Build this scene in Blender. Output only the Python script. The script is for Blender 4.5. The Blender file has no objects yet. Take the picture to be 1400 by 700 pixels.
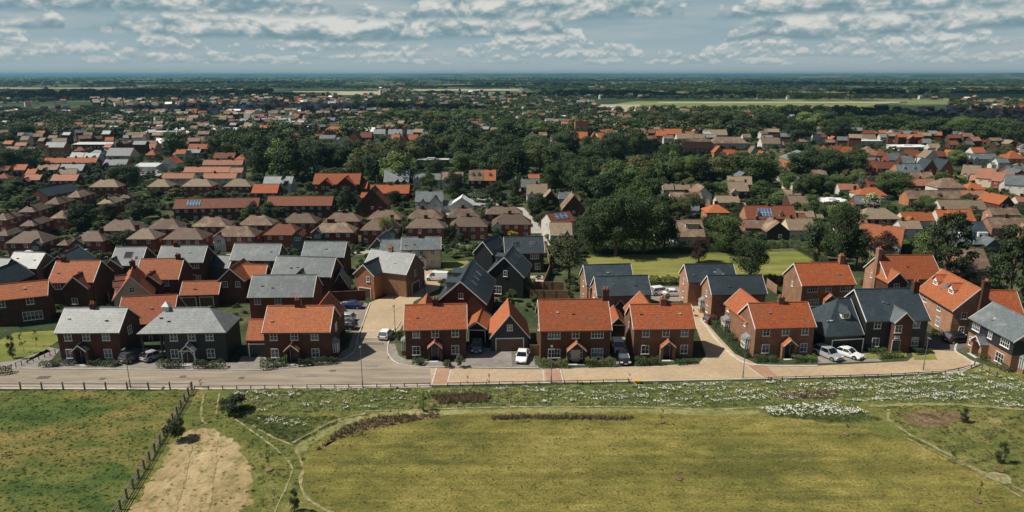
import bpy, math, random
from mathutils import Vector, Matrix
R = math.radians
rnd = random.Random(7)
scene = bpy.context.scene
COL = scene.collection

# ---------------------------------------------------------------- camera model (photo pixels 1400x700 -> ground)
F, H0, PITCH = 934.0, 43.0, R(14.87)
cp, sp = math.cos(PITCH), math.sin(PITCH)
def W(px, py, z=0.0):
    a, b = (px-700)/F, (350-py)/F
    d = Vector((a, cp + b*sp, -sp + b*cp))
    t = (z-H0)/d.z
    return Vector((a*t, d.y*t, z))
def P(v):
    x, y, z = v[0], v[1], v[2]-H0
    dep = y*cp - z*sp
    up = y*sp + z*cp
    return (700+F*x/dep, 350-F*up/dep)
def ppm(py):                       # photo pixels per metre at a ground row
    v = W(700, py); return F/(v.y*cp+H0*sp)

cam_d = bpy.data.cameras.new('camera'); cam = bpy.data.objects.new('camera', cam_d); COL.objects.link(cam)
cam.location = (0, 0, H0); cam.rotation_euler = (R(90)-PITCH, 0, 0)
cam_d.sensor_width = 36; cam_d.lens = 36*F/1400; cam_d.clip_end = 60000; cam_d.clip_start = 1
scene.camera = cam

# ---------------------------------------------------------------- materials
M = {}
def nodes(name):
    m = bpy.data.materials.new(name); m.use_nodes = True
    nt = m.node_tree; b = nt.nodes['Principled BSDF']; M[name] = m
    return m, nt, b
def N(nt, t, **k):
    n = nt.nodes.new(t)
    for a, v in k.items():
        if a == 'inp':
            for i, x in v.items(): n.inputs[i].default_value = x
        else: setattr(n, a, v)
    return n
def rgba(c): return (c[0], c[1], c[2], 1)
def mixc(nt, fac, a, b, blend='MIX'):
    n = N(nt, 'ShaderNodeMix', data_type='RGBA', blend_type=blend)
    for s, v in ((0, fac), (6, a), (7, b)):
        if hasattr(v, 'links'): nt.links.new(v, n.inputs[s])
        elif isinstance(v, (tuple, list)): n.inputs[s].default_value = rgba(v)
        else: n.inputs[s].default_value = v
    return n.outputs[2]
def math_(nt, op, a, b=None, c=None, clamp=False):
    n = N(nt, 'ShaderNodeMath', operation=op, use_clamp=clamp)
    for s, v in enumerate((a, b, c)):
        if v is None: continue
        if hasattr(v, 'links'): nt.links.new(v, n.inputs[s])
        else: n.inputs[s].default_value = v
    return n.outputs[0]
def noise(nt, vec, scale, detail=3, rough=.55, out=0, dist=0.0):
    n = N(nt, 'ShaderNodeTexNoise'); n.inputs['Scale'].default_value = scale
    n.inputs['Detail'].default_value = detail; n.inputs['Roughness'].default_value = rough
    n.inputs['Distortion'].default_value = dist
    if vec is not None: nt.links.new(vec, n.inputs['Vector'])
    return n.outputs[out]
def ramp(nt, fac, stops, interp='LINEAR'):
    n = N(nt, 'ShaderNodeValToRGB'); n.color_ramp.interpolation = interp
    el = n.color_ramp.elements
    while len(el) < len(stops): el.new(0.5)
    for e, (p, c) in zip(el, stops):
        e.position = p; e.color = rgba(c) if isinstance(c, (tuple, list)) else (c, c, c, 1)
    nt.links.new(fac, n.inputs[0]); return n.outputs[0]
def maprange(nt, v, a, b, c=0., d=1.):
    n = N(nt, 'ShaderNodeMapRange'); nt.links.new(v, n.inputs[0])
    for i, x in enumerate((a, b, c, d)): n.inputs[1+i].default_value = x
    return n.outputs[0]
def objvec(nt, scale=(1, 1, 1)):
    tc = N(nt, 'ShaderNodeTexCoord'); oi = N(nt, 'ShaderNodeObjectInfo')
    sc = math_(nt, 'MULTIPLY', oi.outputs['Random'], 97.)
    ad = N(nt, 'ShaderNodeVectorMath', operation='ADD')
    nt.links.new(tc.outputs['Object'], ad.inputs[0]); nt.links.new(sc, ad.inputs[1])
    mp = N(nt, 'ShaderNodeMapping'); mp.inputs['Scale'].default_value = scale
    nt.links.new(ad.outputs[0], mp.inputs[0])
    return mp.outputs[0], oi.outputs['Random']
def bump(nt, b, h, s=.4, d=.05):
    n = N(nt, 'ShaderNodeBump'); n.inputs['Strength'].default_value = s; n.inputs['Distance'].default_value = d
    nt.links.new(h, n.inputs['Height']); nt.links.new(n.outputs[0], b.inputs['Normal'])

def solid(name, c, rough=.6, metal=0., var=.12, spec=.5, grime=0.0):
    m, nt, b = nodes(name); v, r = objvec(nt)
    n = noise(nt, v, 1.3, 4)
    f = maprange(nt, n, .3, .7, 1-var, 1+var)
    g = N(nt, 'ShaderNodeVectorMath', operation='SCALE'); g.inputs[0].default_value = c; nt.links.new(f, g.inputs['Scale'])
    nt.links.new(g.outputs[0], b.inputs['Base Color'])
    b.inputs['Roughness'].default_value = rough; b.inputs['Metallic'].default_value = metal
    b.inputs['Specular IOR Level'].default_value = spec
    return m
def tiled(name, c1, c2, moss=(.12, .11, .07), mossamt=.3, rough=.75, tw=.28, th=.2, rv=.25, mot=.75):
    """pitched roof covering: small tiles in courses, blotches of weathering, each roof its own tone"""
    m, nt, b = nodes(name)
    tc = N(nt, 'ShaderNodeTexCoord'); sx = N(nt, 'ShaderNodeSeparateXYZ'); nt.links.new(tc.outputs['Object'], sx.inputs[0])
    cx = N(nt, 'ShaderNodeCombineXYZ')
    nt.links.new(math_(nt, 'MULTIPLY_ADD', sx.outputs[1], .83, sx.outputs[0]), cx.inputs[0]); nt.links.new(sx.outputs[2], cx.inputs[1])
    br = N(nt, 'ShaderNodeTexBrick'); nt.links.new(cx.outputs[0], br.inputs['Vector'])
    br.inputs['Color1'].default_value = rgba(c1); br.inputs['Color2'].default_value = rgba(c2)
    br.inputs['Mortar'].default_value = rgba([x*.45 for x in c2]); br.inputs['Scale'].default_value = 1
    br.inputs['Mortar Size'].default_value = .018; br.inputs['Brick Width'].default_value = tw; br.inputs['Row Height'].default_value = th
    v, r = objvec(nt)
    n1 = noise(nt, v, .45, 6, .7); n2 = noise(nt, v, 1.5, 5, .75); n3 = noise(nt, v, 6, 4, .8)
    col = mixc(nt, maprange(nt, n2, .35, .75, 0, mot), br.outputs['Color'], [x*.55 for x in c1])
    col = mixc(nt, math_(nt, 'MULTIPLY', maprange(nt, n1, .48, .68), mossamt), col, moss)
    # faint vertical streaking of weathering
    mp = N(nt, 'ShaderNodeMapping'); mp.inputs['Scale'].default_value = (2.4, 2.4, .25); nt.links.new(v, mp.inputs[0])
    st = noise(nt, mp.outputs[0], 1.0, 3)
    f = math_(nt, 'MULTIPLY', maprange(nt, st, .3, .7, .86, 1.12), maprange(nt, r, 0, 1, 1-rv, 1+rv))
    f = math_(nt, 'MULTIPLY', f, maprange(nt, n3, .3, .7, .70, 1.30))
    g = N(nt, 'ShaderNodeVectorMath', operation='SCALE'); nt.links.new(col, g.inputs[0]); nt.links.new(f, g.inputs['Scale'])
    nt.links.new(g.outputs[0], b.inputs['Base Color'])
    b.inputs['Roughness'].default_value = rough; b.inputs['Specular IOR Level'].default_value = .35
    bump(nt, b, math_(nt, 'ADD', br.outputs['Fac'], n3), .35, .03)
    return m
def bricky(name, c1, c2, mortar, rv=.2, bw=.24, rh=.085):
    m, nt, b = nodes(name)
    tc = N(nt, 'ShaderNodeTexCoord'); sx = N(nt, 'ShaderNodeSeparateXYZ'); nt.links.new(tc.outputs['Object'], sx.inputs[0])
    cx = N(nt, 'ShaderNodeCombineXYZ')
    nt.links.new(math_(nt, 'ADD', sx.outputs[1], sx.outputs[0]), cx.inputs[0]); nt.links.new(sx.outputs[2], cx.inputs[1])
    br = N(nt, 'ShaderNodeTexBrick'); nt.links.new(cx.outputs[0], br.inputs['Vector'])
    br.inputs['Color1'].default_value = rgba(c1); br.inputs['Color2'].default_value = rgba(c2)
    br.inputs['Mortar'].default_value = rgba(mortar); br.inputs['Scale'].default_value = 1
    br.inputs['Mortar Size'].default_value = .008; br.inputs['Brick Width'].default_value = bw; br.inputs['Row Height'].default_value = rh
    v, r = objvec(nt); n1 = noise(nt, v, .8, 5, .65); n2 = noise(nt, v, 4, 3, .6)
    f = math_(nt, 'MULTIPLY', maprange(nt, n1, .3, .7, .78, 1.2), maprange(nt, r, 0, 1, 1-rv, 1+rv))
    f = math_(nt, 'MULTIPLY', f, maprange(nt, n2, .3, .7, .82, 1.18))
    g = N(nt, 'ShaderNodeVectorMath', operation='SCALE'); nt.links.new(br.outputs['Color'], g.inputs[0]); nt.links.new(f, g.inputs['Scale'])
    nt.links.new(g.outputs[0], b.inputs['Base Color']); b.inputs['Roughness'].default_value = .9
    b.inputs['Specular IOR Level'].default_value = .2
    return m
def boards(name, c, period=.19, rough=.6):
    m, nt, b = nodes(name); v, r = objvec(nt)
    tc = N(nt, 'ShaderNodeTexCoord'); sx = N(nt, 'ShaderNodeSeparateXYZ'); nt.links.new(tc.outputs['Object'], sx.inputs[0])
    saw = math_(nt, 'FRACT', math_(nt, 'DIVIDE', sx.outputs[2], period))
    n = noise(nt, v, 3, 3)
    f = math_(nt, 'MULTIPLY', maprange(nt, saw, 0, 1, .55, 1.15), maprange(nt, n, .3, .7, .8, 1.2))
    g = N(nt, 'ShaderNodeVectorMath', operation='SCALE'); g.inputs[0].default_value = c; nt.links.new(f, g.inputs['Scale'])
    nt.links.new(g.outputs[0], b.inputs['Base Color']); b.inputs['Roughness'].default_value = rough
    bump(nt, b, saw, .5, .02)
    return m

tiled('red_tile', (.43, .112, .034), (.30, .072, .024), mossamt=.3, rv=.16)
tiled('orange_tile', (.48, .150, .052), (.35, .10, .038), mossamt=.22, rv=.16)
tiled('pink_tile', (.46, .20, .125), (.36, .155, .10), mossamt=.35, rv=.14)
tiled('brown_tile', (.235, .150, .105), (.165, .105, .075), moss=(.33, .29, .20), mossamt=.6, rv=.3)
tiled('moss_tile', (.20, .135, .10), (.13, .085, .062), moss=(.13, .13, .085), mossamt=.7, rv=.25, mot=.8)
tiled('rust_tile', (.24, .075, .035), (.16, .05, .028), moss=(.10, .085, .05), mossamt=.4, rv=.2)
tiled('tan_tile', (.33, .255, .17), (.24, .175, .12), moss=(.16, .14, .09), mossamt=.5, rv=.22)
tiled('slate', (.155, .185, .195), (.115, .14, .15), moss=(.24, .26, .25), mossamt=.5, rough=.5, tw=.3, th=.18, rv=.16)
tiled('pale_slate', (.27, .295, .30), (.20, .225, .23), moss=(.34, .35, .33), mossamt=.5, rough=.45, tw=.3, th=.18, rv=.1)
tiled('dark_slate', (.050, .070, .082), (.034, .050, .060), moss=(.08, .10, .11), mossamt=.4, rough=.45, tw=.3, th=.18, rv=.2)
bricky('brick', (.120, .047, .029), (.072, .029, .020), (.10, .07, .053))
bricky('mid_brick', (.26, .125, .073), (.165, .078, .048), (.19, .14, .10))  # brick raised part way to a sunlit tone
bricky('sunlit_brick', (.39, .20, .115), (.27, .13, .078), (.28, .21, .15))  # brick painted at the tone of gables in sunlight
bricky('red_brick', (.28, .075, .042), (.17, .044, .028), (.15, .09, .07))
bricky('orange_brick', (.44, .19, .09), (.37, .145, .065), (.35, .23, .15))  # true orange brick, and the sunlit tone of some brick gables
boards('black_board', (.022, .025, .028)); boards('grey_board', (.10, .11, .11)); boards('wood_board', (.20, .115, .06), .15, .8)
solid('cream', (.62, .53, .38), .85); solid('beige', (.48, .38, .29), .85); solid('render', (.56, .54, .49), .85); solid('blue_render', (.30, .40, .50), .8)
solid('white_paint', (.74, .73, .69), .5, var=.05); solid('gutter', (.06, .055, .05), .5); solid('black_metal', (.02, .02, .022), .4)
solid('pole_paint', (.17, .19, .19), .45, .3); solid('lead', (.17, .18, .19), .5)
solid('door_paint', (.03, .035, .04), .4); solid('red_door', (.35, .02, .015), .4); solid('pale_door', (.55, .48, .36), .5); solid('garage_brown', (.10, .055, .035), .6)
solid('flat_roof', (.48, .50, .50), .7); solid('white_roof', (.72, .74, .74), .5); solid('pot', (.45, .16, .07), .8)
solid('fence_wood', (.16, .135, .11), .9, var=.3); solid('panel_wood', (.26, .16, .09), .85, var=.3); solid('rail_wood', (.10, .060, .038), .9, var=.3)
solid('bark', (.10, .075, .05), .95, var=.3); solid('stake', (.42, .33, .22), .9)
solid('tyre', (.012, .012, .012), .85); solid('rim', (.45, .46, .47), .35, .8)
solid('lens', (.75, .77, .78), .15); solid('tail_red', (.35, .01, .01), .25)
solid('plate_white', (.75, .75, .70), .5)
for nm, c in dict(white=(.78, .79, .79), silver=(.42, .44, .45), black=(.012, .013, .015), blue=(.012, .045, .15), red=(.13, .012, .014), grey=(.09, .10, .105), navy=(.015, .025, .05)).items():
    m = solid('car_'+nm, c, .28, .25 if nm in ('silver', 'grey', 'blue') else 0, var=.03); m.node_tree.nodes['Principled BSDF'].inputs['Coat Weight'].default_value = .6
def glass(name, c=(.015, .02, .024), r=.08):
    m, nt, b = nodes(name); v, rr = objvec(nt)
    n = noise(nt, v, .9, 2)
    nt.links.new(mixc(nt, maprange(nt, math_(nt, 'ADD', math_(nt, 'MULTIPLY', n, .5), math_(nt, 'MULTIPLY', rr, .5)), .35, .75), c, [x*8+.05 for x in c]), b.inputs['Base Color'])
    b.inputs['Roughness'].default_value = r; b.inputs['Specular IOR Level'].default_value = .8
    return m
glass('window_glass'); glass('car_glass', (.008, .01, .012), .05)
m, nt, b = nodes('solar'); tc = N(nt, 'ShaderNodeTexCoord'); br = N(nt, 'ShaderNodeTexBrick')
nt.links.new(tc.outputs['Object'], br.inputs['Vector']); br.offset = 0
br.inputs['Color1'].default_value = (.07, .12, .20, 1); br.inputs['Color2'].default_value = (.09, .15, .24, 1); br.inputs['Mortar'].default_value = (.55, .6, .65, 1)
br.inputs['Scale'].default_value = 1; br.inputs['Mortar Size'].default_value = .04; br.inputs['Brick Width'].default_value = .9; br.inputs['Row Height'].default_value = 1.6
nt.links.new(br.outputs['Color'], b.inputs['Base Color']); b.inputs['Roughness'].default_value = .12

def leafy(name, c1, c2, c3=None, trans=.0):
    m, nt, b = nodes(name)
    g = N(nt, 'ShaderNodeNewGeometry'); oi = N(nt, 'ShaderNodeObjectInfo')
    v, r = objvec(nt)
    ri = g.outputs['Random Per Island']
    col = mixc(nt, ri, c1, c2)
    n = noise(nt, v, 2.8, 3)
    col = mixc(nt, maprange(nt, n, .35, .7, 0, .7), col, c3 or [x*.6 for x in c1])
    f = maprange(nt, r, 0, 1, .65, 1.45)
    s = N(nt, 'ShaderNodeVectorMath', operation='SCALE'); nt.links.new(col, s.inputs[0]); nt.links.new(f, s.inputs['Scale'])
    nt.links.new(s.outputs[0], b.inputs['Base Color']); b.inputs['Roughness'].default_value = .65
    b.inputs['Specular IOR Level'].default_value = .25
    return m
leafy('leaf_dark', (.030, .050, .018), (.058, .088, .030))
leafy('leaf_mid', (.055, .092, .026), (.095, .140, .040))
leafy('leaf_light', (.11, .16, .045), (.17, .22, .065))
leafy('leaf_blue', (.075, .105, .075), (.11, .14, .10))
leafy('leaf_pale', (.36, .38, .20), (.46, .48, .28))
leafy('leaf_copper', (.035, .022, .018), (.055, .032, .022))
leafy('leaf_yellow', (.30, .25, .04), (.38, .30, .06))
leafy('leaf_scrub', (.085, .105, .035), (.13, .14, .05))
leafy('dry_stem', (.22, .165, .095), (.31, .235, .14))
solid('flower_white', (.80, .80, .72), .7)
# ---------------------------------------------------------------- mesh building helpers
class MB:
    def __init__(s): s.v, s.f, s.m = [], [], []
    def add(s, vs, fs, mi=0):
        o = len(s.v); s.v += [tuple(v) for v in vs]; s.f += [tuple(i+o for i in f) for f in fs]; s.m += [mi]*len(fs); return s
    def box(s, x0, x1, y0, y1, z0, z1, mi=0, rz=0, c=None):
        vs = [(x, y, z) for z in (z0, z1) for y in (y0, y1) for x in (x0, x1)]
        if rz:
            cx, cy = c or ((x0+x1)/2, (y0+y1)/2); q, w = math.cos(rz), math.sin(rz)
            vs = [(cx+(x-cx)*q-(y-cy)*w, cy+(x-cx)*w+(y-cy)*q, z) for x, y, z in vs]
        return s.add(vs, [(0, 2, 3, 1), (4, 5, 7, 6), (0, 1, 5, 4), (1, 3, 7, 5), (3, 2, 6, 7), (2, 0, 4, 6)], mi)
    def bar(s, a, b, r, n=6, r2=None, mi=0):
        a, b = Vector(a), Vector(b); d = (b-a).normalized()
        u = d.orthogonal().normalized(); w = d.cross(u); r2 = r if r2 is None else r2
        vs = [a+(u*math.cos(t)+w*math.sin(t))*r for t in [i*math.tau/n for i in range(n)]]
        vs += [b+(u*math.cos(t)+w*math.sin(t))*r2 for t in [i*math.tau/n for i in range(n)]]
        fs = [(i, (i+1) % n, n+(i+1) % n, n+i) for i in range(n)]+[tuple(range(n-1, -1, -1)), tuple(range(n, 2*n))]
        return s.add(vs, fs, mi)
    def prism(s, pts, axis, a, b, mi=0):
        """closed polygon pts (2D) swept along axis 'x' or 'y' or 'z' from a to b"""
        n = len(pts); mk = {'x': lambda p, t: (t, p[0], p[1]), 'y': lambda p, t: (p[0], t, p[1]), 'z': lambda p, t: (p[0], p[1], t)}[axis]
        vs = [mk(p, a) for p in pts]+[mk(p, b) for p in pts]
        return s.add(vs, [(i, (i+1) % n, n+(i+1) % n, n+i) for i in range(n)]+[tuple(range(n-1, -1, -1)), tuple(range(n, 2*n))], mi)
    def mesh(s, name, mats):
        me = bpy.data.meshes.new(name); me.from_pydata(s.v, [], s.f)
        for mm in mats: me.materials.append(M[mm] if isinstance(mm, str) else mm)
        if len(mats) > 1: me.polygons.foreach_set('material_index', s.m)
        me.validate(); fixn(me); return me
    def build(s, name, mats, parent=None, loc=None):
        return link(name, s.mesh(name, [mats] if isinstance(mats, str) else mats), parent, loc)
import bmesh
def fixn(me):
    if len(me.polygons) > 3000: me.update(); return
    bm = bmesh.new(); bm.from_mesh(me); bmesh.ops.recalc_face_normals(bm, faces=bm.faces); bm.to_mesh(me); bm.free(); me.update()
def link(name, data, parent=None, loc=None, rz=0, scale=None):
    o = bpy.data.objects.new(name, data); COL.objects.link(o); o.parent = parent
    if loc is not None: o.location = loc
    if rz: o.rotation_euler = (0, 0, rz)
    if scale: o.scale = scale
    return o
ALL = []
def tag(o, label, cat, group=None):
    o['label'] = label; o['category'] = cat
    if group: o['group'] = group
    ALL.append(o); return o
def kind(o, k): o['kind'] = k; return o

# ---------------------------------------------------------------- shared small meshes
WC = {}
def window_mesh(w, h, cols, rows, arch=False):
    k = ('w', round(w, 2), round(h, 2), cols, rows)
    if k not in WC:
        b = MB(); t = .075; y0, y1 = -.06, .03
        b.box(-w/2, w/2, y0, y1, h/2-t, h/2); b.box(-w/2, w/2, y0, y1, -h/2, -h/2+t)
        for i in range(cols+1):
            x = -w/2+t/2+(w-t)*i/cols; q = t/2 if i in (0, cols) else .028
            b.box(x-q, x+q, y0, y1, -h/2+t, h/2-t)
        for j in range(1, rows):
            z = -h/2+h*j/rows; b.box(-w/2+t, w/2-t, y0+.01, y1-.01, z-.022, z+.022)
        b.box(-w/2-.08, w/2+.08, -.12, .02, -h/2-.08, -h/2-.005)
        WC[k] = (b.mesh('window', ['white_paint']), MB().box(-w/2+.03, w/2-.03, -.025, .02, -h/2+.03, h/2-.03).mesh('pane', ['window_glass']))
    return WC[k]
def far_window(w, h, cols=2):
    k = ('f', round(w, 1), round(h, 1), cols)
    if k not in WC:
        b = MB(); b.box(-w/2, w/2, -.05, .02, -h/2, h/2, 0)
        t = .1; q = (w-t*(cols+1))/cols
        for i in range(cols):
            x = -w/2+t+i*(q+t)
            for z0, z1 in ((-h/2+t, -.03), (.03, h/2-t)): b.box(x, x+q, -.06, -.055, z0, z1, 1)
        WC[k] = b.mesh('window', ['white_paint', 'window_glass'])
    return WC[k]

def roof_shell(L, D, e, t, hl=0, hr=0, oh=.3, ov=.2, th=.16):
    """ridge along x; hl/hr: 1 hipped end, 0 gable; returns MB of a thick shell"""
    Yf, ze = D/2+oh, e+.12-oh*t; zr = e+.12+D/2*t
    il = min(D/2+oh, L/2+ov)*1.0
    xl, xr = -L/2-(oh if hl else ov), L/2+(oh if hr else ov)
    rl = xl+(Yf*hl if hl else 0); rr = xr-(Yf*hr if hr else 0)
    if rl > rr: rl = rr = (rl+rr)/2
    top = [(xl, -Yf, ze), (xr, -Yf, ze), (xr, Yf, ze), (xl, Yf, ze), (rl, 0, zr), (rr, 0, zr)]
    fs = [(0, 1, 5, 4), (2, 3, 4, 5)]
    if hl: fs.append((3, 0, 4))
    if hr: fs.append((1, 2, 5))
    bot = [(x, y, z-th) for x, y, z in top]
    bf = [tuple(i+6 for i in reversed(f)) for f in fs]
    rim = [(0, 1), (2, 3)]
    rim += [(3, 0)] if hl else [(3, 4), (4, 0)]
    rim += [(1, 2)] if hr else [(1, 5), (5, 2)]
    rf = [(b, a, a+6, b+6) for a, b in rim]
    b = MB().add(top+bot, fs+bf+rf); b.zr = zr; b.ends = (rl, rr); b.ze = ze
    # ridge roll
    if rr-rl > .5: b.bar((rl, 0, zr+.02), (rr, 0, zr+.02), .11, 5)
    return b
def wall_prism(L, D, e, t, gl=1, gr=1, z0=0.0):
    """walls under that roof: a box with gable triangles where the end is not hipped"""
    b = MB(); x, y = L/2, D/2; top = e+D/2*t
    v = [(-x, -y, z0), (x, -y, z0), (x, y, z0), (-x, y, z0), (-x, -y, e), (x, -y, e), (x, y, e), (-x, y, e)]
    f = [(0, 1, 5, 4), (2, 3, 7, 6), (0, 3, 2, 1)]
    if gl: v.append((-x, 0, top)); a = len(v)-1; f.append((3, 0, 4, a, 7))
    else: f.append((3, 0, 4, 7))
    if gr: v.append((x, 0, top)); c = len(v)-1; f.append((1, 2, 6, c, 5))
    else: f.append((1, 2, 6, 5))
    return b.add(v, f)

class House:
    """local frame: ridge along x, front is -y, ground z=0"""
    def __init__(s, loc, rot, L, D, e, pitch, roof, wall, name='brick_house', hl=0, hr=0, label='house', cat='house', group=None, far=False, oh=.3, ov=.2, barge=True, nick=None, wx0=None):
        s.L, s.D, s.e, s.t, s.far, s.rot, s.wall, s.roof = L, D, e, math.tan(R(pitch)), far, rot, wall, roof
        s.root = link(name, None, None, (loc[0], loc[1], 0), rot); s.root.empty_display_size = 1
        tag(s.root, label, cat, group)
        b = wall_prism(L, D, e, s.t, not hl, not hr)
        if wx0 is not None:                                  # open carport under the left of the roof
            b = wall_prism(L/2-wx0, D, e, s.t, 0, not hr); b.v = [(x+(wx0+L/2)/2, y, z) for x, y, z in b.v]
        b.build('wall', wall, s.root)
        rb = roof_shell(L, D, e, s.t, hl, hr, oh, ov); s.zr = rb.zr
        s.roofob = rb.build('roof', roof, s.root)
        s.x0, s.x1 = rb.ends
        if barge and not far:
            Y = D/2+oh
            for sgn, h in ((-1, hl), (1, hr)):
                if h: continue
                x = sgn*(L/2+ov); xa, xb = sorted((x, x+sgn*.06))
                MB().prism([(-Y, rb.ze-.2), (-Y, rb.ze+.02), (0, rb.zr+.02), (Y, rb.ze+.02), (Y, rb.ze-.2), (0, rb.zr-.2)], 'x', xa, xb).build('bargeboard', 'white_paint', s.root)
            for q in (-1, 1):
                MB().box(-L/2-(oh if hl else ov), L/2+(oh if hr else ov), *sorted((q*Y, q*(Y+.09))), rb.ze-.15, rb.ze-.04).build('gutter', 'gutter', s.root)
        s.footprint = (loc[0], loc[1], rot, L, D); FOOT.append(s.footprint)
        if nick: NICK.append((nick, loc[0], loc[1]))
    def w2(s, x, y, z): return s.root.matrix_basis @ Vector((x, y, z))
    def fx(s, px, z=2.5, face='F', yy=None):
        """local coordinate along a wall whose point shows at photo column px"""
        if face == 'F': f = lambda t: (t, -s.D/2 if yy is None else yy, z); lim = s.L*3
        elif face == 'L': f = lambda t: (-s.L/2, t, z); lim = s.D*3
        else: f = lambda t: (s.L/2, t, z); lim = s.D*3
        a, b = -lim, lim
        pa = P(s.w2(*f(a)))[0]-px; pb = P(s.w2(*f(b)))[0]-px
        if pa*pb > 0: return 0.0
        for _ in range(50):
            m_ = (a+b)/2; pm = P(s.w2(*f(m_)))[0]-px
            if pm*pa > 0: a, pa = m_, pm
            else: b = m_
        return (a+b)/2
    def _face(s, face, t, z, y=None, off=.01):
        if face == 'F': return (t, (-s.D/2 if y is None else y)-off, z), 0
        if face == 'B': return (t, s.D/2+off, z), math.pi
        if face == 'L': return (-s.L/2-off, t, z), -math.pi/2
        return (s.L/2+off, t, z), math.pi/2
    def win(s, face, t, z, w=1.15, h=1.25, cols=2, rows=2, y=None, parent=None):
        loc, rz = s._face(face, t, z, y)
        if s.far: return link('window', far_window(w, h, cols), s.root, loc, rz)
        a, p = window_mesh(w, h, cols, rows)
        o = link('window', a, s.root, loc, rz); link('pane', p, o); return o
    def door(s, face, t, w=1.0, h=2.1, m='door_paint', y=None):
        loc, rz = s._face(face, t, h/2, y)
        o = MB().box(-w/2-.08, w/2+.08, -.05, .02, -h/2, h/2+.08).build('door_frame', 'white_paint', s.root, loc); o.rotation_euler[2] = rz
        d = MB().box(-w/2, w/2, -.09, -.04, -h/2, h/2-.02).build('door', m, s.root, loc); d.rotation_euler[2] = rz
        MB().box(w/2-.16, w/2-.1, -.14, -.09, -.1, .02).build('handle', 'rim', d)
        return d
    def garage(s, face, t, w=2.6, h=2.15, m='garage_brown', y=None, frame=True):
        loc, rz = s._face(face, t, h/2, y)
        d = MB().box(-w/2, w/2, -.05, .02, -h/2, h/2)
        for i in range(1, 6): d.box(-w/2+.05, w/2-.05, -.065, -.05, -h/2+h*i/6-.015, -h/2+h*i/6+.015)
        d = d.build('garage_door', m, s.root, loc); d.rotation_euler[2] = rz
        if frame:
            f = MB().box(-w/2-.14, w/2+.14, -.09, .0, h/2, h/2+.16).box(-w/2-.14, -w/2, -.09, 0, -h/2, h/2).box(w/2, w/2+.14, -.09, 0, -h/2, h/2)
            f.build('door_frame', 'white_paint', d)
    def chimney(s, x, y=0, w=.75, d=.6, h=1.2, pots=2, m=None, z0=None, base=None):
        zb = (s.zr-abs(y)*s.t-.6) if base is None else base
        top = s.zr+h
        b = MB().box(x-w/2, x+w/2, y-d/2, y+d/2, zb, top-.25).box(x-w/2-.06, x+w/2+.06, y-d/2-.06, y+d/2+.06, top-.25, top-.05).box(x-w/2+.02, x+w/2-.02, y-d/2+.02, y+d/2-.02, top-.05, top+.04)
        c = b.build('chimney', m or s.wall if (m or s.wall) not in ('black_board', 'render', 'cream') else 'brick', s.roofob)
        for i in range(pots):
            px_ = x+(i-(pots-1)/2)*w*.5
            MB().bar((px_, y, top+.03), (px_, y, top+.38), .13, 8, .10).build('chimney_pot', 'pot', s.roofob)
    def porch(s, x, w=1.9, d=1.1, e=2.35, pitch=42, roof=None, posts='brick', y=None, door='door_paint', dwin=False):
        t = math.tan(R(pitch)); yf = -s.D/2 if y is None else y; y0 = yf-d
        rb = roof_shell(d+.6, w, e, t, oh=.22, ov=.05, th=.1)
        rb.v = [(y_ + x, x_*1.0+(y0+yf)/2-.1+.12, z) for x_, y_, z in rb.v]
        p = rb.build('porch_roof', roof or s.roof, s.root)
        bb = MB()
        Y = w/2+.22; ze, zr = rb.ze, rb.zr; yb = y0-.30
        bb.prism([(x-Y, ze-.15), (x-Y, ze+.03), (x, zr+.03), (x+Y, ze+.03), (x+Y, ze-.15), (x, zr-.17)], 'y', yb-.05, yb)
        bb.build('bargeboard', 'white_paint', p)
        pb = MB()
        if posts == 'brick':
            for q in (-1, 1): MB().box(x+q*(w/2)-.2, x+q*(w/2)+.2, y0, yf-.003, 0, e).build('porch_pillar', s.wall if s.wall != 'black_board' else 'brick', s.root)
            pb.prism([(x-w/2, e), (x+w/2, e), (x, e+w/2*t)], 'y', y0+.02, y0+.14)
            pb.build('porch_wall', s.wall if s.wall != 'black_board' else 'brick', s.root)
        else:
            for q in (-1, 1): pb.box(x+q*(w/2)-.08, x+q*(w/2)+.08, y0, y0+.16, 0, e)
            pb.box(x-w/2, x+w/2, y0+.01, y0+.13, e-.18, e-.02)
            for q in (-1, 1): pb.prism([(x+q*(w/2), e-.8), (x+q*(w/2-.5), e-.2), (x+q*(w/2-.62), e-.2), (x+q*(w/2), e-.95)], 'y', y0+.02, y0+.12)
            pb.build('porch_frame', 'white_paint', s.root)
        s.door('F', x, 1.0, 2.1, door, yf)
        if dwin:
            for q in (-1, 1): s.win('F', x+q*.85, 1.25, .5, 1.5, 1, 3, y=yf-.02)
        MB().box(x-w/2+.05, x+w/2-.05, y0-.5, y0, 0, .07).build('step', 'flat_roof', s.root)
    def wing(s, side, t, w, proj, e=None, pitch=None, roof=None, wall=None, back=None, barge=True, ry=None):
        """gabled cross wing on front ('F') or back ('B'); ridge runs along y. returns front-wall y"""
        e = s.e if e is None else e; tt = s.t if pitch is None else math.tan(R(pitch)); wall = wall or s.wall
        sg = -1 if side == 'F' else 1
        ya = sg*(s.D/2+proj); yb = sg*(.0 if back is None else back)
        c, ln = (ya+yb)/2, abs(ya-yb)
        b = wall_prism(ln, w, e, tt); b.v = [(y+t, x+c, z) for x, y, z in b.v]; b.build('wing_wall', wall, s.root)
        r = roof_shell(ln, w, e, tt, oh=.25, ov=.2); r.v = [(y+t, x+c, z) for x, y, z in r.v]
        ro = r.build('wing_roof', roof or s.roof, s.root)
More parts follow.
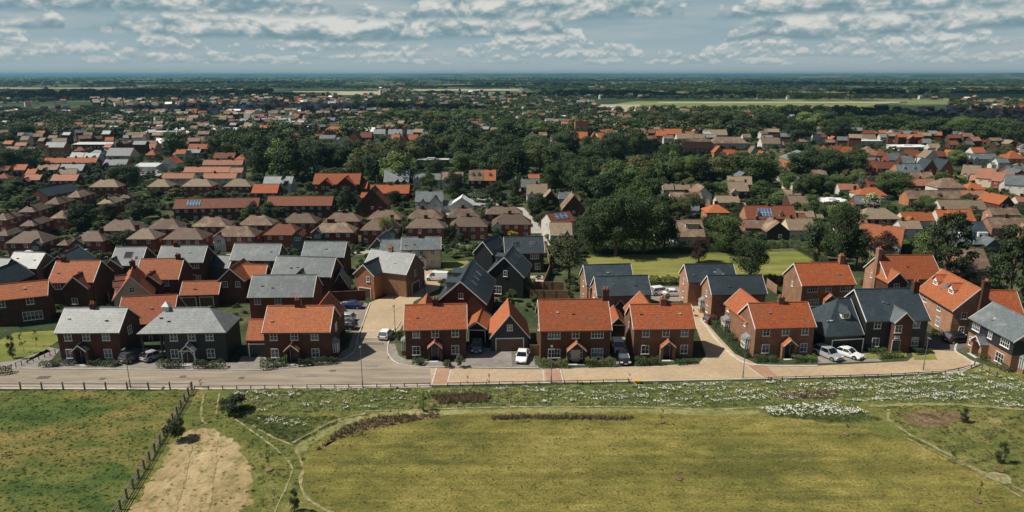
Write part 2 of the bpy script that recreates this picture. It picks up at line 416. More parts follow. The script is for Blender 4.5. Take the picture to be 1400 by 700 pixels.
        if barge and not s.far:
            bb = MB(); Y = w/2+.25; yy = sorted((ya+sg*.2, ya+sg*.26))
            bb.prism([(t-Y, r.ze-.2), (t-Y, r.ze+.02), (t, r.zr+.02), (t+Y, r.ze+.02), (t+Y, r.ze-.2), (t, r.zr-.2)], 'y', *yy)
            bb.build('bargeboard', 'white_paint', ro)
        return ya
    def sidewing(s, side, L, D, e, pitch, yc=0, roof=None, wall=None, hip=0):
        """lower range continuing the ridge line to the left/right"""
        t = math.tan(R(pitch)); sg = -1 if side == 'L' else 1; c = sg*(s.L/2+L/2)
        b = wall_prism(L, D, e, t, 1, 1); b.v = [(x+c+sg*-.003, y+yc, z) for x, y, z in b.v]; b.build('wing_wall', wall or s.wall, s.root)
        r = roof_shell(L, D, e, t, 0, 0, oh=.25, ov=.02); r.v = [(x+c+sg*.05, y+yc, z) for x, y, z in r.v]; r.build('wing_roof', roof or s.roof, s.root)
        return c, yc-D/2
    def dormer(s, x, yf, w=1.5, h=1.3, pitch=48, roof=None, wall='white_paint', gable=True):
        """dormer standing on the front slope, face at local y=yf"""
        z0 = s.zr-abs(yf)*s.t-.1; t = math.tan(R(pitch)); e = z0+h
        yb = -max(0.0, (s.zr-(e+w/2*t if gable else e+.25)))/s.t-.0
        b = MB(); pts = [(x-w/2, z0-.3), (x+w/2, z0-.3), (x+w/2, e)]+([(x, e+w/2*t)] if gable else [])+[(x-w/2, e)]
        b.prism(pts, 'y', yf, yb+.1); d = b.build('dormer', wall, s.root)
        if gable:
            r = roof_shell(abs(yf-yb)+.3, w, e, t, oh=.15, ov=.1, th=.1); r.v = [(y_+x, x_+(yf+yb)/2, z) for x_, y_, z in r.v]
        else: r = MB().box(x-w/2-.15, x+w/2+.15, yf-.2, yb+.3, e, e+.14)
        r.build('dormer_roof', roof or s.roof, s.root)
        s.win('F', x, z0+h*.52, w*.72, h*.72, 2 if w < 2.4 else 4, 2, y=yf)
    def sidedormer(s, sx, y, **k): pass
    def skylight(s, x, yf, w=.8, h=1.2, side=-1, m='window_glass'):
        a = math.atan(s.t); z = s.zr-abs(yf)*s.t
        o = MB().box(-w/2-.06, w/2+.06, -h/2-.06, h/2+.06, 0, .06, 0).box(-w/2, w/2, -h/2, h/2, .06, .075, 1).build('skylight', ['lead', m], s.roofob, (x, side*abs(yf), z+.01))
        o.rotation_euler = (a*(-side), 0, 0)
    def solar(s, x, yf, w, h):
        a = math.atan(s.t); z = s.zr-abs(yf)*s.t
        o = MB().box(-w/2, w/2, -h/2, h/2, .03, .09).build('solar_panel', 'solar', s.roofob, (x, -abs(yf), z+.02)); o.rotation_euler = (a, 0, 0)
    def bay(s, face, t, w=1.8, d=.8, h=2.4):
        loc, rz = s._face(face, t, 0, off=0.003)
        b = MB().prism([(-w/2, 0), (-w/2+.25, -d), (w/2-.25, -d), (w/2, 0)], 'z', 0, .75).build('bay_window', s.wall if s.wall != 'black_board' else 'white_paint', s.root, loc); b.rotation_euler[2] = rz
        g = MB().prism([(-w/2+.04, 0), (-w/2+.28, -d+.04), (w/2-.28, -d+.04), (w/2-.04, 0)], 'z', .75, h).build('pane', 'window_glass', b)
        f = MB()
        for x in (-w/2+.3, -w/6+.05, w/6-.05, w/2-.3): f.box(x-.05, x+.05, -d-.0, -d+.05, .76, h)
        for z in (.76, 1.5, h-.1): f.box(-w/2+.26, w/2-.26, -d-.02, -d+.05, z, z+.09)
        for q in (-1, 1):
            for k in range(3):
                y = -d*.15-d*k*.38; xx = q*(w/2-.02-.25*(abs(y)/d)); f.box(xx-.05, xx+.05, y-.05, y+.05, .76, h)
        f.build('frame', 'white_paint', b)
        r = MB().add([(-w/2-.1, 0, h), (-w/2+.18, -d-.12, h), (w/2-.18, -d-.12, h), (w/2+.1, 0, h), (-w/2+.1, 0, h+.55), (w/2-.1, 0, h+.55)],
                     [(0, 1, 4), (1, 2, 5, 4), (2, 3, 5), (0, 3, 2, 1), (0, 4, 5, 3)])
        r.build('bay_roof', 'pale_slate', b)

FOOT, NICK = [], []
def solve(f, a, b):
    fa = f(a)
    for _ in range(40):
        m_ = (a+b)/2; fm = f(m_)
        if (fm > 0) == (fa > 0): a, fa = m_, fm
        else: b = m_
    return (a+b)/2
def HF(eL, eR, ry, e=5.0, pitch=40, oh=.3, ov=.2, Dmin=4.0, Dmax=14, D=None, hl=0, hr=0, **k):
    """ridge parallel to the front eave seen from eL to eR (photo pixels), ridge seen at row ry (at the middle)"""
    t = math.tan(R(pitch)); ze = e+.12-oh*t
    A, B = W(*eL, ze), W(*eR, ze); u = (B-A); full = u.length; u.normalize(); n = Vector((-u.y, u.x, 0)); mid = (A+B)/2
    if D is None:
        D = solve(lambda d: P(mid+n*(d/2+oh)+Vector((0, 0, (d/2+oh)*t)))[1]-ry, Dmin, Dmax)
    L = full-(oh if hl else ov)-(oh if hr else ov); c = mid+n*(oh+D/2)
    return House((c.x, c.y), math.atan2(u.y, u.x), L, D, e, pitch, hl=hl, hr=hr, oh=oh, ov=ov, **k)
def HG(eL, eR, ln, e=5.0, ay=None, pitch=45, oh=.3, ov=.2, hf=0, hb=0, **k):
    """gable (or hip) end faces the front: ridge runs away from eL-eR; ay: photo row of the front apex"""
    A0, B0 = W(*eL, e-.1), W(*eR, e-.1)
    if ay is not None and not hf:
        mid = (A0+B0)/2; hw = (B0-A0).length/2
        pitch = solve(lambda p: P(mid+Vector((0, 0, hw*math.tan(R(p)))))[1]-ay, 15, 65)
    t = math.tan(R(pitch)); ze = e+.12-oh*t
    A, B = W(*eL, ze), W(*eR, ze); u = B-A; w = u.length-2*oh; u.normalize(); n = Vector((-u.y, u.x, 0)); mid = (A+B)/2
    c = mid+n*((oh if hf else ov)+ln/2)
    # local x axis = ridge direction: point it away from the camera, so local -y faces right; local -x end is the visible gable
    return House((c.x, c.y), math.atan2(n.y, n.x), ln, w, e, pitch, hl=hf, hr=hb, oh=oh, ov=ov, **k)
# ---------------------------------------------------------------- vegetation
def leaf_faces(b, centres, size, r, mi=0, up=.3):
    """one small bent leaf clump (quad) per centre, roughly facing outward"""
    for c, nrm in centres:
        n = (Vector(nrm)+Vector((r.gauss(0, .3), r.gauss(0, .3), r.gauss(up, .3)))).normalized()
        u = n.orthogonal().normalized(); a = r.random()*math.tau; v = n.cross(u)
        u, v = u*math.cos(a)+v*math.sin(a), v*math.cos(a)-u*math.sin(a)
        s = size*r.uniform(.6, 1.35); c = Vector(c); k = n*s*.25
        b.add([c-u*s*.5-k, c-v*s*.32, c+u*s*.5-k, c+v*s*.32+k], [(0, 1, 2, 3)], mi)
def sph(r):
    z = r.uniform(-1, 1); a = r.random()*math.tau; q = math.sqrt(1-z*z); return Vector((q*math.cos(a), q*math.sin(a), z))
def crown(seed, shape='round', nl=26, nleaf=4200, size=.045, base=.22):
    """unit tree: height 1, crown radius about .5; lobes covered with leaf clumps, gaps between them"""
    r = random.Random(seed); b = MB(); lobes = []
    for i in range(nl):
        if shape == 'round':
            d = sph(r); h = (base+1)/2; rr = r.uniform(.55, 1.08)
            c = Vector((d.x*.36*rr, d.y*.36*rr, h+d.z*(1-base)*.36*rr)); q = r.uniform(.12, .21) if nl < 40 else r.uniform(.10, .17)
            c.z = max(c.z, base+q*.6)
        elif shape == 'cone':
            z = base+(1-base)*(i/nl)**.85*.93; a = r.random()*math.tau; w = .40*(1-(z-base)/(1-base))**.8
            c = Vector((math.cos(a)*w*r.uniform(.3, 1), math.sin(a)*w*r.uniform(.3, 1), z)); q = .05+.16*(1-z)
        elif shape == 'tier':
            z = base+(1-base)*(i+.5)/nl*.95; a = i*2.4; w = .42*(1-((z-base)/(1-base))**2.2)**.6
            c = Vector((math.cos(a)*w*r.uniform(.5, 1), math.sin(a)*w*r.uniform(.5, 1), z)); q = r.uniform(.08, .13)
        else:  # column
            z = base+(1-base)*r.random()*.9; a = r.random()*math.tau; w = .26*math.sin(math.pi*min(.98, .15+(z-base)/(1-base)*.85))
            c = Vector((math.cos(a)*w, math.sin(a)*w, z)); q = r.uniform(.09, .15)
        lobes.append((c, q))
    tot = sum(q*q for c, q in lobes)
    for c, q in lobes:
        fl = .55 if shape in ('tier', 'cone') else .8
        cs = []
        for _ in range(int(nleaf*q*q/tot)):
            d = sph(r)
            if d.z < -.3 and r.random() < .5: d.z = -d.z
            k = q*(r.random()**.35)*(1.25 if r.random() < .12 else 1)
            cs.append((c+Vector((d.x*k, d.y*k, d.z*k*fl)), d))
        leaf_faces(b, cs, size, r)
    me = b.mesh('crown', ['leaf_mid']); return me
def trunk_mesh(seed, base=.3, th=.035, limbs=6):
    r = random.Random(seed); b = MB()
    b.bar((0, 0, -.01), (0, 0, base*1.1), th, 7, th*.7)
    b.bar((0, 0, base*1.1), (r.uniform(-.04, .04), r.uniform(-.04, .04), .75), th*.7, 6, th*.2)
    for i in range(limbs):
        a = i*2.4+r.random(); z = base+.04*i; l = r.uniform(.2, .33)
        b.bar((0, 0, z), (math.cos(a)*l, math.sin(a)*l, z+r.uniform(.18, .32)), th*.4, 5, th*.12)
    return b.mesh('trunk', ['bark'])
CR = {}
def variants(kind_, n, **k): CR[kind_] = [crown(100+i+hash(kind_) % 1 + len(kind_)*7, **k) for i in range(n)]
variants('round', 5, nl=26, nleaf=5200, base=.08); variants('big', 3, nl=60, nleaf=10500, size=.030, base=.07)
variants('cone', 2, shape='cone', nl=60, nleaf=4500, size=.04, base=.08)
variants('tier', 2, shape='tier', nl=40, nleaf=5200, size=.04, base=.05)
variants('column', 2, shape='column', nl=24, nleaf=2600, size=.04, base=.1)
variants('bush', 3, nl=16, nleaf=1700, size=.075, base=0.0)
variants('open', 2, nl=18, nleaf=1500, size=.045, base=.28)
variants('sapling', 2, shape='column', nl=9, nleaf=160, size=.075, base=.35)
TR = [trunk_mesh(i) for i in range(3)]; TRS = trunk_mesh(9, .4, .014, 3)
LM = {}
def cr_mesh(kind_, leaf, i):
    ms = CR[kind_]; i %= len(ms); k = (kind_, leaf, i)
    if k not in LM:
        me = ms[i].copy(); me.materials.clear(); me.materials.append(M[leaf]); LM[k] = me
    return LM[k]
def tree(x, y, h, w, kind_='round', leaf='leaf_dark', label=None, cat='tree', group=None, name='broadleaf_tree', rz=None, z=0):
    s = rnd.randrange(99)
    t = link(name, None, None, (x, y, z), rnd.random()*6.28 if rz is None else rz, (w, w, h))
    tag(t, label or '', cat, group)
    link('crown', cr_mesh(kind_, leaf, s), t)
    if kind_ != 'bush': link('trunk', TRS if kind_ == 'sapling' else TR[s % 3], t)
    return t
def ptree(px, py, hp, wp, kind_='round', leaf='leaf_dark', **k):
    """tree whose base stands at photo point (px,py), hp x wp photo pixels large"""
    g = W(px, py); q = ppm(py)
    dep = math.atan2(H0, g.y)
    h = hp/q*1.06
    return tree(g.x, g.y, h, wp/q*(1.22 if kind_ in ('round', 'big') else 1.35 if kind_ == 'tier' else 1.08), kind_, leaf, **k)
TREES = []          # (object, px, py, zone)

def hedge(x0, y0, x1, y1, w=.9, h=1.0, leaf='leaf_dark', label='', name='hedge', group=None, cat='hedge', size=.17, dens=95, seed=0):
    r = random.Random(int(x0*13+y0*7+seed)); b = MB(); d = Vector((x1-x0, y1-y0, 0)); ln = d.length; d.normalize(); n = Vector((-d.y, d.x, 0))
    cs = []
    for _ in range(int(dens*ln*(w+2*h))):
        s = r.random()*ln; a = r.uniform(0, w+2*h); wob = 1+.16*math.sin(s*2.1+seed)+.12*math.sin(s*5.3)
        if a < h: c = (-w/2*wob, a*wob); nn = -n
        elif a < h+w: c = (a-h-w/2, h*wob); nn = Vector((0, 0, 1))
        else: c = (w/2*wob, (a-h-w)*wob); nn = n
        c = (c[0]+r.gauss(0, .06), c[1]+r.gauss(0, .06))
        cs.append((Vector((s-ln/2, c[0], max(.02, c[1]))), Vector((nn.dot(d), nn.dot(n), nn.z))))
    leaf_faces(b, cs, size, r)
    core = MB()
    o = b.build(name, leaf, None, ((x0+x1)/2, (y0+y1)/2, 0)); o.rotation_euler[2] = math.atan2(d.y, d.x)
    return tag(o, label, cat, group)
def phedge(p0, p1, **k):
    a, b = W(*p0), W(*p1); return hedge(a.x, a.y, b.x, b.y, **k)

def scatter(name, protos, pts, kind_='stuff', label=None):
    """one object: points carrying rotation, scale and variant; geometry nodes put the plants on them"""
    coll = bpy.data.collections.new(name+'_source')
    for i, me in enumerate(protos):
        o = bpy.data.objects.new('%s_%02d' % ('source', i), me); coll.objects.link(o)
    me = bpy.data.meshes.new(name); me.from_pydata([p[0] for p in pts], [], [])
    for an, ty, ix in (('sc', 'FLOAT_VECTOR', 1), ('rz', 'FLOAT', 2), ('vi', 'INT', 3)):
        at = me.attributes.new(an, ty, 'POINT')
        if ty == 'FLOAT_VECTOR': at.data.foreach_set('vector', [c for p in pts for c in p[1]])
        else: at.data.foreach_set('value', [p[ix] for p in pts])
    ob = bpy.data.objects.new(name, me); COL.objects.link(ob); ob['kind'] = kind_
    if label: ob['label'] = label
    ng = bpy.data.node_groups.new(name, 'GeometryNodeTree')
    ng.interface.new_socket('Geometry', in_out='INPUT', socket_type='NodeSocketGeometry'); ng.interface.new_socket('Geometry', in_out='OUTPUT', socket_type='NodeSocketGeometry')
    gi, go = ng.nodes.new('NodeGroupInput'), ng.nodes.new('NodeGroupOutput')
    ci = ng.nodes.new('GeometryNodeCollectionInfo'); ci.inputs[0].default_value = coll; ci.inputs['Separate Children'].default_value = True; ci.inputs['Reset Children'].default_value = True
    ip = ng.nodes.new('GeometryNodeInstanceOnPoints'); ip.inputs['Pick Instance'].default_value = True
    def attr(nm, ty):
        a = ng.nodes.new('GeometryNodeInputNamedAttribute'); a.data_type = ty; a.inputs[0].default_value = nm; return a.outputs[0]
    cx = ng.nodes.new('ShaderNodeCombineXYZ')
    ng.links.new(attr('rz', 'FLOAT'), cx.inputs[2]); ng.links.new(cx.outputs[0], ip.inputs['Rotation'])
    ng.links.new(attr('sc', 'FLOAT_VECTOR'), ip.inputs['Scale']); ng.links.new(attr('vi', 'INT'), ip.inputs['Instance Index'])
    ng.links.new(gi.outputs[0], ip.inputs['Points']); ng.links.new(ci.outputs[0], ip.inputs['Instance']); ng.links.new(ip.outputs[0], go.inputs[0])
    md = ob.modifiers.new('scatter', 'NODES'); md.node_group = ng
    return ob

# ---------------------------------------------------------------- vehicles
def loft(b, secs, mi=0, cap=True):
    """secs: list of (x, [(y,z)...]) closed rings of equal length"""
    n = len(secs[0][1]); vs = [(x, y, z) for x, ring in secs for y, z in ring]
    fs = [(i*n+j, i*n+(j+1) % n, (i+1)*n+(j+1) % n, (i+1)*n+j) for i in range(len(secs)-1) for j in range(n)]
    if cap: fs += [tuple(range(n-1, -1, -1)), tuple(range((len(secs)-1)*n, len(secs)*n))]
    return b.add(vs, fs, mi)
def car_meshes(kind_):
    """front at +x"""
    if kind_ in CARS: return CARS[kind_]
    L, Wd, belt, top = dict(hatch=(4.0, 1.78, .93, 1.46), saloon=(4.55, 1.82, .90, 1.42), suv=(4.6, 1.9, 1.05, 1.70), van=(5.0, 1.95, 1.15, 1.95))[kind_]
    hw = Wd/2; x0, x1 = -L/2, L/2; g = .22
    def ring(w, zb, zt):
        return [(-w*.94, zb), (-w, zb+.14), (-w*1.0, (zb+zt)/2), (-w*.94, zt-.04), (-w*.82, zt), (w*.82, zt), (w*.94, zt-.04), (w*1.0, (zb+zt)/2), (w, zb+.14), (w*.94, zb)]
    hood = belt-.06 if kind_ != 'van' else belt-.1
    prof = [(x0, .90, .40, belt-.16), (x0+.10, .97, g+.06, belt-.02), (x0+.45, 1, g, belt+.02), (x0+1.2, 1, g, belt+.01), (0, 1, g, belt), (x1-1.35, 1, g, hood+.03), (x1-.8, .99, g, hood-.05), (x1-.25, .95, g+.02, hood-.17), (x1-.05, .88, g+.10, hood-.28), (x1, .80, .36, hood-.36)]
    body = MB(); loft(body, [(x, ring(hw*w, zb, zt)) for x, w, zb, zt in prof])
    # cabin: roof skin plus pillars, glass inside
    if kind_ == 'saloon': rs, fs_, a0, a1 = x0+.62, x1-1.25, x0+1.25, x1-2.0
    elif kind_ == 'van': rs, fs_, a0, a1 = x0+.04, x1-.75, x0+.18, x1-1.5
    else: rs, fs_, a0, a1 = x0+.06, x1-1.15, x0+.55, x1-1.85
    wb, wt = hw*.93, hw*.76; b0 = belt-.04
    def quad(k, zt, ins):   # frustum
        return [(rs+ins, -wb+ins, b0), (fs_-ins, -wb+ins, b0), (fs_-ins, wb-ins, b0), (rs+ins, wb-ins, b0), (a0, -wt, zt), (a1, -wt, zt), (a1, wt, zt), (a0, wt, zt)]
    gl = MB().add(quad(0, top-.05, .02), [(0, 3, 2, 1), (4, 5, 6, 7), (0, 1, 5, 4), (1, 2, 6, 5), (2, 3, 7, 6), (3, 0, 4, 7)])
    roof = MB(); m_ = (a0+a1)/2
    loft(roof, [(a0-.06, [(-wt*.96, top-.09), (-wt*.9, top-.035), (wt*.9, top-.035), (wt*.96, top-.09)]), (a0+.15, [(-wt-.03, top-.09), (-wt*.88, top), (wt*.88, top), (wt+.03, top-.09)]), (m_, [(-wt-.04, top-.08), (-wt*.88, top+.02), (wt*.88, top+.02), (wt+.04, top-.08)]), (a1-.1, [(-wt-.03, top-.09), (-wt*.88, top-.01), (wt*.88, top-.01), (wt+.03, top-.09)]), (a1+.05, [(-wt*.96, top-.11), (-wt*.9, top-.07), (wt*.9, top-.07), (wt*.96, top-.11)])])
    for q in (-1, 1):
        for xa, xb in ((rs+.02, a0), (fs_-.02, a1)): roof.bar((xa, q*(wb-.01), b0), (xb, q*wt, top-.06), .045, 5)
        if kind_ != 'van': roof.bar(((rs+fs_)/2-.1, q*(wb+.005), b0), ((a0+a1)/2, q*(wt+.01), top-.07), .035, 4)
        roof.box(fs_-.45, fs_-.30, q*(hw+.01)-.09, q*(hw+.01)+.09, belt+.0, belt+.13)
    if kind_ == 'van':
        for q in (-1, 1): roof.add([(rs+.03, q*wb, b0), (.3, q*wb, b0), (.3, q*(wt+.02), top-.07), (a0+.02, q*(wt+.02), top-.07)], [(0, 1, 2, 3)])
    tyre = MB().bar((0, -.11, 0), (0, .11, 0), .32, 16).mesh('tyre', ['tyre']); rim = MB().bar((0, -.12, 0), (0, .12, 0), .19, 10)
    rim = rim.mesh('rim', ['rim'])
    zl = hood-.25
    hl = MB().box(-.14, .10, -.19, .19, -.07, .07).mesh('headlight', ['lens']); tl = MB().box(-.07, .10, -.15, .15, -.11, .11).mesh('tail_light', ['tail_red'])
    arch = MB()
    for x in (x0+.78, x1-.82):
        for q in (-1, 1): arch.bar((x, q*(hw-.14), .33), (x, q*(hw+.004), .33), .40, 14)
    gr = MB().box(x1-.02, x1+.02, -.45, .45, zl-.22, zl-.08).box(x1-.03, x1+.03, -.26, .26, .38, .48)
    CARS[kind_] = dict(body=body, glass=gl.mesh('glass', ['car_glass']), roof=roof, tyre=tyre, rim=rim, hl=hl, tl=tl, arch=arch.mesh('wheel_arch', ['tyre']), grille=gr.mesh('grille', ['tyre']), plate=MB().box(-.02, .02, -.26, .26, -.055, .055).mesh('number_plate', ['plate_white']),
        wx=(x0+.78, x1-.82), hw=hw, L=L, x1=x1, x0=x0, zl=zl, cache={})
    return CARS[kind_]
CARS = {}
def car(px, py, rot, kind_='hatch', colour='white', label='', z=0, xy=None, scale=1):
    c = car_meshes(kind_)
    g = W(px, py) if xy is None else Vector(xy)
    o = link('parked_car' if kind_ != 'van' else 'parked_van', None, None, (g.x, g.y, z+.012), R(rot), (scale,)*3); tag(o, label, 'car' if kind_ != 'van' else 'van')
    if colour not in c['cache']:
        c['cache'][colour] = (c['body'].mesh('body', ['car_'+colour]), c['roof'].mesh('roof', ['car_'+colour]))
        for me in c['cache'][colour]:
            for p in me.polygons: p.use_smooth = False
    bo = link('body', c['cache'][colour][0], o); link('roof', c['cache'][colour][1], o); link('windows', c['glass'], o).name = 'glass'
    link('wheel_arch', c['arch'], bo); link('grille', c['grille'], bo); link('number_plate', c['plate'], bo, (c['x1']+.03, 0, .43)); link('number_plate', c['plate'], bo, (c['x0']-.0, 0, .55))
    for x in c['wx']:
        for q in (-1, 1):
            w = link('wheel', None, o, (x, q*(c['hw']-.10), .32)); link('tyre', c['tyre'], w); link('rim', c['rim'], w)
    for q in (-1, 1):
        link('headlight', c['hl'], o, (c['x1']-.09, q*(c['hw']*.70), c['zl'])); link('tail_light', c['tl'], o, (c['x0']+.04, q*(c['hw']*.74), c['zl']+.12))
    return o
# ---------------------------------------------------------------- ground sheets
def gmat(name, stops, s1=.05, s2=.6, s3=5., fine=.35, rough=.95, bumps=.3, stretch=(1, 1, 1), spots=None, lines=0):
    """ground cover: broad patches through a ramp, mid mottling, fine grain"""
    m, nt, b = nodes(name); g = N(nt, 'ShaderNodeNewGeometry')
    mp = N(nt, 'ShaderNodeMapping'); mp.inputs['Scale'].default_value = stretch; nt.links.new(g.outputs['Position'], mp.inputs[0]); v = mp.outputs[0]
    e_ = noise(nt, g.outputs['Position'], s3*2.7, 3, .8)
    a = noise(nt, v, s1, 6, .62, dist=.6); c = noise(nt, v, s2, 6, .68); d = noise(nt, g.outputs['Position'], s3, 4, .75)
    k = math_(nt, 'ADD', math_(nt, 'MULTIPLY', a, .65), math_(nt, 'MULTIPLY', c, .35))
    col = ramp(nt, maprange(nt, k, .32, .68), stops)
    f = math_(nt, 'MULTIPLY', math_(nt, 'MULTIPLY', maprange(nt, d, .3, .7, 1-fine, 1+fine), maprange(nt, e_, .3, .7, 1-fine*.9, 1+fine*.9)), maprange(nt, c, .3, .7, .82, 1.18))
    sc = N(nt, 'ShaderNodeVectorMath', operation='SCALE'); nt.links.new(col, sc.inputs[0]); nt.links.new(f, sc.inputs['Scale'])
    out = sc.outputs[0]
    if lines:
        ml = N(nt, 'ShaderNodeMapping'); ml.inputs['Scale'].default_value = (.012, .8, 1); ml.inputs['Rotation'].default_value = (0, 0, R(2)); nt.links.new(g.outputs['Position'], ml.inputs[0])
        s2 = N(nt, 'ShaderNodeVectorMath', operation='SCALE'); nt.links.new(out, s2.inputs[0]); nt.links.new(maprange(nt, noise(nt, ml.outputs[0], 1.0, 3, .6), .3, .7, 1-lines, 1+lines), s2.inputs['Scale']); out = s2.outputs[0]
    if spots:
        sn = noise(nt, g.outputs['Position'], spots[1], 5, .75)
        out = mixc(nt, maprange(nt, sn, spots[2], spots[3]), out, spots[0])
    nt.links.new(out, b.inputs['Base Color']); b.inputs['Roughness'].default_value = rough; b.inputs['Specular IOR Level'].default_value = .15
    bump(nt, b, math_(nt, 'ADD', d, c), bumps, .25)
    return m
gmat('m_ground', [(0, (.022, .036, .016)), (.4, (.036, .055, .022)), (.65, (.065, .078, .034)), (.88, (.13, .12, .065)), (1, (.20, .18, .12))], .02, .16, 1.4, .4)
gmat('m_far', [(0, (.024, .045, .022)), (.46, (.032, .055, .026)), (.58, (.07, .095, .04)), (.68, (.20, .185, .11)), (.8, (.07, .095, .045)), (1, (.28, .25, .16))], .0035, .012, .08, .3, stretch=(1, .35, 1))
gmat('m_meadow', [(0, (.040, .072, .018)), (.36, (.062, .100, .024)), (.52, (.11, .125, .032)), (.70, (.17, .145, .045)), (1, (.26, .185, .062))], .085, .38, 3.2, .45, bumps=.6, stretch=(.55, 1, 1))
gmat('m_field', [(0, (.075, .088, .022)), (.3, (.125, .120, .032)), (.5, (.162, .148, .038)), (.75, (.208, .178, .052)), (1, (.27, .225, .085))], .10, .5, 3.4, .5, lines=.22, bumps=.5, stretch=(.6, 1.1, 1), spots=((.05, .065, .018), 1.1, .60, .70))
gmat('m_turf', [(0, (.060, .082, .022)), (.5, (.12, .13, .034)), (1, (.24, .20, .08))], .12, .7, 3.6, .5)
gmat('m_scrub', [(0, (.075, .105, .030)), (.5, (.135, .155, .048)), (.8, (.22, .20, .075)), (1, (.28, .23, .11))], .12, .9, 3.5, .5, bumps=.8)
gmat('m_bare', [(0, (.20, .16, .065)), (.4, (.31, .235, .12)), (1, (.43, .34, .195))], .10, .8, 4.5, .25, spots=((.13, .13, .042), .55, .50, .66), stretch=(1.3, .45, 1))
gmat('m_path', [(0, (.20, .185, .085)), (.5, (.28, .25, .13)), (1, (.38, .34, .20))], .3, 1.4, 5, .3, spots=((.13, .145, .045), .9, .47, .60))
gmat('m_rut', [(0, (.22, .17, .08)), (1, (.32, .245, .125))], .3, 1.4, 5, .3, spots=((.40, .30, .16), .9, .47, .60))
gmat('m_mown', [(0, (.13, .15, .045)), (.5, (.22, .215, .085)), (1, (.32, .30, .14))], .12, .9, 4, .3)
gmat('m_park', [(0, (.085, .125, .028)), (.45, (.155, .17, .042)), (1, (.29, .255, .08))], .035, .2, 2.2, .25, stretch=(.35, 1.3, 1))
gmat('m_mulch', [(0, (.09, .062, .035)), (.5, (.165, .115, .065)), (1, (.26, .19, .12))], .5, 2, 7, .4, spots=((.07, .09, .03), .8, .58, .66))
gmat('m_airfield', [(0, (.10, .135, .05)), (.5, (.17, .20, .08)), (1, (.27, .27, .13))], .006, .03, .3, .2, stretch=(.4, 1.5, 1))
gmat('m_stubble', [(0, (.30, .28, .18)), (1, (.42, .38, .26))], .01, .05, .4, .15)
gmat('m_tarmac', [(0, (.19, .162, .125)), (.5, (.27, .23, .178)), (1, (.34, .29, .225))], .10, .55, 7, .16, rough=.9, bumps=.1, stretch=(.22, 1.6, 1))
gmat('m_dark_tarmac', [(0, (.10, .095, .088)), (1, (.16, .15, .14))], .08, .7, 7, .12, rough=.9, bumps=.1)
gmat('m_drive', [(0, (.19, .175, .155)), (1, (.27, .25, .22))], .2, .9, 9, .15, rough=.9, bumps=.1)
gmat('m_kerb', [(0, (.42, .40, .35)), (1, (.56, .53, .47))], .4, 1.5, 8, .12, rough=.9, bumps=.1)
gmat('m_pavement', [(0, (.36, .32, .26)), (1, (.48, .43, .36))], .3, 1.2, 8, .12, rough=.9, bumps=.1)
gmat('m_far_road', [(0, (.30, .29, .26)), (1, (.42, .40, .36))], .1, .5, 3, .1)
def pavers(name, c1, c2):
    m, nt, b = nodes(name); g = N(nt, 'ShaderNodeNewGeometry')
    mp = N(nt, 'ShaderNodeMapping'); mp.inputs['Rotation'].default_value = (0, 0, R(45)); nt.links.new(g.outputs['Position'], mp.inputs[0])
    br = N(nt, 'ShaderNodeTexBrick'); nt.links.new(mp.outputs[0], br.inputs['Vector']); br.inputs['Scale'].default_value = 1
    br.inputs['Color1'].default_value = rgba(c1); br.inputs['Color2'].default_value = rgba(c2); br.inputs['Mortar'].default_value = rgba([x*.6 for x in c2])
    br.inputs['Mortar Size'].default_value = .006; br.inputs['Brick Width'].default_value = .22; br.inputs['Row Height'].default_value = .11
    n1 = noise(nt, g.outputs['Position'], .12, 5, .65); n2 = noise(nt, g.outputs['Position'], 1.3, 4)
    f = math_(nt, 'MULTIPLY', maprange(nt, n1, .3, .7, .82, 1.14), maprange(nt, n2, .3, .7, .9, 1.1))
    s = N(nt, 'ShaderNodeVectorMath', operation='SCALE'); nt.links.new(br.outputs['Color'], s.inputs[0]); nt.links.new(f, s.inputs['Scale'])
    nt.links.new(s.outputs[0], b.inputs['Base Color']); b.inputs['Roughness'].default_value = .85
pavers('m_pavers', (.48, .37, .235), (.40, .295, .185)); pavers('m_red_pavers', (.42, .26, .17), (.34, .20, .13)); pavers('m_pale_pavers', (.44, .37, .27), (.37, .31, .22))

LV = {}
def smooth(pts, it=2):
    for _ in range(it):
        q = []
        for i in range(len(pts)):
            a, b = pts[i], pts[(i+1) % len(pts)]
            q += [((a[0]*3+b[0])/4, (a[1]*3+b[1])/4), ((a[0]+b[0]*3)/4, (a[1]+b[1]*3)/4)]
        pts = q
    return pts
def ragged(w, amp, seed, step=.45):
    r = random.Random(seed); q = []; ph = [r.uniform(0, 6.28) for _ in range(6)]; d = 0
    for i in range(len(w)):
        a, b = Vector(w[i]), Vector(w[(i+1) % len(w)]); l = (b-a).length
        if l < 1e-4: continue
        n = Vector((-(b-a).y, (b-a).x))/l; k = max(1, min(400, int(l/step)))
        for j in range(k):
            s_ = d+l*j/k; o = amp*(.5*math.sin(s_*.35+ph[0])+.4*math.sin(s_*.9+ph[1])+.35*math.sin(s_*2.1+ph[2])+.3*math.sin(s_*4.7+ph[3]))+r.gauss(0, amp*.22)
            p = a.lerp(b, j/k)+n*o; q.append((p.x, p.y))
        d += l
    return q
